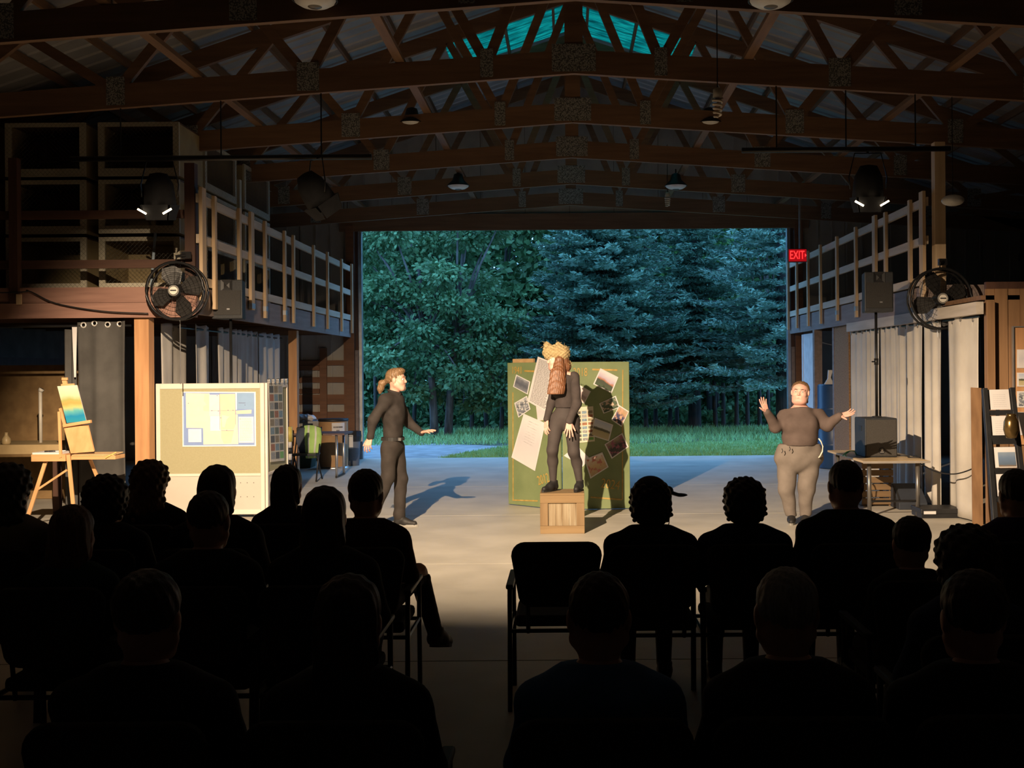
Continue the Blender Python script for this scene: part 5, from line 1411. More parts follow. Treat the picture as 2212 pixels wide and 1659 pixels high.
# ---------------------------------------------------------------- exit sign
ye = 19.35; c = P(1722, 552, ye)
t = thing('exit_sign', 'lit red EXIT sign beside the doorway', 'exit sign', tuple(c))
MB().box(c, (0.33, 0.06, 0.24)).build('housing', mat('sign_housing', (0.10, 0.02, 0.02), rough=0.4), t, bev=0.01)
MB().box(c+Vector((-0.165, 0, 0)), (0.02, 0.07, 0.25)).build('end_cap', M_steel, t)
M_red = mat('exit_red', (1.0, 0.03, 0.03), (1.0, 0.02, 0.02), emit=2.2)
MB().box(c+Vector((0.0, -0.0305, 0)), (0.31, 0.002, 0.21)).build('face_panel', mat('exit_face', (0.55, 0.006, 0.012), (0.5, 0.005, 0.01), emit=0.55), t)
place_text('lettering', 'EXIT', 0.205, c+Vector((-0.008, -0.034, 0)), (1, 0, 0), (0, 0, 1), M_red, t, 0.62)
MB().prism([(0, -0.03), (0.03, 0), (0, 0.03)], c+Vector((0.128, -0.034, 0)), (1, 0, 0), (0, 0, 1), (0, 1, 0), 0.002).build('arrow', M_red, t)
MB().box(Vector((c.x+0.05, c.y, (c.z+0.1+chord_z(c.x)+0.05)/2)), (0.03, 0.03, chord_z(c.x)+0.05-c.z-0.1)).build('bracket', M_steel, t)

# ---------------------------------------------------------------- drum fans
def fan(px, py, y, rpx, label, hang, loftx):
    c = P(px, py, y); r = rpx/F*y
    t = thing('drum_fan', label, 'fan', tuple(c), 'black fans at the loft corners')
    ring = [c+Vector((r*math.cos(a), 0, r*math.sin(a))) for a in np.linspace(0, 2*PI, 37)]
    MB().tube(ring, 0.017, 6, cap=False).build('guard_ring', M_blackm, t, smooth=True)
    MB().tube([v+Vector((0, 0.16, 0)) for v in ring], 0.014, 6, cap=False).build('guard_ring', M_blackm, t, smooth=True)
    wires = MB()
    for k in range(5): wires.tube([c+Vector((rr*math.cos(a), -0.03+0.03*(rr/r)**2, rr*math.sin(a))) for a in np.linspace(0, 2*PI, 33) for rr in (r*(0.3+0.14*k),)], 0.0018, 4, cap=False)
    for k in range(28):
        a = 2*PI*k/28; wires.tube([c+Vector((0.07*math.cos(a), -0.035, 0.07*math.sin(a))), c+Vector((r*math.cos(a), 0, r*math.sin(a)))], 0.0016, 4)
    w_ = wires.build('wire_guard', M_blackm, t); w_['kind'] = 'stuff'
    for k in range(4):
        a = PI/2*k+0.35; d = Vector((math.cos(a), 0, math.sin(a))); e = Vector((-math.sin(a), 0, math.cos(a)))
        vs = [c+d*0.07+e*0.05+Vector((0, 0.05, 0)), c+d*0.07-e*0.05+Vector((0, 0.11, 0)), c+d*r*0.62-e*0.12+Vector((0, 0.13, 0)), c+d*r*0.92-e*0.06+Vector((0, 0.11, 0)), c+d*r*0.92+e*0.07+Vector((0, 0.06, 0)), c+d*r*0.6+e*0.11+Vector((0, 0.04, 0))]
        b = MB(); b.add(vs+[v+Vector((0, 0.004, 0)) for v in vs], [tuple(range(6)), tuple(range(11, 5, -1))]+[(i, (i+1) % 6, 6+(i+1) % 6, 6+i) for i in range(6)])
        b.build('blade', mat('fan_blade', (0.030, 0.028, 0.027), rough=0.45), t)
    RX90 = Matrix.Rotation(PI/2, 3, 'X')
    MB().lathe([(0.001, 0.055), (0.045, 0.055), (0.072, 0.045), (0.075, 0.0), (0.07, -0.16)], c, 20, RX90).build('motor', M_blackm, t, smooth=True)
    bd_ = MB().lathe([(0.001, 0.058), (0.046, 0.058), (0.050, 0.050)], c, 20, RX90).build('badge', mat('badge_white', (0.7, 0.66, 0.58), rough=0.4), t)
    MB().box(c+Vector((0, -0.060, 0)), (0.07, 0.003, 0.014)).build('badge_mark', M_black, bd_)
    MB().lathe([(0.052, 0.053), (0.058, 0.057), (0.064, 0.053)], c, 20, RX90).build('badge_rim', mat('badge_grey', (0.25, 0.24, 0.22), rough=0.4), t)
    top = c+Vector((0, 0.05, r))
    MB().tube([top, top+Vector((0, 0, 0.07)), Vector((loftx, y+0.10, top.z+0.09))], 0.018, 8).build('bracket', M_blackm, t)
    MB().box(Vector((loftx, y+0.13, top.z+0.09)), (0.10, 0.06, 0.08)).build('clamp', M_blackm, t)
    MB().tube([c+Vector((0, 0.15, -r)), c+Vector((0, 0.16, -r-0.03)), c+Vector((0, 0.16, -r-0.75 if px < 1000 else -r-0.1))], 0.006, 5).build('pull_cord', M_steel, t)
fan(378, 628, 12.86, 62, 'black drum fan at the loft corner by the wire cages', None, LX-0.09)
fan(2034, 645, 13.45, 65, 'black drum fan at the loft corner by the pine post', None, RX+0.10)

# ---------------------------------------------------------------- loudspeakers
M_grille = mat('speaker_grille', (0.028, 0.026, 0.025), (0.016, 0.015, 0.014), scale=200, rough=0.6, bump=0.3)
M_cab = mat('speaker_cabinet', (0.03, 0.032, 0.036), (0.02, 0.022, 0.025), scale=40, rough=0.6)
def speaker(px0, px1, py0, py1, y, base_z, label, stand_label, tripod):
    a, b_ = P(px0, py1, y), P(px1, py0, y); cx = (a.x+b_.x)/2; w = b_.x-a.x; z0, z1 = a.z, b_.z
    t = thing('loudspeaker', label, 'speaker', (cx, y, z0))
    MB().prism([(-w/2, 0), (w/2, 0), (w*0.36, 0.32), (-w*0.36, 0.32)], (cx, y, z0), (1, 0, 0), (0, 1, 0), (0, 0, 1), z1-z0).build('cabinet', M_cab, t, bev=0.012)
    MB().bx(cx-w/2+0.02, cx+w/2-0.02, y-0.012, y, z0+0.05, z1-0.13).build('grille', M_grille, t)
    MB().lathe([(0.001, 0.012), (0.05, 0.004), (0.10, 0.012)], (cx, y, z1-0.07), 4, Matrix.Rotation(PI/2, 3, 'X') @ Matrix.Rotation(PI/4, 3, 'Z')).build('horn', M_black, t)
    MB().box((cx+0.02, y-0.014, z0+0.12), (0.035, 0.003, 0.018)).build('badge', M_steel, t)
    p = thing('speaker_stand', stand_label, 'speaker stand', (cx, y+0.15, base_z))
    MB().tube([(cx, y+0.15, base_z+0.002), (cx, y+0.15, z0)], 0.018, 10).build('pole', M_blackm, p, smooth=True)
    MB().tube([(cx, y+0.15, (base_z+z0)/2), (cx, y+0.15, (base_z+z0)/2+0.08)], 0.027, 10).build('collar', M_blackm, p, smooth=True)
    MB().tube([(cx, y+0.15, (base_z+z0)/2+0.04), (cx-0.06, y+0.13, (base_z+z0)/2+0.04)], 0.01, 6).build('knob', M_blackm, p)
    if tripod:
        for k in range(3):
            an = 2*PI*k/3+0.5
            MB().tube([(cx, y+0.15, 0.75), (cx+0.30*math.cos(an), y+0.15+0.30*math.sin(an), 0.015)], 0.012, 6).build('leg', M_blackm, p)
    else:
        MB().lathe([(0.06, 0.0), (0.06, 0.01), (0.03, 0.015)], (cx, y+0.15, base_z+0.001), 16, caps=(True, True)).build('base', M_blackm, p)
    return t
speaker(457, 523, 604, 689, 13.70, 0, 'black loudspeaker on a stand behind the display board', 'black tripod speaker stand behind the display board', True)
# subwoofer on the folding table
TZ = 0.665
ty0, ty1 = 13.05, 14.85; tx0, tx1 = P(1865, 1000, ty0).x, P(2009, 1000, ty0).x
M_lam = mat('tan_laminate', (0.58, 0.43, 0.25), (0.52, 0.38, 0.21), scale=8, rough=0.45, stretch=(4, 0.4, 1))
tb = thing('folding_table', 'long tan folding table carrying the subwoofer', 'table', ((tx0+tx1)/2, ty0, 0))
MB().bx(tx0, tx1, ty0, ty1, TZ-0.025, TZ).build('tabletop', M_lam, tb, bev=0.005)
b = MB(); b.bx(tx0-0.004, tx1+0.004, ty0-0.006, ty0, TZ-0.028, TZ-0.002); b.build('edge_strip', mat('edge_grey', (0.3, 0.27, 0.24), rough=0.4), tb)
for x_, y_ in ((tx0+0.10, ty0+0.12), (tx1-0.11, ty0+0.12), (tx0+0.10, ty1-0.15), (tx1-0.11, ty1-0.15)):
    MB().tube([(x_, y_, 0.0), (x_, y_, TZ-0.025)], 0.026, 10).build('leg', mat('leg_steel', (0.2, 0.19, 0.18), rough=0.35, metal=0.7), tb, smooth=True)
for y_ in (ty0+0.12, ty1-0.15): MB().tube([(tx0+0.10, y_, 0.18), (tx1-0.11, y_, 0.18)], 0.014, 8).build('crossbar', M_blackm, tb)
sx0, sx1 = P(1869, 950, 13.55).x, P(1939, 950, 13.55).x; sz1 = TZ+(P(1900, 906, 13.55).z-P(1900, 991, 13.55).z)
su = thing('subwoofer', 'black subwoofer cabinet standing on the tan folding table', 'speaker', ((sx0+sx1)/2, 13.55, TZ))
MB().bx(sx0, sx1, 13.56, 14.05, TZ+0.001, sz1).build('cabinet', M_cab, su, bev=0.012)
MB().bx(sx0+0.015, sx1-0.015, 13.548, 13.56, TZ+0.02, sz1-0.02).build('grille', mat('sub_grille', (0.055, 0.05, 0.045), (0.036, 0.033, 0.03), scale=200, rough=0.5, bump=0.3), su)
q = Vector(((sx0+sx1)/2+0.005, 13.546, TZ+0.085))
lg_ = MB().lathe([(0.001, 0.0), (0.042, 0.0), (0.044, -0.004)], q, 16, Matrix.Rotation(PI/2, 3, 'X')).build('emblem', M_black, su)
MB().ball(q+Vector((0, -0.002, 0.008)), 0.016, 8, 5, 0, (1, 0.3, 1)).build('emblem_mark', M_steel, lg_); MB().box(q+Vector((0, -0.003, -0.018)), (0.045, 0.004, 0.012)).build('emblem_mark', M_steel, lg_)
MB().bx(sx0-0.006, sx0, 13.7, 13.85, sz1-0.16, sz1-0.10).build('handle', M_black, su)
speaker(1868, 1930, 587, 674, 13.72, sz1, 'black loudspeaker held up on a pole above the subwoofer', 'black pole rising from the subwoofer to the loudspeaker', False)
# cables on the table and to the wall
def cable(name, pts, r, m, label, cat='cable'):
    v = [Vector(p) for p in pts]; out = []
    for i in range(len(v)-1):
        p0 = v[max(i-1, 0)]; p1 = v[i]; p2 = v[i+1]; p3 = v[min(i+2, len(v)-1)]
        for k in range(6):
            s = k/6; out.append(0.5*((2*p1)+(p2-p0)*s+(2*p0-5*p1+4*p2-p3)*s*s+(3*p1-p0-3*p2+p3)*s**3))
    out.append(v[-1])
    return tag(MB().tube(out, r, 6).build(name, m, smooth=True), label, cat)
cable('power_cable', [(sx1+0.01, 13.7, TZ+0.02), (sx1+0.15, 13.6, TZ+0.012), (sx1+0.1, 13.45, TZ+0.012), (sx1+0.22, 13.4, TZ+0.014), (tx1-0.02, 13.6, TZ+0.012), (tx1+0.02, 13.6, TZ-0.05), P(2020, 1018, 13.0), P(2060, 1024, 12.7), P(2095, 1015, 12.45), P(2115, 1003, 12.32)], 0.008, M_black, 'black cable drooping from the table to the plank wall')
cable('cord_coil', [P(1820, 985, 13.9), P(1830, 976, 13.9), P(1845, 975, 13.9), P(1850, 985, 13.9), P(1838, 990, 13.85), P(1826, 983, 13.85), P(1836, 974, 13.9)], 0.006, mat('green_cord', (0.12, 0.55, 0.25), rough=0.5), 'short loop of green cord at the table end')
# things under the table
cx0_, cx1_ = P(1862, 1050, 14.1).x, P(1930, 1050, 14.1).x
sc_ = thing('slatted_crate', 'brown slatted wooden crate under the folding table', 'crate', ((cx0_+cx1_)/2, 14.1, 0))
for k in range(6):
    MB().bx(cx0_, cx1_, 14.10, 14.12, 0.03+0.09*k, 0.03+0.09*k+0.075).build('slat', wood('crate_slat', (0.20, 0.125, 0.06), (0.13, 0.08, 0.04), 'x'), sc_, bev=0.003)
    for x_ in (cx0_, cx1_-0.02): MB().bx(x_, x_+0.02, 14.12, 14.5, 0.03+0.09*k, 0.03+0.09*k+0.075).build('slat', MATS['crate_slat'], sc_)
for x_ in (cx0_+0.02, cx1_-0.05): MB().bx(x_, x_+0.03, 14.12, 14.15, 0.0, 0.57).build('corner_post', MATS['crate_slat'], sc_)
MB().bx(cx0_, cx1_, 14.12, 14.5, 0.02, 0.04).build('bottom_board', MATS['crate_slat'], sc_)
q0, q1 = P(1938, 1098, 13.9), P(1992, 1060, 13.9)
wd = thing('floor_monitor', 'dark wedge floor monitor under the folding table', 'speaker', ((q0.x+q1.x)/2, 13.9, 0))
MB().prism([(0, 0), (0.40, 0), (0.40, 0.08), (0.10, 0.30), (0, 0.26)], (q1.x+0.02, 14.15, 0.0), (0, -1, 0), (0, 0, 1), (-1, 0, 0), q1.x-q0.x+0.04).build('cabinet', mat('blue_black', (0.03, 0.036, 0.05), rough=0.6), wd, bev=0.01)
MB().bar((q0.x, 13.80, 0.12), (q0.x, 14.0, 0.27), 0.02, 0.01).build('handle', M_black, wd)
b0, b1 = P(1990, 1123, 12.95), P(2080, 1110, 12.95)
fc = thing('flat_case', 'flat black case lying on the floor by the white curtain', 'case', ((b0.x+b1.x)/2, 13.1, 0))
MB().bx(b0.x, b1.x, 12.95, 13.35, 0.05, 0.11).build('lid', M_black, fc, bev=0.01); MB().bx(b0.x+0.01, b1.x-0.01, 12.96, 13.34, 0.0, 0.05).build('body', M_black, fc)
MB().bx(b0.x+0.03, b0.x+0.17, 12.94, 12.951, 0.05, 0.085).build('label_card', M_paper, fc)

# ---------------------------------------------------------------- curtains
def curtain(name, p0, p1, z0, z1, waves, amp, m, label, group, grom=0, gm=None, flare=0.15, seed=0, gr=0.022):
    p0, p1 = Vector((*p0, 0)), Vector((*p1, 0)); d = p1-p0; L = d.length; d.normalize(); n = Vector((d.y, -d.x, 0))
    if n.y > 0.01 or (abs(n.y) < 0.01 and n.x*p0.x > 0): n = -n
    rg = random.Random(seed); ph = rg.uniform(0, 6)
    NU, NV = int(max(24, waves*10)), 16; vs = []
    hw = gr*0.55; zg = z1-0.055
    us = sorted(set([i/NU for i in range(NU+1)]+[(k+0.5)/grom+e*hw/L for k in range(grom) for e in (-1, 1)]))
    vv = sorted(set([j/NV for j in range(NV+1)]+([(z1-zg+e*hw)/(z1-z0) for e in (-1, 1)] if grom else [])))
    def at(u, v):
        z = z1+(z0-z1)*v
        a = amp*(0.55+0.45*v)*(math.sin(2*PI*waves*u+ph+0.5*math.sin(3*v+ph))+0.3*math.sin(2*PI*waves*2.1*u+1.3*ph))
        s = (u-0.5)*L*(1-flare*0.25*math.sin(PI*min(1, v*1.2)))+0.5*L
        q = p0+d*s+n*a
        return Vector((q.x, q.y, z+0.01*math.sin(2*PI*waves*u+ph)*(1-v)))
    vs = [at(u, v) for v in vv for u in us]; nu = len(us); vg = (z1-zg)/(z1-z0)
    def hole(i, j):
        if not grom: return False
        um, vm = (us[i]+us[i+1])/2, (vv[j]+vv[j+1])/2
        return abs(vm-vg)*(z1-z0) < hw and any(abs(um-(k+0.5)/grom)*L < hw for k in range(grom))
    fs = [(j*nu+i, j*nu+i+1, (j+1)*nu+i+1, (j+1)*nu+i) for j in range(len(vv)-1) for i in range(nu-1) if not hole(i, j)]
    t = thing(name, label, 'curtain', tuple((p0+p1)/2+Vector((0, 0, z0))), group)
    b = MB().add(vs, fs)
    o = b.build('cloth', m, t, smooth=True); so = o.modifiers.new('thick', 'SOLIDIFY'); so.thickness = 0.004
    for k in range(grom):
        q = at((k+0.5)/grom, vg)
        A_ = Matrix((d, Vector((0, 0, 1)), n)).transposed()
        MB().lathe([(gr*0.62, 0.004), (gr*0.8, 0.012), (gr*1.1, 0.008), (gr*1.15, 0.0), (gr*0.62, 0.0)], q, 14, A_).build('grommet', gm, t, smooth=True)
    return t
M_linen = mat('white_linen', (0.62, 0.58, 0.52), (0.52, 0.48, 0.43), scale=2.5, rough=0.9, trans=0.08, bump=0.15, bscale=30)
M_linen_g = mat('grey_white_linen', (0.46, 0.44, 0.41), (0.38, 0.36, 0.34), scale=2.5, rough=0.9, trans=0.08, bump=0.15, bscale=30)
M_blackcl = mat('charcoal_cloth', (0.075, 0.072, 0.068), (0.045, 0.043, 0.041), scale=2.2, rough=0.95, detail=6, bump=0.1, bscale=30)
M_grom = mat('grey_grommet', (0.30, 0.28, 0.26), rough=0.4, metal=0.5)
M_gromw = mat('bright_grommet', (0.72, 0.70, 0.66), rough=0.3, metal=0.4)
# white curtains under the right loft
RCX = RX+0.08
def ry(px): return RCX*F/(px-CX)
segs = [(1836, 1873, 3, 3, 'white curtain hanging next to the chipboard panel'), (1874, 1903, 3, 2, 'white curtain directly behind the loudspeaker pole'),
        (1905, 1944, 3.5, 3, 'white curtain just beyond the subwoofer, with tight folds'), (1945, 1997, 3, 2, 'white curtain behind the folding table end'),
        (2000, 2037, 2, 1, 'white curtain beside the dark gap'), (2047, 2113, 1.2, 3, 'wide smooth white curtain beside the plank wall')]
for i, (a, b_, wv, g, lb) in enumerate(segs):
    curtain('curtain', (RCX, ry(b_)), (RCX, ry(a)), 0.04 if i != 5 else 0.02, 2.36, wv, 0.035 if i < 4 else 0.03, M_linen, lb, 'white curtains under the lofts', g, M_grom, seed=i, gr=0.026)
tag(MB().tube([(RCX, 12.3, 2.325), (RCX, 17.9, 2.325)], 0.014, 8).build('curtain_rod', M_blackm), 'black curtain rod under the loft beside the exit sign', 'curtain rod')
# white curtains under the left loft
LCX = -4.75
def lyy(px, X=-4.75): return -X*F/(CX-px)
segs = [(351, 402, 1.6, 1, 'white curtain beside the orange post, above the board'), (419, 455, 1.6, 2, 'narrow white curtain with dark gaps on both sides'),
        (472, 512, 2.6, 2, 'white curtain behind the tripod speaker stand'), (513, 560, 4, 3, 'white curtain with the slanting shadow edge'), (561, 606, 3, 2, 'dim grey-white curtain deepest under the loft')]
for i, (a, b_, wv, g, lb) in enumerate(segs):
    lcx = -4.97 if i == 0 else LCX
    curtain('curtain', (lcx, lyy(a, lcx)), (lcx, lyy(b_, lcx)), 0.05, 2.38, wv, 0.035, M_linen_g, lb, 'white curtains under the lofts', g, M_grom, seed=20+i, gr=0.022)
tag(MB().tube([(LCX, 13.6, 2.325), (LCX, 18.5, 2.325)], 0.014, 8).build('curtain_rod', M_blackm), 'black curtain rod under the loft with the cages', 'curtain rod')
# charcoal curtain under the left front beam
ca, cb_ = P(163, 700, 13.18), P(270, 700, 13.18)
curtain('curtain', (ca.x, 13.22), (cb_.x, 13.20), 0.03, P(210, 690, 13.2).z, 1.6, 0.03, M_blackcl, 'charcoal curtain with bright grommets beside the orange post', 'charcoal curtains', 4, M_gromw, seed=42, gr=0.034)
ca2 = P(132, 700, 13.25)
curtain('curtain', (ca2.x, 13.35), (P(157, 0, 13.3).x, 13.33), 0.03, 2.33, 1.5, 0.02, M_blackcl, 'narrow charcoal curtain drawn aside beside a pale strip', 'charcoal curtains', 0, None, seed=43)
tag(MB().tube([(-8.9, 13.24, 2.335), (cb_.x+0.05, 13.24, 2.335)], 0.014, 8).build('curtain_rod', M_blackm), 'black curtain rod under the mauve loft beam', 'curtain rod')
q = P(150, 720, 13.1); tag(MB().prism([(-0.03, 0), (0.03, 0), (0.012, -0.62), (-0.008, -0.62)], (q.x, 13.235, 2.345), (1, 0, 0), (0, 0, 1), (0, 1, 0), 0.004).build('cloth_strip', M_paper), 'thin pale cloth strip hanging between the charcoal curtains', 'cloth')

# ---------------------------------------------------------------- plank wall and right side
M_plank = wood('brown_plank', (0.26, 0.145, 0.07), (0.17, 0.09, 0.043), 'z')
pw = structure(MB().bx(RX+0.14, CXB+HALF, 12.28, 12.34, 0, 2.7).build('wall_partition', M_darkwood))
k = RX+0.12; i = 0
while k < CXB+HALF-0.02:
    w_ = 0.14 if i % 3 else 0.10
    MB().bx(k+0.002, min(k+w_, CXB+HALF)-0.002, 12.25-0.012*(i % 2), 12.28, 0.0, 2.62).build('plank', M_plank, pw); k += w_; i += 1
MB().bx(RX+0.10, RX+0.19, 12.16, 12.25, 0, 2.48).build('corner_board', M_plank, pw, bev=0.004)
# framed poster board on the planks
fa, fb2 = P(2190, 707, 12.2), P(2300, 960, 12.2)
nb = thing('notice_board', 'notice board in a steel frame with pinned pictures on the plank wall', 'notice board', ((fa.x+fb2.x)/2, 12.2, fb2.z))
MB().bx(fa.x, fb2.x, 12.21, 12.235, fb2.z, fa.z).build('backing', M_post, nb)
MB().bx(fa.x-0.012, fa.x, 12.19, 12.235, fb2.z, fa.z).build('frame_side', M_steel, nb); MB().bx(fa.x-0.012, fb2.x, 12.19, 12.235, fa.z, fa.z+0.012).build('frame_top', M_steel, nb)
for (y0_, y1_, k) in ((755, 795, 'white'), (805, 835, 'meadow'), (845, 880, 'old_barn'), (890, 940, 'white')):
    c4 = [P(2197, y0_, 12.2), P(2245, y0_, 12.2), P(2245, y1_, 12.2), P(2197, y1_, 12.2)]
    o, n, c = sheet('pinned_picture', [Vector((v.x, 12.205, v.z)) for v in c4], nb, pics[k], 0.08, nrm=(0, -1, 0))
# leaflet rack
Yk = 11.15
def Jk(zx, zy, dy=0.0): return P(2060+zx/3.316, 640+zy/3.316, Yk+dy)
rk = thing('leaflet_rack', 'black leaning leaflet rack with four tiers of papers', 'rack', (Jk(350, 1500).x, Yk, 0))
def kfloor(a, b_): t_ = a.z/(a.z-b_.z); return a+(b_-a)*t_
ra, rb = Jk(220, 662, 0.35), Jk(285, 1480, 0.0); rb = kfloor(ra, rb)
rc, rd = Jk(415, 658, 0.35), Jk(480, 1230, 0.10); rd = kfloor(rc, rd)
for a, b_ in ((ra, rb), (rc, rd)): MB().bar(a, b_, 0.05, 0.06, up=(0, 1, 0)).build('side_rail', M_black, rk, bev=0.004)
def rp(u, v): return ((ra*(1-v)+rb*v)*(1-u)+(rc*(1-v)+rd*v)*u)
tot = (ra.z-rb.z)
tiers = [(662, 838), (850, 1028), (1070, 1245), (1250, 1440)]
for i, (z0_, z1_) in enumerate(tiers):
    v0, v1 = [((ra.z-Jk(240, zz, 0.2).z)/tot) for zz in (z0_, z1_)]
    MB().bar(rp(0.0, v1), rp(1.0, v1), 0.05, 0.05 if i != 1 else 0.09, up=(0, 0, 1)).build('shelf', M_black, rk)
    q4 = [rp(0.12, v0+0.01), rp(0.88, v0+0.01), rp(0.88, v1-0.02), rp(0.12, v1-0.02)]
    back = [v+Vector((0, 0.03, 0)) for v in q4]
    MB().add(back+[v+Vector((0, 0.01, 0)) for v in back], [(0, 1, 2, 3), (4, 7, 6, 5), (0, 4, 5, 1), (1, 5, 6, 2), (2, 6, 7, 3), (3, 7, 4, 0)]).build('back_panel', M_black, rk)
    t = thing('leaflet', ['white leaflet on the top tier of the rack', 'white leaflet behind the bronze vase on the rack', 'leaflet with a blue picture on the rack', 'plain leaflet on the lowest rack tier'][i], 'leaflet', tuple(q4[3]))
    o, n, c = sheet('sheet', q4, t, None, nrm=(0, -1, 0.2))
    if i in (0, 1): ink_lines(o, n, c, 7, 0.2, 0.85, 0.25, 0.95, MATS.get('faint_ink'), seed=i+30, thick=0.15)
    if i == 2:
        mI = lambda u, v: q4[0]*(1-u)*(1-v)+q4[1]*u*(1-v)+q4[2]*u*v+q4[3]*(1-u)*v
        sheet('picture', [mI(.2, .25)+n*.004, mI(.97, .25)+n*.004, mI(.97, .95)+n*.004, mI(.2, .95)+n*.004], t, printmat('print_lake', [(0, (0.20, 0.13, 0.07)), (0.15, (0.10, 0.14, 0.20)), (0.6, (0.13, 0.19, 0.30)), (1, (0.22, 0.28, 0.36))], 4, 0.2), 0.0, 0.001, nrm=(0, -1, 0))
q = P(2184, 922, 11.1)
vz = thing('bronze_vase', 'round bronze ornament standing on the leaflet rack', 'ornament', (q.x, 11.1, q.z-0.12))
MB().lathe([(0.02, -0.115), (0.05, -0.11), (0.075, -0.03), (0.07, 0.05), (0.045, 0.11), (0.02, 0.115)], q, 18, caps=(True, True)).build('body', mat('bronze', (0.30, 0.20, 0.08), (0.18, 0.11, 0.04), rough=0.25, metal=0.8), vz, smooth=True)
MB().lathe([(0.045, 0.10), (0.05, 0.12), (0.04, 0.13)], q, 18).build('rim', MATS['bronze'], vz, smooth=True)
pa, pb = P(2112, 838, 12.0), P(2140, 1140, 11.6)
tag(MB().bar((pa.x, 12.05, pa.z), (pb.x-0.08, 11.75, 0.01), 0.11, 0.02, up=(0, 1, 0)).build('leaning_board', M_plank), 'orange board leaning on the wall behind the rack', 'board')

# chipboard panel, white door, blue drum under the right loft
osb = mat('chipboard', (0.34, 0.19, 0.085), (0.20, 0.105, 0.045), scale=26, rough=0.8, stretch=(1, 1, 2.6), detail=2, bump=0.3)
ya, yb_ = RCX*F/(1834-CX), RCX*F/(1803-CX)
tag(MB().bx(RCX, RCX+0.03, ya+0.02, yb_, 0.0, 2.46).build('chipboard_panel', osb), 'brown chipboard panel between the white curtains and the blue drum', 'panel')
tag(MB().bx(RCX-0.01, RCX+0.03, yb_, yb_+0.12, 0.0, 2.46).build('panel_post', M_fascia), 'grey edge post beside the chipboard panel', 'post')
wd_ = thing('white_door', 'white door standing beside the doorway under the loft', 'door', (RCX, 21, 0))
ya, yb_ = RCX*F/(1757-CX), RCX*F/(1732-CX)
MB().bx(RCX, RCX+0.04, ya, yb_, 0.01, 2.42).build('leaf', mat('white_paint', (0.72, 0.72, 0.74), rough=0.5), wd_, bev=0.004)
MB().bx(RCX-0.012, RCX, yb_-0.16, yb_-0.13, 0.01, 2.40).build('edge_strip', MATS['white_paint'], wd_)
MB().ball((RCX-0.04, ya+0.1, 1.0), 0.03, 10, 6).build('knob', M_steel, wd_, smooth=True)
q = P(1790, 900, 19.6); zt_ = P(1790, 830, 19.6).z
bd2 = thing('blue_drum', 'tall dark blue drum in the gap beside the chipboard panel', 'drum', (q.x+0.1, 19.6, 0))
MB().lathe([(0.28, 0.0), (0.30, 0.03), (0.29, 0.4), (0.305, 0.42), (0.29, 0.44), (0.29, zt_-0.45), (0.305, zt_-0.43), (0.29, zt_-0.41), (0.29, zt_-0.03), (0.27, zt_)], (q.x+0.1, 19.6, 0), 20, caps=(True, True)).build('body', mat('blue_plastic', (0.02, 0.06, 0.16), rough=0.4), bd2, smooth=True)
MB().lathe([(0.05, zt_), (0.05, zt_+0.03)], (q.x+0.2, 19.55, 0), 12, caps=(False, True)).build('bung', M_black, bd2)
tag(MB().prism([(-0.09, 0), (0.07, 0), (0.02, 0.12), (0.06, 0.25), (-0.02, 0.25), (-0.03, 0.10)], (q.x+0.0, 19.5, zt_+0.0), (1, 0, 0), (0, 0, 1), (0, 1, 0), 0.05).build('white_jug', M_paper), 'crumpled white jug on top of the blue drum', 'jug')

# ---------------------------------------------------------------- alcove under the left loft, by the doorway
ti = 0.745
qa, qb = P(600, 935, 18.4).x, P(744, 935, 18.4).x
wt = thing('work_table', 'dark topped work table with pale steel legs in front of the cardboard drum', 'table', ((qa+qb)/2, 18.4, 0))
MB().bx(qa, qb, 18.4, 19.15, ti-0.03, ti).build('tabletop', mat('dark_laminate', (0.13, 0.075, 0.07), rough=0.5), wt, bev=0.005)
for x_ in (qa+0.08, qb-0.15):
    for y_ in (18.48, 19.07):
        MB().tube([(x_, y_, 0.01), (x_, y_, ti-0.03)], 0.022, 10).build('leg', M_steel, wt, smooth=True)
    MB().tube([(x_, 18.45, 0.02), (x_, 19.1, 0.02)], 0.02, 8).build('foot_bar', M_blackm, wt)
M_card = mat('kraft_drum', (0.36, 0.215, 0.10), (0.29, 0.165, 0.075), scale=4, rough=0.7)
q = P(721, 1008, 20.5); dr = thing('cardboard_drum', 'brown cardboard drum with a white label and black rim', 'drum', (q.x, 20.5, 0))
zt_ = P(721, 905, 20.3).z
MB().lathe([(0.262, 0.0), (0.265, 0.02), (0.265, zt_-0.04), (0.26, zt_-0.03)], (q.x, 20.5, 0), 28, caps=(True, True)).build('body', M_card, dr, smooth=True)
MB().lathe([(0.272, 0.0), (0.272, 0.03), (0.266, 0.03)], (q.x, 20.5, 0), 28).build('rim', M_steel, dr, smooth=True)
MB().lathe([(0.266, zt_-0.05), (0.275, zt_-0.045), (0.275, zt_-0.0), (0.25, zt_), (0.001, zt_-0.01)], (q.x, 20.5, 0), 28).build('lid', M_black, dr, smooth=True)
b = MB(); A0 = -PI/2+0.10; n_ = 8
vs = [(q.x+0.2665*math.cos(A0+0.95*i/n_), 20.5+0.2665*math.sin(A0+0.95*i/n_), z_) for z_ in (zt_-0.30, zt_-0.07) for i in range(n_+1)]
b.add(vs, [(i, i+1, n_+2+i, n_+1+i) for i in range(n_)]); lab = b.build('label', M_paper, dr)
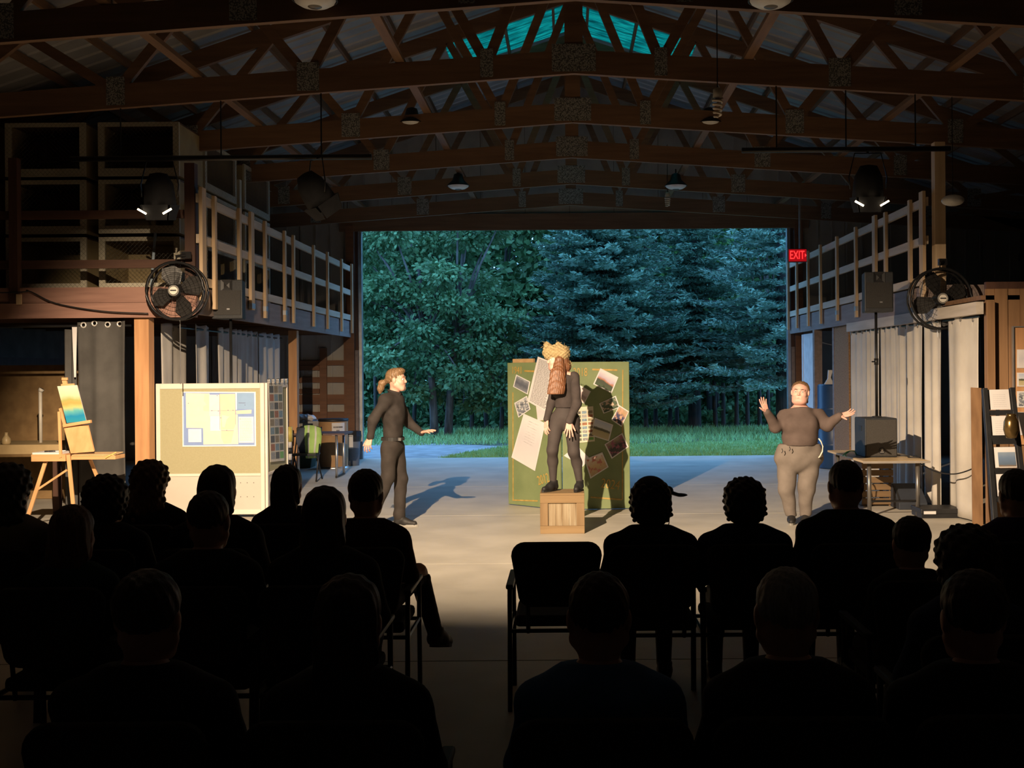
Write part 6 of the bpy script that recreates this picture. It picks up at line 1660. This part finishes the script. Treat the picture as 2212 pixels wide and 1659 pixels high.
for k, (z_, w_) in enumerate(((zt_-0.15, 0.20), (zt_-0.215, 0.08))):
    b = MB(); cA = A0+0.47
    for i in range(int(w_/0.022)):
        an = cA+(i-(w_/0.022)/2)*0.075; b.box((q.x+0.268*math.cos(an), 20.5+0.268*math.sin(an), z_), (0.014, 0.004, 0.03), Matrix.Rotation(an+PI/2, 3, 'Z'))
    o = b.build('label_print', M_ink, lab); o['kind'] = 'stuff'
q = P(760, 1005, 20.9); zt_ = P(760, 935, 20.9).z
tbn = thing('waste_bin', 'grey-blue waste bin with a black bag beside the cardboard drum', 'bin', (q.x, 20.95, 0))
MB().lathe([(0.13, 0.0), (0.16, zt_)], (q.x, 20.95, 0), 20, caps=(True, False)).build('body', mat('bin_plastic', (0.16, 0.18, 0.22), rough=0.5), tbn, smooth=True)
MB().lathe([(0.165, zt_-0.16), (0.18, zt_-0.06), (0.17, zt_+0.03), (0.13, zt_+0.02), (0.12, zt_-0.1)], (q.x, 20.95, 0), 14).build('bag', mat('bin_bag', (0.02, 0.02, 0.025), rough=0.25), tbn)
MB().bx(q.x-0.06, q.x+0.05, 20.775, 20.785, 0.33, 0.58).build('label', M_paper, tbn)
# chair with a safety vest
q = P(662, 1000, 18.0)
ch = thing('folding_chair', 'black folding chair with a yellow-green safety vest over its back', 'chair', (q.x, 18.0, 0))
for s_ in (-1, 1):
    MB().tube([(q.x+s_*0.20, 17.80, 0.01), (q.x+s_*0.19, 18.25, 0.86)], 0.013, 8).build('leg', M_blackm, ch, smooth=True)
    MB().tube([(q.x+s_*0.185, 18.30, 0.01), (q.x+s_*0.185, 17.9, 0.45)], 0.013, 8).build('leg', M_blackm, ch, smooth=True)
MB().bx(q.x-0.19, q.x+0.19, 17.82, 18.18, 0.42, 0.45).build('seat', M_black, ch, bev=0.008)
MB().bx(q.x-0.20, q.x+0.20, 18.17, 18.20, 0.62, 0.86).build('backrest', M_black, ch, bev=0.01)
M_vest = mat('hi_vis', (0.36, 0.55, 0.18), (0.28, 0.46, 0.13), scale=6, rough=0.8)
ve = thing('safety_vest', 'yellow-green safety vest with silver stripes hung on a chair', 'vest', (q.x, 18.1, 0.45))
zt_, zb_ = 0.90, 0.36
pr_ = []
for k in range(9):
    u = k/8; pr_.append((q.x-0.21+0.42*u, 18.13-0.03*math.sin(PI*u*3)))
def vsheet(u0, u1, z0_, z1_, off_, nm, m_):
    n_ = 8; vs = []
    for j in range(5):
        v_ = j/4; z_ = z1_+(z0_-z1_)*v_
        for i in range(n_+1):
            u = u0+(u1-u0)*i/n_; w = 0.21*(0.72+0.28*math.sin(PI*min(1, v_*0.9+0.25))); x_ = q.x+0.02+(u-0.5)*2*w
            vs.append((x_, 18.12-0.05*v_*(1-v_)*2-off_-0.015*math.sin(9*u+3*v_), z_-0.05*(2*u-1)**2*(1-v_)))
    b = MB().add(vs, [(j*(n_+1)+i, j*(n_+1)+i+1, (j+1)*(n_+1)+i+1, (j+1)*(n_+1)+i) for j in range(4) for i in range(n_)])
    o = b.build(nm, m_, ve, smooth=True); so = o.modifiers.new('thick', 'SOLIDIFY'); so.thickness = 0.006
vsheet(0.0, 0.32, zb_+0.05, zt_-0.03, 0.0, 'lining', mat('vest_navy', (0.05, 0.06, 0.09), rough=0.9))
vsheet(0.30, 1.0, zb_, zt_, 0.004, 'front_panel', M_vest)
vsheet(0.44, 0.52, zb_, zt_, 0.012, 'reflective_stripe', mat('silver_tape', (0.55, 0.58, 0.5), rough=0.4))
vsheet(0.74, 0.82, zb_, zt_, 0.012, 'reflective_stripe', MATS['silver_tape'])
# striped marker post, goods behind the table
q = P(626, 985, 18.2); zt_ = P(626, 922, 18.2).z
mk = thing('marker_post', 'yellow capped post with black and white bands by the work table', 'marker post', (q.x, 18.2, 0))
MB().lathe([(0.10, 0), (0.10, 0.02), (0.035, 0.03)], (q.x, 18.2, 0), 14, caps=(True, False)).build('base', M_black, mk)
for k in range(6): MB().tube([(q.x, 18.2, 0.03+0.1*k), (q.x, 18.2, 0.03+0.1*k+0.1)], 0.035, 12).build('band', M_paper if k % 2 else M_black, mk, smooth=True)
MB().tube([(q.x, 18.2, 0.63), (q.x, 18.2, zt_)], 0.05, 12).build('cap', mat('yellow_plastic', (0.60, 0.48, 0.12), rough=0.5), mk, smooth=True)
q = P(662, 930, 21.0)
sb_ = thing('storage_table', 'low dark table at the back of the alcove carrying a white bundle', 'table', (q.x-0.2, 21.2, 0))
MB().bx(q.x-0.9, q.x+0.32, 20.9, 21.6, 0.80, 0.84).build('tabletop', mat('grey_top', (0.32, 0.32, 0.34), rough=0.5), sb_)
for x_ in (q.x-0.85, q.x+0.27):
    for y_ in (20.95, 21.55): MB().tube([(x_, y_, 0), (x_, y_, 0.80)], 0.02, 8).build('leg', M_blackm, sb_)
t = thing('white_bundle', 'crumpled white plastic bundle on the alcove table', 'bundle', (q.x-0.06, 21.0, 0.84))
soft('sheet', blend_mesh([ell((q.x-0.10, 21.0, 0.91), (0.13, 0.10, 0.07)), ell((q.x+0.05, 21.02, 0.90), (0.12, 0.1, 0.065)), ell((q.x-0.18, 21.0, 0.89), (0.08, 0.08, 0.05))], 0.012, cuts=[((0, 0, 0.842), (0, 0, -1.0))], noise=wrinkle(0.012, 60, 1)), M_paper, t)
t = thing('storage_tote', 'dark green tote with a round tag below the alcove table', 'tote', (q.x-0.1, 20.7, 0))
MB().prism([(-0.30, 0), (0.30, 0), (0.36, 0.62), (-0.36, 0.62)], (q.x-0.1, 20.45, 0.0), (1, 0, 0), (0, 0, 1), (0, 1, 0), 0.42).build('tub', mat('green_plastic', (0.02, 0.055, 0.035), rough=0.5), t, bev=0.01)
MB().bx(q.x-0.48, q.x+0.28, 20.42, 20.88, 0.62, 0.66).build('lid', MATS['green_plastic'], t, bev=0.01)
MB().ball((q.x, 20.44, 0.50), 0.05, 10, 6, 0, (1, 0.2, 0.8)).build('tag', mat('tag_tan', (0.5, 0.36, 0.2), rough=0.7), t)
# ---------------------------------------------------------------- left dark corner behind the easel
q0, q1 = P(2, 990, 14.2), P(72, 955, 14.2)
lt = thing('plywood_bench', 'tan plywood bench in the dim corner behind the easel', 'bench', ((q0.x+q1.x)/2, 14.2, 0))
zt_ = q1.z-0.02
MB().bx(q0.x-1.2, q1.x+0.45, 14.0, 14.9, zt_-0.12, zt_).build('tabletop', mat('plywood', (0.42, 0.31, 0.16), (0.36, 0.26, 0.13), rough=0.7), lt, bev=0.004)
for x_ in (q0.x-1.1, q1.x+0.35):
    for y_ in (14.1, 14.8): MB().bx(x_-0.04, x_+0.04, y_-0.04, y_+0.04, 0, zt_-0.12).build('leg', M_darkwood, lt)
q = P(88, 950, 14.4); z2 = P(88, 845, 14.4).z
t = thing('steel_pipe', 'pale upright pipe standing on the plywood bench', 'pipe', (q.x, 14.4, zt_))
MB().tube([(q.x, 14.4, zt_), (q.x, 14.4, z2)], 0.022, 10).build('tube', mat('pale_pipe', (0.55, 0.52, 0.46), rough=0.5), t, smooth=True)
MB().tube([(q.x, 14.4, z2), (q.x+0.02, 14.4, z2+0.03)], 0.034, 10).build('cap', MATS['pale_pipe'], t, smooth=True)
q = P(12, 962, 14.1)
t = thing('spray_bottle', 'tan bottle at the bench edge', 'bottle', (q.x, 14.15, zt_))
MB().lathe([(0.05, 0), (0.055, 0.02), (0.055, 0.07), (0.025, 0.11), (0.02, 0.14), (0.025, 0.15)], (q.x, 14.12, zt_), 14, caps=(True, True)).build('body', mat('tan_bottle', (0.45, 0.34, 0.18), rough=0.4), t, smooth=True)
q = P(20, 870, 15.6)
t = thing('plywood_sheet', 'tan plywood sheet leaning in the dim corner', 'plywood sheet', (q.x-0.6, 15.8, 0))
MB().box((q.x+0.15, 15.8, 0.95), (1.6, 0.02, 1.9), Matrix.Rotation(-0.1, 3, 'X')).build('sheet', mat('plywood_brown', (0.28, 0.175, 0.075), (0.2, 0.12, 0.05), rough=0.8), t)
q = P(110, 900, 16)
t = thing('shelf_rack', 'dark steel shelf rack behind the easel', 'shelf', (q.x, 16, 0))
for x_ in (q.x-0.25, q.x+0.55):
    for y_ in (15.9, 16.4): MB().bx(x_-0.02, x_+0.02, y_-0.02, y_+0.02, 0, 1.6).build('upright', M_blackm, t)
for z_ in (0.4, 0.85, 1.25, 1.58): MB().bx(q.x-0.27, q.x+0.57, 15.88, 16.42, z_, z_+0.03).build('shelf', M_blackm, t)

# ---------------------------------------------------------------- wire cages stored on the left loft
M_cage = wood('whitewashed_cage', (0.50, 0.46, 0.36), (0.40, 0.36, 0.27), 'x')
M_cagez = wood('whitewashed_cage_upright', (0.50, 0.46, 0.36), (0.40, 0.36, 0.27), 'z')
M_cback = mat('cage_plywood', (0.32, 0.25, 0.13), (0.25, 0.19, 0.10), scale=4, rough=0.8)
M_wire = mat('chicken_wire', (0.16, 0.16, 0.15), rough=0.4, metal=0.6)
def cage(x0, x1, y0, y1, z0, z1, face, label, group='wire fronted cages stacked on the loft'):
    """face '-y' or '+x' carries the wired frame"""
    t = thing('wire_cage', label, 'cage', ((x0+x1)/2, (y0+y1)/2, z0), group)
    fw = 0.075
    if face == '-y':
        f = lambda u, v, d: Vector((x0+u, y0+d, z0+v)); W = x1-x0
    else:
        f = lambda u, v, d: Vector((x1-d, y0+u, z0+v)); W = y1-y0
    Hh = z1-z0; dep = (y1-y0) if face == '-y' else (x1-x0)
    def q(nm, u0, u1, v0, v1, d0, d1, m):
        vs = [f(u, v, d) for u in (u0, u1) for v in (v0, v1) for d in (d0, d1)]
        MB().add(vs, [(0, 1, 3, 2), (4, 6, 7, 5), (0, 4, 5, 1), (2, 3, 7, 6), (0, 2, 6, 4), (1, 5, 7, 3)]).build(nm, m, t)
    q('frame_stile', 0, fw, fw+0.02, Hh-0.05, 0, 0.03, M_cagez); q('frame_stile', W-fw, W, fw+0.02, Hh-0.05, 0, 0.03, M_cagez)
    q('frame_rail', 0, W, 0, fw+0.02, 0, 0.03, M_cage); q('frame_rail', 0, W, Hh-0.05, Hh, 0, 0.03, M_cage)
    q('floor_board', 0, W, 0.0, 0.02, 0.03, dep, M_cback); q('roof_board', 0, W, Hh-0.02, Hh, 0.03, dep, M_darkwood)
    q('back_panel', 0.02, W-0.02, 0.02, Hh-0.02, dep-0.02, dep, M_cback)
    q('side_panel', 0, 0.02, 0.02, Hh-0.02, 0.03, dep, M_cback); q('side_panel', W-0.02, W, 0.02, Hh-0.02, 0.03, dep, M_cback)
    b = MB(); s = 0.055; n = int((W+Hh)/s)
    for k in range(n):
        a = k*s
        for sg in (0, 1):
            p0 = (max(0, a-Hh), min(Hh, a)); p1 = (min(W, a), max(0, a-W))
            if p1[0]-p0[0] < 0.02: continue
            pp = [(u if not sg else W-u, v) for u, v in (p0, p1)]
            b.tube([f(pp[0][0], pp[0][1], -0.004), f(pp[1][0], pp[1][1], -0.004)], 0.0013, 3, cap=False)
    w_ = b.build('wire_mesh', M_wire, t); w_['kind'] = 'stuff'
lev = ['floor level', 'middle level', 'top level']
for i in range(3):
    z0_ = 2.79+0.71*i; z1_ = z0_+0.665
    a, b_ = P(213, 500, 13.75).x, P(388, 500, 13.75).x
    cage(a, b_, 13.75, 14.65, z0_, z1_, '-y', 'whitewashed wire cage at %s next to the corner post' % lev[i])
    a2, b2 = P(12, 500, 13.75).x, P(186, 500, 13.75).x
    cage(a2, b2, 13.75, 14.65, z0_, z1_, '-y', 'whitewashed wire cage at %s beside the dark railing post' % lev[i])
    cage(a2-1.12, a2-0.12, 13.75, 14.65, z0_, z1_, '-y', 'bluish wire cage at %s beyond the dark railing post' % lev[i])
    cage(-5.7, b_, 14.75, 16.15, z0_, z1_, '+x', 'wire cage facing the railing at %s, beside the corner cages' % lev[i])
    cage(-5.7, b_, 16.55, 17.95, z0_, z1_, '+x', 'wire cage facing the railing at %s, farther along the loft' % lev[i])
for y_ in (16.35,):
    tag(MB().bx(b_-0.06, b_+0.0, y_-0.05, y_+0.05, 2.79, 4.6).build('rack_upright', M_cagez), 'dim upright between the two rows of railing side cages', 'post')
q = P(345, 545, 14.0)
tag(MB().bar((q.x, 13.70, 2.80), (q.x+0.05, 13.72, 3.5), 0.03, 0.012, up=(0, 1, 0)).build('leaning_stick', mat('blue_slat', (0.3, 0.38, 0.45), rough=0.6)), 'thin pale blue slat leaning on a wire cage', 'slat')
cable('loft_cable', [(CXB-HALF+0.3, 13.0, 2.72), P(20, 632, 12.98), P(60, 628, 12.98), P(120, 655, 12.98), P(220, 672, 12.97), P(320, 677, 12.97)], 0.008, M_black, 'black cable sagging along the mauve loft beam')
# ---------------------------------------------------------------- audience chairs
M_chair = mat('chair_fabric', (0.035, 0.033, 0.03), (0.025, 0.023, 0.021), scale=60, rough=0.95)
def make_chair():
    t = thing('guest_chair', 'x', 'chair', (0, 0, 0))
    def rounded(w, h, r, n=5):
        pts = []
        for (cx, cy, a0) in ((w-r, h-r, 0), (-w+r, h-r, 90), (-w*0.86+r, r, 180), (w*0.86-r, r, 270)):
            for k in range(n+1):
                a = math.radians(a0+90*k/n); pts.append((cx+r*math.cos(a), cy+r*math.sin(a)))
        return pts
    MB().prism(rounded(0.235, 0.34, 0.07), (0, -0.24, 0.53), (1, 0, 0), (0, -0.10, 1), (0, 1, 0.1), 0.04).build('backrest', M_chair, t, bev=0.012)
    MB().bx(-0.22, 0.22, -0.20, 0.24, 0.42, 0.48).build('seat', M_chair, t, bev=0.02)
    for s in (-1, 1):
        MB().tube([(s*0.245, -0.26, 0.0), (s*0.245, -0.22, 0.63)], 0.013, 8).build('leg', M_blackm, t, smooth=True)
        MB().tube([(s*0.245, 0.22, 0.0), (s*0.245, 0.20, 0.63)], 0.013, 8).build('leg', M_blackm, t, smooth=True)
        MB().bx(s*0.245-0.02, s*0.245+0.02, -0.24, 0.22, 0.625, 0.65).build('armrest', M_black, t, bev=0.008)
        MB().tube([(s*0.245, -0.23, 0.41), (s*0.245, 0.21, 0.41)], 0.011, 6).build('side_bar', M_blackm, t)
    MB().tube([(-0.245, -0.235, 0.41), (0.245, -0.235, 0.41)], 0.011, 6).build('cross_bar', M_blackm, t)
    MB().tube([(-0.245, 0.20, 0.41), (0.245, 0.20, 0.41)], 0.011, 6).build('cross_bar', M_blackm, t)
    for s in (-1, 1): MB().tube([(s*0.15, -0.235, 0.40), (s*0.15, -0.262, 0.56)], 0.011, 6).build('back_strut', M_blackm, t)
    return t
chair0 = make_chair(); chair_used = [False]
def put_chair(x, y, label, rz=0.0):
    if not chair_used[0]: t = chair0; chair_used[0] = True
    else: t = copy_tree(chair0)
    t.location = (x, y, 0); t.rotation_euler = (0, 0, rz)
    tag(t, label, 'chair', 'black chairs of the audience')
    return t

# ---------------------------------------------------------------- seated spectators, seen from behind
def seated_meshes(sw=0.185, belly=0.0, cross=False):
    """all coordinates with the seat at the origin's floor, facing +y, head top at 1.27"""
    nk = Vector((0, -0.06, 1.02)); hc_ = Head((0, -0.035, 1.14), (0, 1, -0.05), (0, 0, 1), 1.1)
    tor = [cone((0, -0.08, 0.90), (0, -0.09, 0.70), 0.135, 0.13+belly, 0.06, ((1, 0, 0), 1.25)), cone((0, -0.09, 0.70), (0, -0.06, 0.58), 0.13+belly, 0.14+belly, 0.06, ((1, 0, 0), 1.22)),
           cone((0, -0.07, 0.975), (sw-0.005, -0.07, 0.905), 0.062, 0.060, 0.06), cone((0, -0.07, 0.975), (-sw+0.005, -0.07, 0.905), 0.062, 0.060, 0.06), cone((0, -0.07, 0.95), nk, 0.095, 0.064, 0.05)]
    arms = []; hands = []
    for s in (-1, 1):
        e = (s*(sw+0.045), 0.0, 0.70); w = (s*0.12, 0.20, 0.66)
        arms += [cone((s*sw, -0.07, 0.905), e, 0.055, 0.047, 0.04), cone(e, w, 0.046, 0.035, 0.03)]
        hands.append(hand(w, (-s*0.45, 0.75, -0.25), (0, 0.25, 1), -s, (22, 24, 26, 28), 4, (30, 12)))
    legs = []; feet = []
    for s in (-1, 1):
        h_ = (s*0.085, -0.02, 0.555)
        if cross and s == 1: k_ = (0.22, 0.40, 0.64); a_ = (0.31, 0.46, 0.27); f_ = ((0.29, 0.42, 0.20), (0.375, 0.62, 0.155))
        else: k_ = (s*0.11, 0.42, 0.52); a_ = (s*0.11, 0.44, 0.10); f_ = ((s*0.11, 0.38, 0.0), (s*0.13, 0.63, 0.0))
        legs += [cone(h_, k_, 0.085, 0.066, 0.03), cone(k_, a_, 0.062, 0.046, 0.03)]; feet.append(f_)
    sm = lambda L, f: [cone(p_[1], p_[2], p_[3]*f, p_[4]*f, p_[5]*0.8, p_[6]) for p_ in L]
    body = merge([blend_mesh(hc_.skin(nk), 0.006)]+hands+[blend_mesh(sm(tor+arms+legs, 0.8), 0.022)])
    shirt = blend_mesh(tor+arms, 0.015, cuts=[((0, 0, 0.53), (0, 0, -1.0)), (A(nk+Vector((0, 0, 0.0))), (0, 0.1, 1.0))], noise=wrinkle(0.004, 30, 0.4))
    pants = blend_mesh([cone((0, -0.06, 0.60), (0, -0.03, 0.565), 0.13+belly*0.6, 0.13+belly*0.6, 0.05, ((1, 0, 0), 1.25))]+legs, 0.015, cuts=[((0, 0, 0.63), (0, 0, 1.0)), ((0, 0, 0.07), (0, 0, -1.0))])
    return body, shirt, pants, feet, hc_
VAR = {}
for nm, kw in (('slim', dict(sw=0.165)), ('mid', dict(sw=0.185)), ('broad', dict(sw=0.205, belly=0.02)), ('cross', dict(sw=0.185, cross=True))):
    b_, s_, p_, f_, hq_ = seated_meshes(**kw)
    VAR[nm] = (np_mesh('body', *b_, M_skin), np_mesh('shirt', *s_, M_blk_shirt), np_mesh('trousers', *p_, M_blk_pants), f_)
HQ = hq_
def hair_mesh(kind):
    h = HQ; pr = [h.e((0, -0.020, 0.042), (0.085, 0.100, 0.090))]; noise = lambda X, Y, Z: 0.0025*np.sin(150*X+40*Z)*np.sin(140*Y+50*Z)
    cuts = [(A(h.p(0, 0.02, 0.02)), A(h.f*0.8-h.u*0.6))]
    if kind == 'short': cuts.append((A(h.p(0, 0, -0.055)), A(-h.u)))
    if kind == 'curly':
        pr = [h.e((0, -0.025, 0.03), (0.108, 0.112, 0.098)), h.e((0, -0.05, -0.045), (0.104, 0.075, 0.075), 0.03)]
        noise = lambda X, Y, Z: 0.011*np.sin(95*X+20*Z)*np.sin(88*Y+30*X)*np.sin(92*Z)
        cuts = [(A(h.p(0, 0.045, 0.0)), A(h.f*0.9-h.u*0.4))]
    if kind == 'curlylong':
        pr = [h.e((0, -0.025, 0.035), (0.105, 0.112, 0.10)), cone(h.p(0, -0.06, 0.0), h.p(0, -0.07, -0.20), 0.10, 0.12, 0.03, ((0, 1, 0), 0.7))]
        noise = lambda X, Y, Z: 0.012*np.sin(85*X+20*Z)*np.sin(78*Y+30*X)*np.sin(80*Z); cuts = [(A(h.p(0, 0.045, 0.0)), A(h.f*0.9-h.u*0.4))]
    if kind == 'long':
        pr.append(cone(h.p(0, -0.065, 0.0), h.p(0, -0.085, -0.24), 0.085, 0.105, 0.03, ((0, 1, 0), 0.5))); noise = strands(0.004, 170)
    if kind == 'bob':
        pr.append(cone(h.p(0, -0.05, 0.0), h.p(0, -0.05, -0.10), 0.09, 0.105, 0.03, ((0, 1, 0), 0.8))); noise = strands(0.003, 170)
    if kind == 'crop':
        pr = [h.e((0, -0.018, 0.038), (0.080, 0.097, 0.087))]; cuts.append((A(h.p(0, 0, -0.035)), A(-h.u)))
    return blend_mesh(pr, 0.0065, cuts=cuts, noise=noise)
HAIR = {k: np_mesh('hair', *hair_mesh(k), M_hair_dk) for k in ('short', 'curly', 'curlylong', 'long', 'bob', 'crop')}
SHOES = None
def dark(name, c): return mat(name, c, tuple(x*0.7 for x in c), scale=8, rough=0.9)
def spectator(px, py, Y, var, hair, hairm, shirtm, label, head_dx=0.0, extra=None, pants=M_blk_pants):
    p = P(px, py, Y); s = min(1.06, max(0.84, (p.z-0.012)/1.27)); x = p.x-head_dx
    t = thing('person', label, 'person', (x, Y, 0), 'seated audience')
    def add(nm, me, m, off=(0, 0, 0)):
        o = bpy.data.objects.new(nm, me); COL.objects.link(o); o.parent = t; o.location = off; ORG[o.name] = Vector((x, Y, 0))
        o.material_slots[0].link = 'OBJECT'; o.material_slots[0].material = m
        return o
    b_, s_, p_, feet = VAR[var]
    add('body', b_, M_skin); add('shirt', s_, shirtm); add('trousers', p_, pants)
    hr_ = add('hair', HAIR[hair], hairm)
    for (a, b2) in feet:
        global SHOES
        ORG[t.name] = Vector((0, 0, 0)); so = shoe(t, a, b2, M_shoe, M_shoe, None); ORG[t.name] = Vector((x, Y, 0))
    if extra: extra(t)
    t.scale = (s, s, s)
    t.rotation_euler = (0, -0.0, 0)
    return t, x
def cap_on(t):
    h = HQ; ORG_t = ORG[t.name]; ORG[t.name] = Vector((0, 0, 0))
    cp = MB(); 
    soft('cap', blend_mesh([h.e((0, -0.015, 0.055), (0.092, 0.107, 0.085)), cone(h.p(0.10, 0.07, 0.055), h.p(-0.06, 0.08, 0.055), 0.03, 0.03, 0.02)], 0.007, cuts=[(A(h.p(0, 0, 0.042)), A(-h.u))]), M_shoe, t)
    soft('cap_brim', blend_mesh([cone(h.p(0.10, 0.035, 0.052), h.p(0.15, 0.055, 0.035), 0.065, 0.055, 0.02, ((0, 0, 1), 0.18))], 0.006), M_shoe, t)
    MB().tube([h.p(0.09, 0.02, 0.03), h.p(0.105, 0.04, -0.03), h.p(0.10, 0.05, -0.11), h.p(0.075, 0.04, -0.17)], 0.0028, 5).build('strap', M_shoe, t)
    ORG[t.name] = ORG_t
D = {n: dark(n, c) for n, c in (('shirt_black', (0.02, 0.02, 0.022)), ('shirt_navy', (0.02, 0.035, 0.085)), ('shirt_purple', (0.05, 0.025, 0.10)), ('shirt_blue', (0.08, 0.20, 0.42)),
     ('shirt_green', (0.02, 0.05, 0.045)), ('shirt_maroon', (0.06, 0.02, 0.02)), ('shirt_grey', (0.06, 0.06, 0.065)), ('shirt_tan', (0.30, 0.25, 0.18)))}
RA, RB, RC_, RM = 5.9, 4.9, 3.1, 6.8
people = [
 (28, 1000, RA, 'mid', 'curlylong', M_hair_dk, 'shirt_tan', 'seated spectator with long hair at the outer end of the row before the easel', 0, None),
 (237, 1022, RA, 'mid', 'curly', M_hair_dk, 'shirt_black', 'seated spectator with a bushy head of hair in front of the easel', 0, None),
 (331, 993, RM, 'mid', 'curlylong', M_hair_br, 'shirt_black', 'seated spectator with a curly mane in front of the orange post', 0, None),
 (476, 1003, RA, 'mid', 'bob', M_hair_dk, 'shirt_black', 'seated spectator with bobbed hair in front of the map board', 0, None),
 (624, 1003, RM, 'slim', 'long', M_hair_dk, 'shirt_black', 'seated spectator with long straight hair beside the board corner', 0, None),
 (781, 1012, RA, 'cross', 'short', M_hair_dk, 'shirt_maroon', 'seated spectator with short hair and one leg crossed by the aisle', -0.03, None),
 (457, 1055, RB, 'mid', 'crop', M_hair_dk, 'shirt_black', 'seated spectator with cropped hair behind the bobbed spectator', 0, None),
 (706, 1048, RB, 'mid', 'bob', M_hair_dk, 'shirt_black', 'seated spectator with full hair behind the one with the crossed leg', 0, None),
 (166, 1088, RB, 'slim', 'bob', M_hair_br, 'shirt_green', 'short seated spectator behind the bushy-haired one', 0, None),
 (1432, 1030, RA, 'broad', 'curly', M_hair_dk, 'shirt_black', 'seated spectator in a peaked cap with a dangling strap', 0.07, cap_on),
 (1592, 1028, RA, 'broad', 'curly', M_hair_dk, 'shirt_navy', 'seated spectator with fluffy curls in a navy shirt', -0.03, None),
 (1834, 990, RA, 'broad', 'crop', M_hair_dk, 'shirt_black', 'tall seated spectator with cropped hair in front of the subwoofer', 0.03, None),
 (2188, 1012, RA, 'mid', 'short', M_hair_dk, 'shirt_purple', 'seated spectator in a purple shirt in front of the leaflet rack', 0, None),
 (1962, 1112, RB, 'slim', 'short', M_hair_dk, 'shirt_black', 'small seated spectator in front of the flat black case', 0, None),
 (2078, 1128, 3.95, 'slim', 'curly', M_hair_dk, 'shirt_navy', 'small curly seated spectator beside the purple shirt', 0, None),
 (1692, 1215, RC_, 'mid', 'crop', M_hair_gr, 'shirt_black', 'grey-haired seated spectator in the row behind the navy shirt', 0, None),
 (1292, 1225, RC_, 'mid', 'crop', M_hair_dk, 'shirt_blue', 'seated spectator in a blue shirt right behind the empty chair', 0, None),
 (330, 1225, RC_, 'broad', 'short', M_hair_dk, 'shirt_black', 'seated spectator in the last row behind the cropped-hair one', 0, None),  # this and the next two people are added to keep the floor dark
 (760, 1235, RC_, 'mid', 'long', M_hair_dk, 'shirt_black', 'added long-haired seated spectator in the last row by the aisle', 0, None),
 (2090, 1225, RC_, 'broad', 'short', M_hair_dk, 'shirt_black', 'seated spectator in the last row behind the small curly one', 0, None),
]
for (px, py, Y, var, hr_, hm, sm_, lb, dx, ex) in people:
    t, x = spectator(px, py, Y, var, hr_, hm, D[sm_], lb, dx, ex)
    put_chair(x, Y-0.02, 'black chair under the ' + ' '.join(lb.replace('seated spectator', 'spectator').split()[:11]))
put_chair(P(1203, 1200, 5.95).x, 6.0, 'empty black chair standing at the aisle')
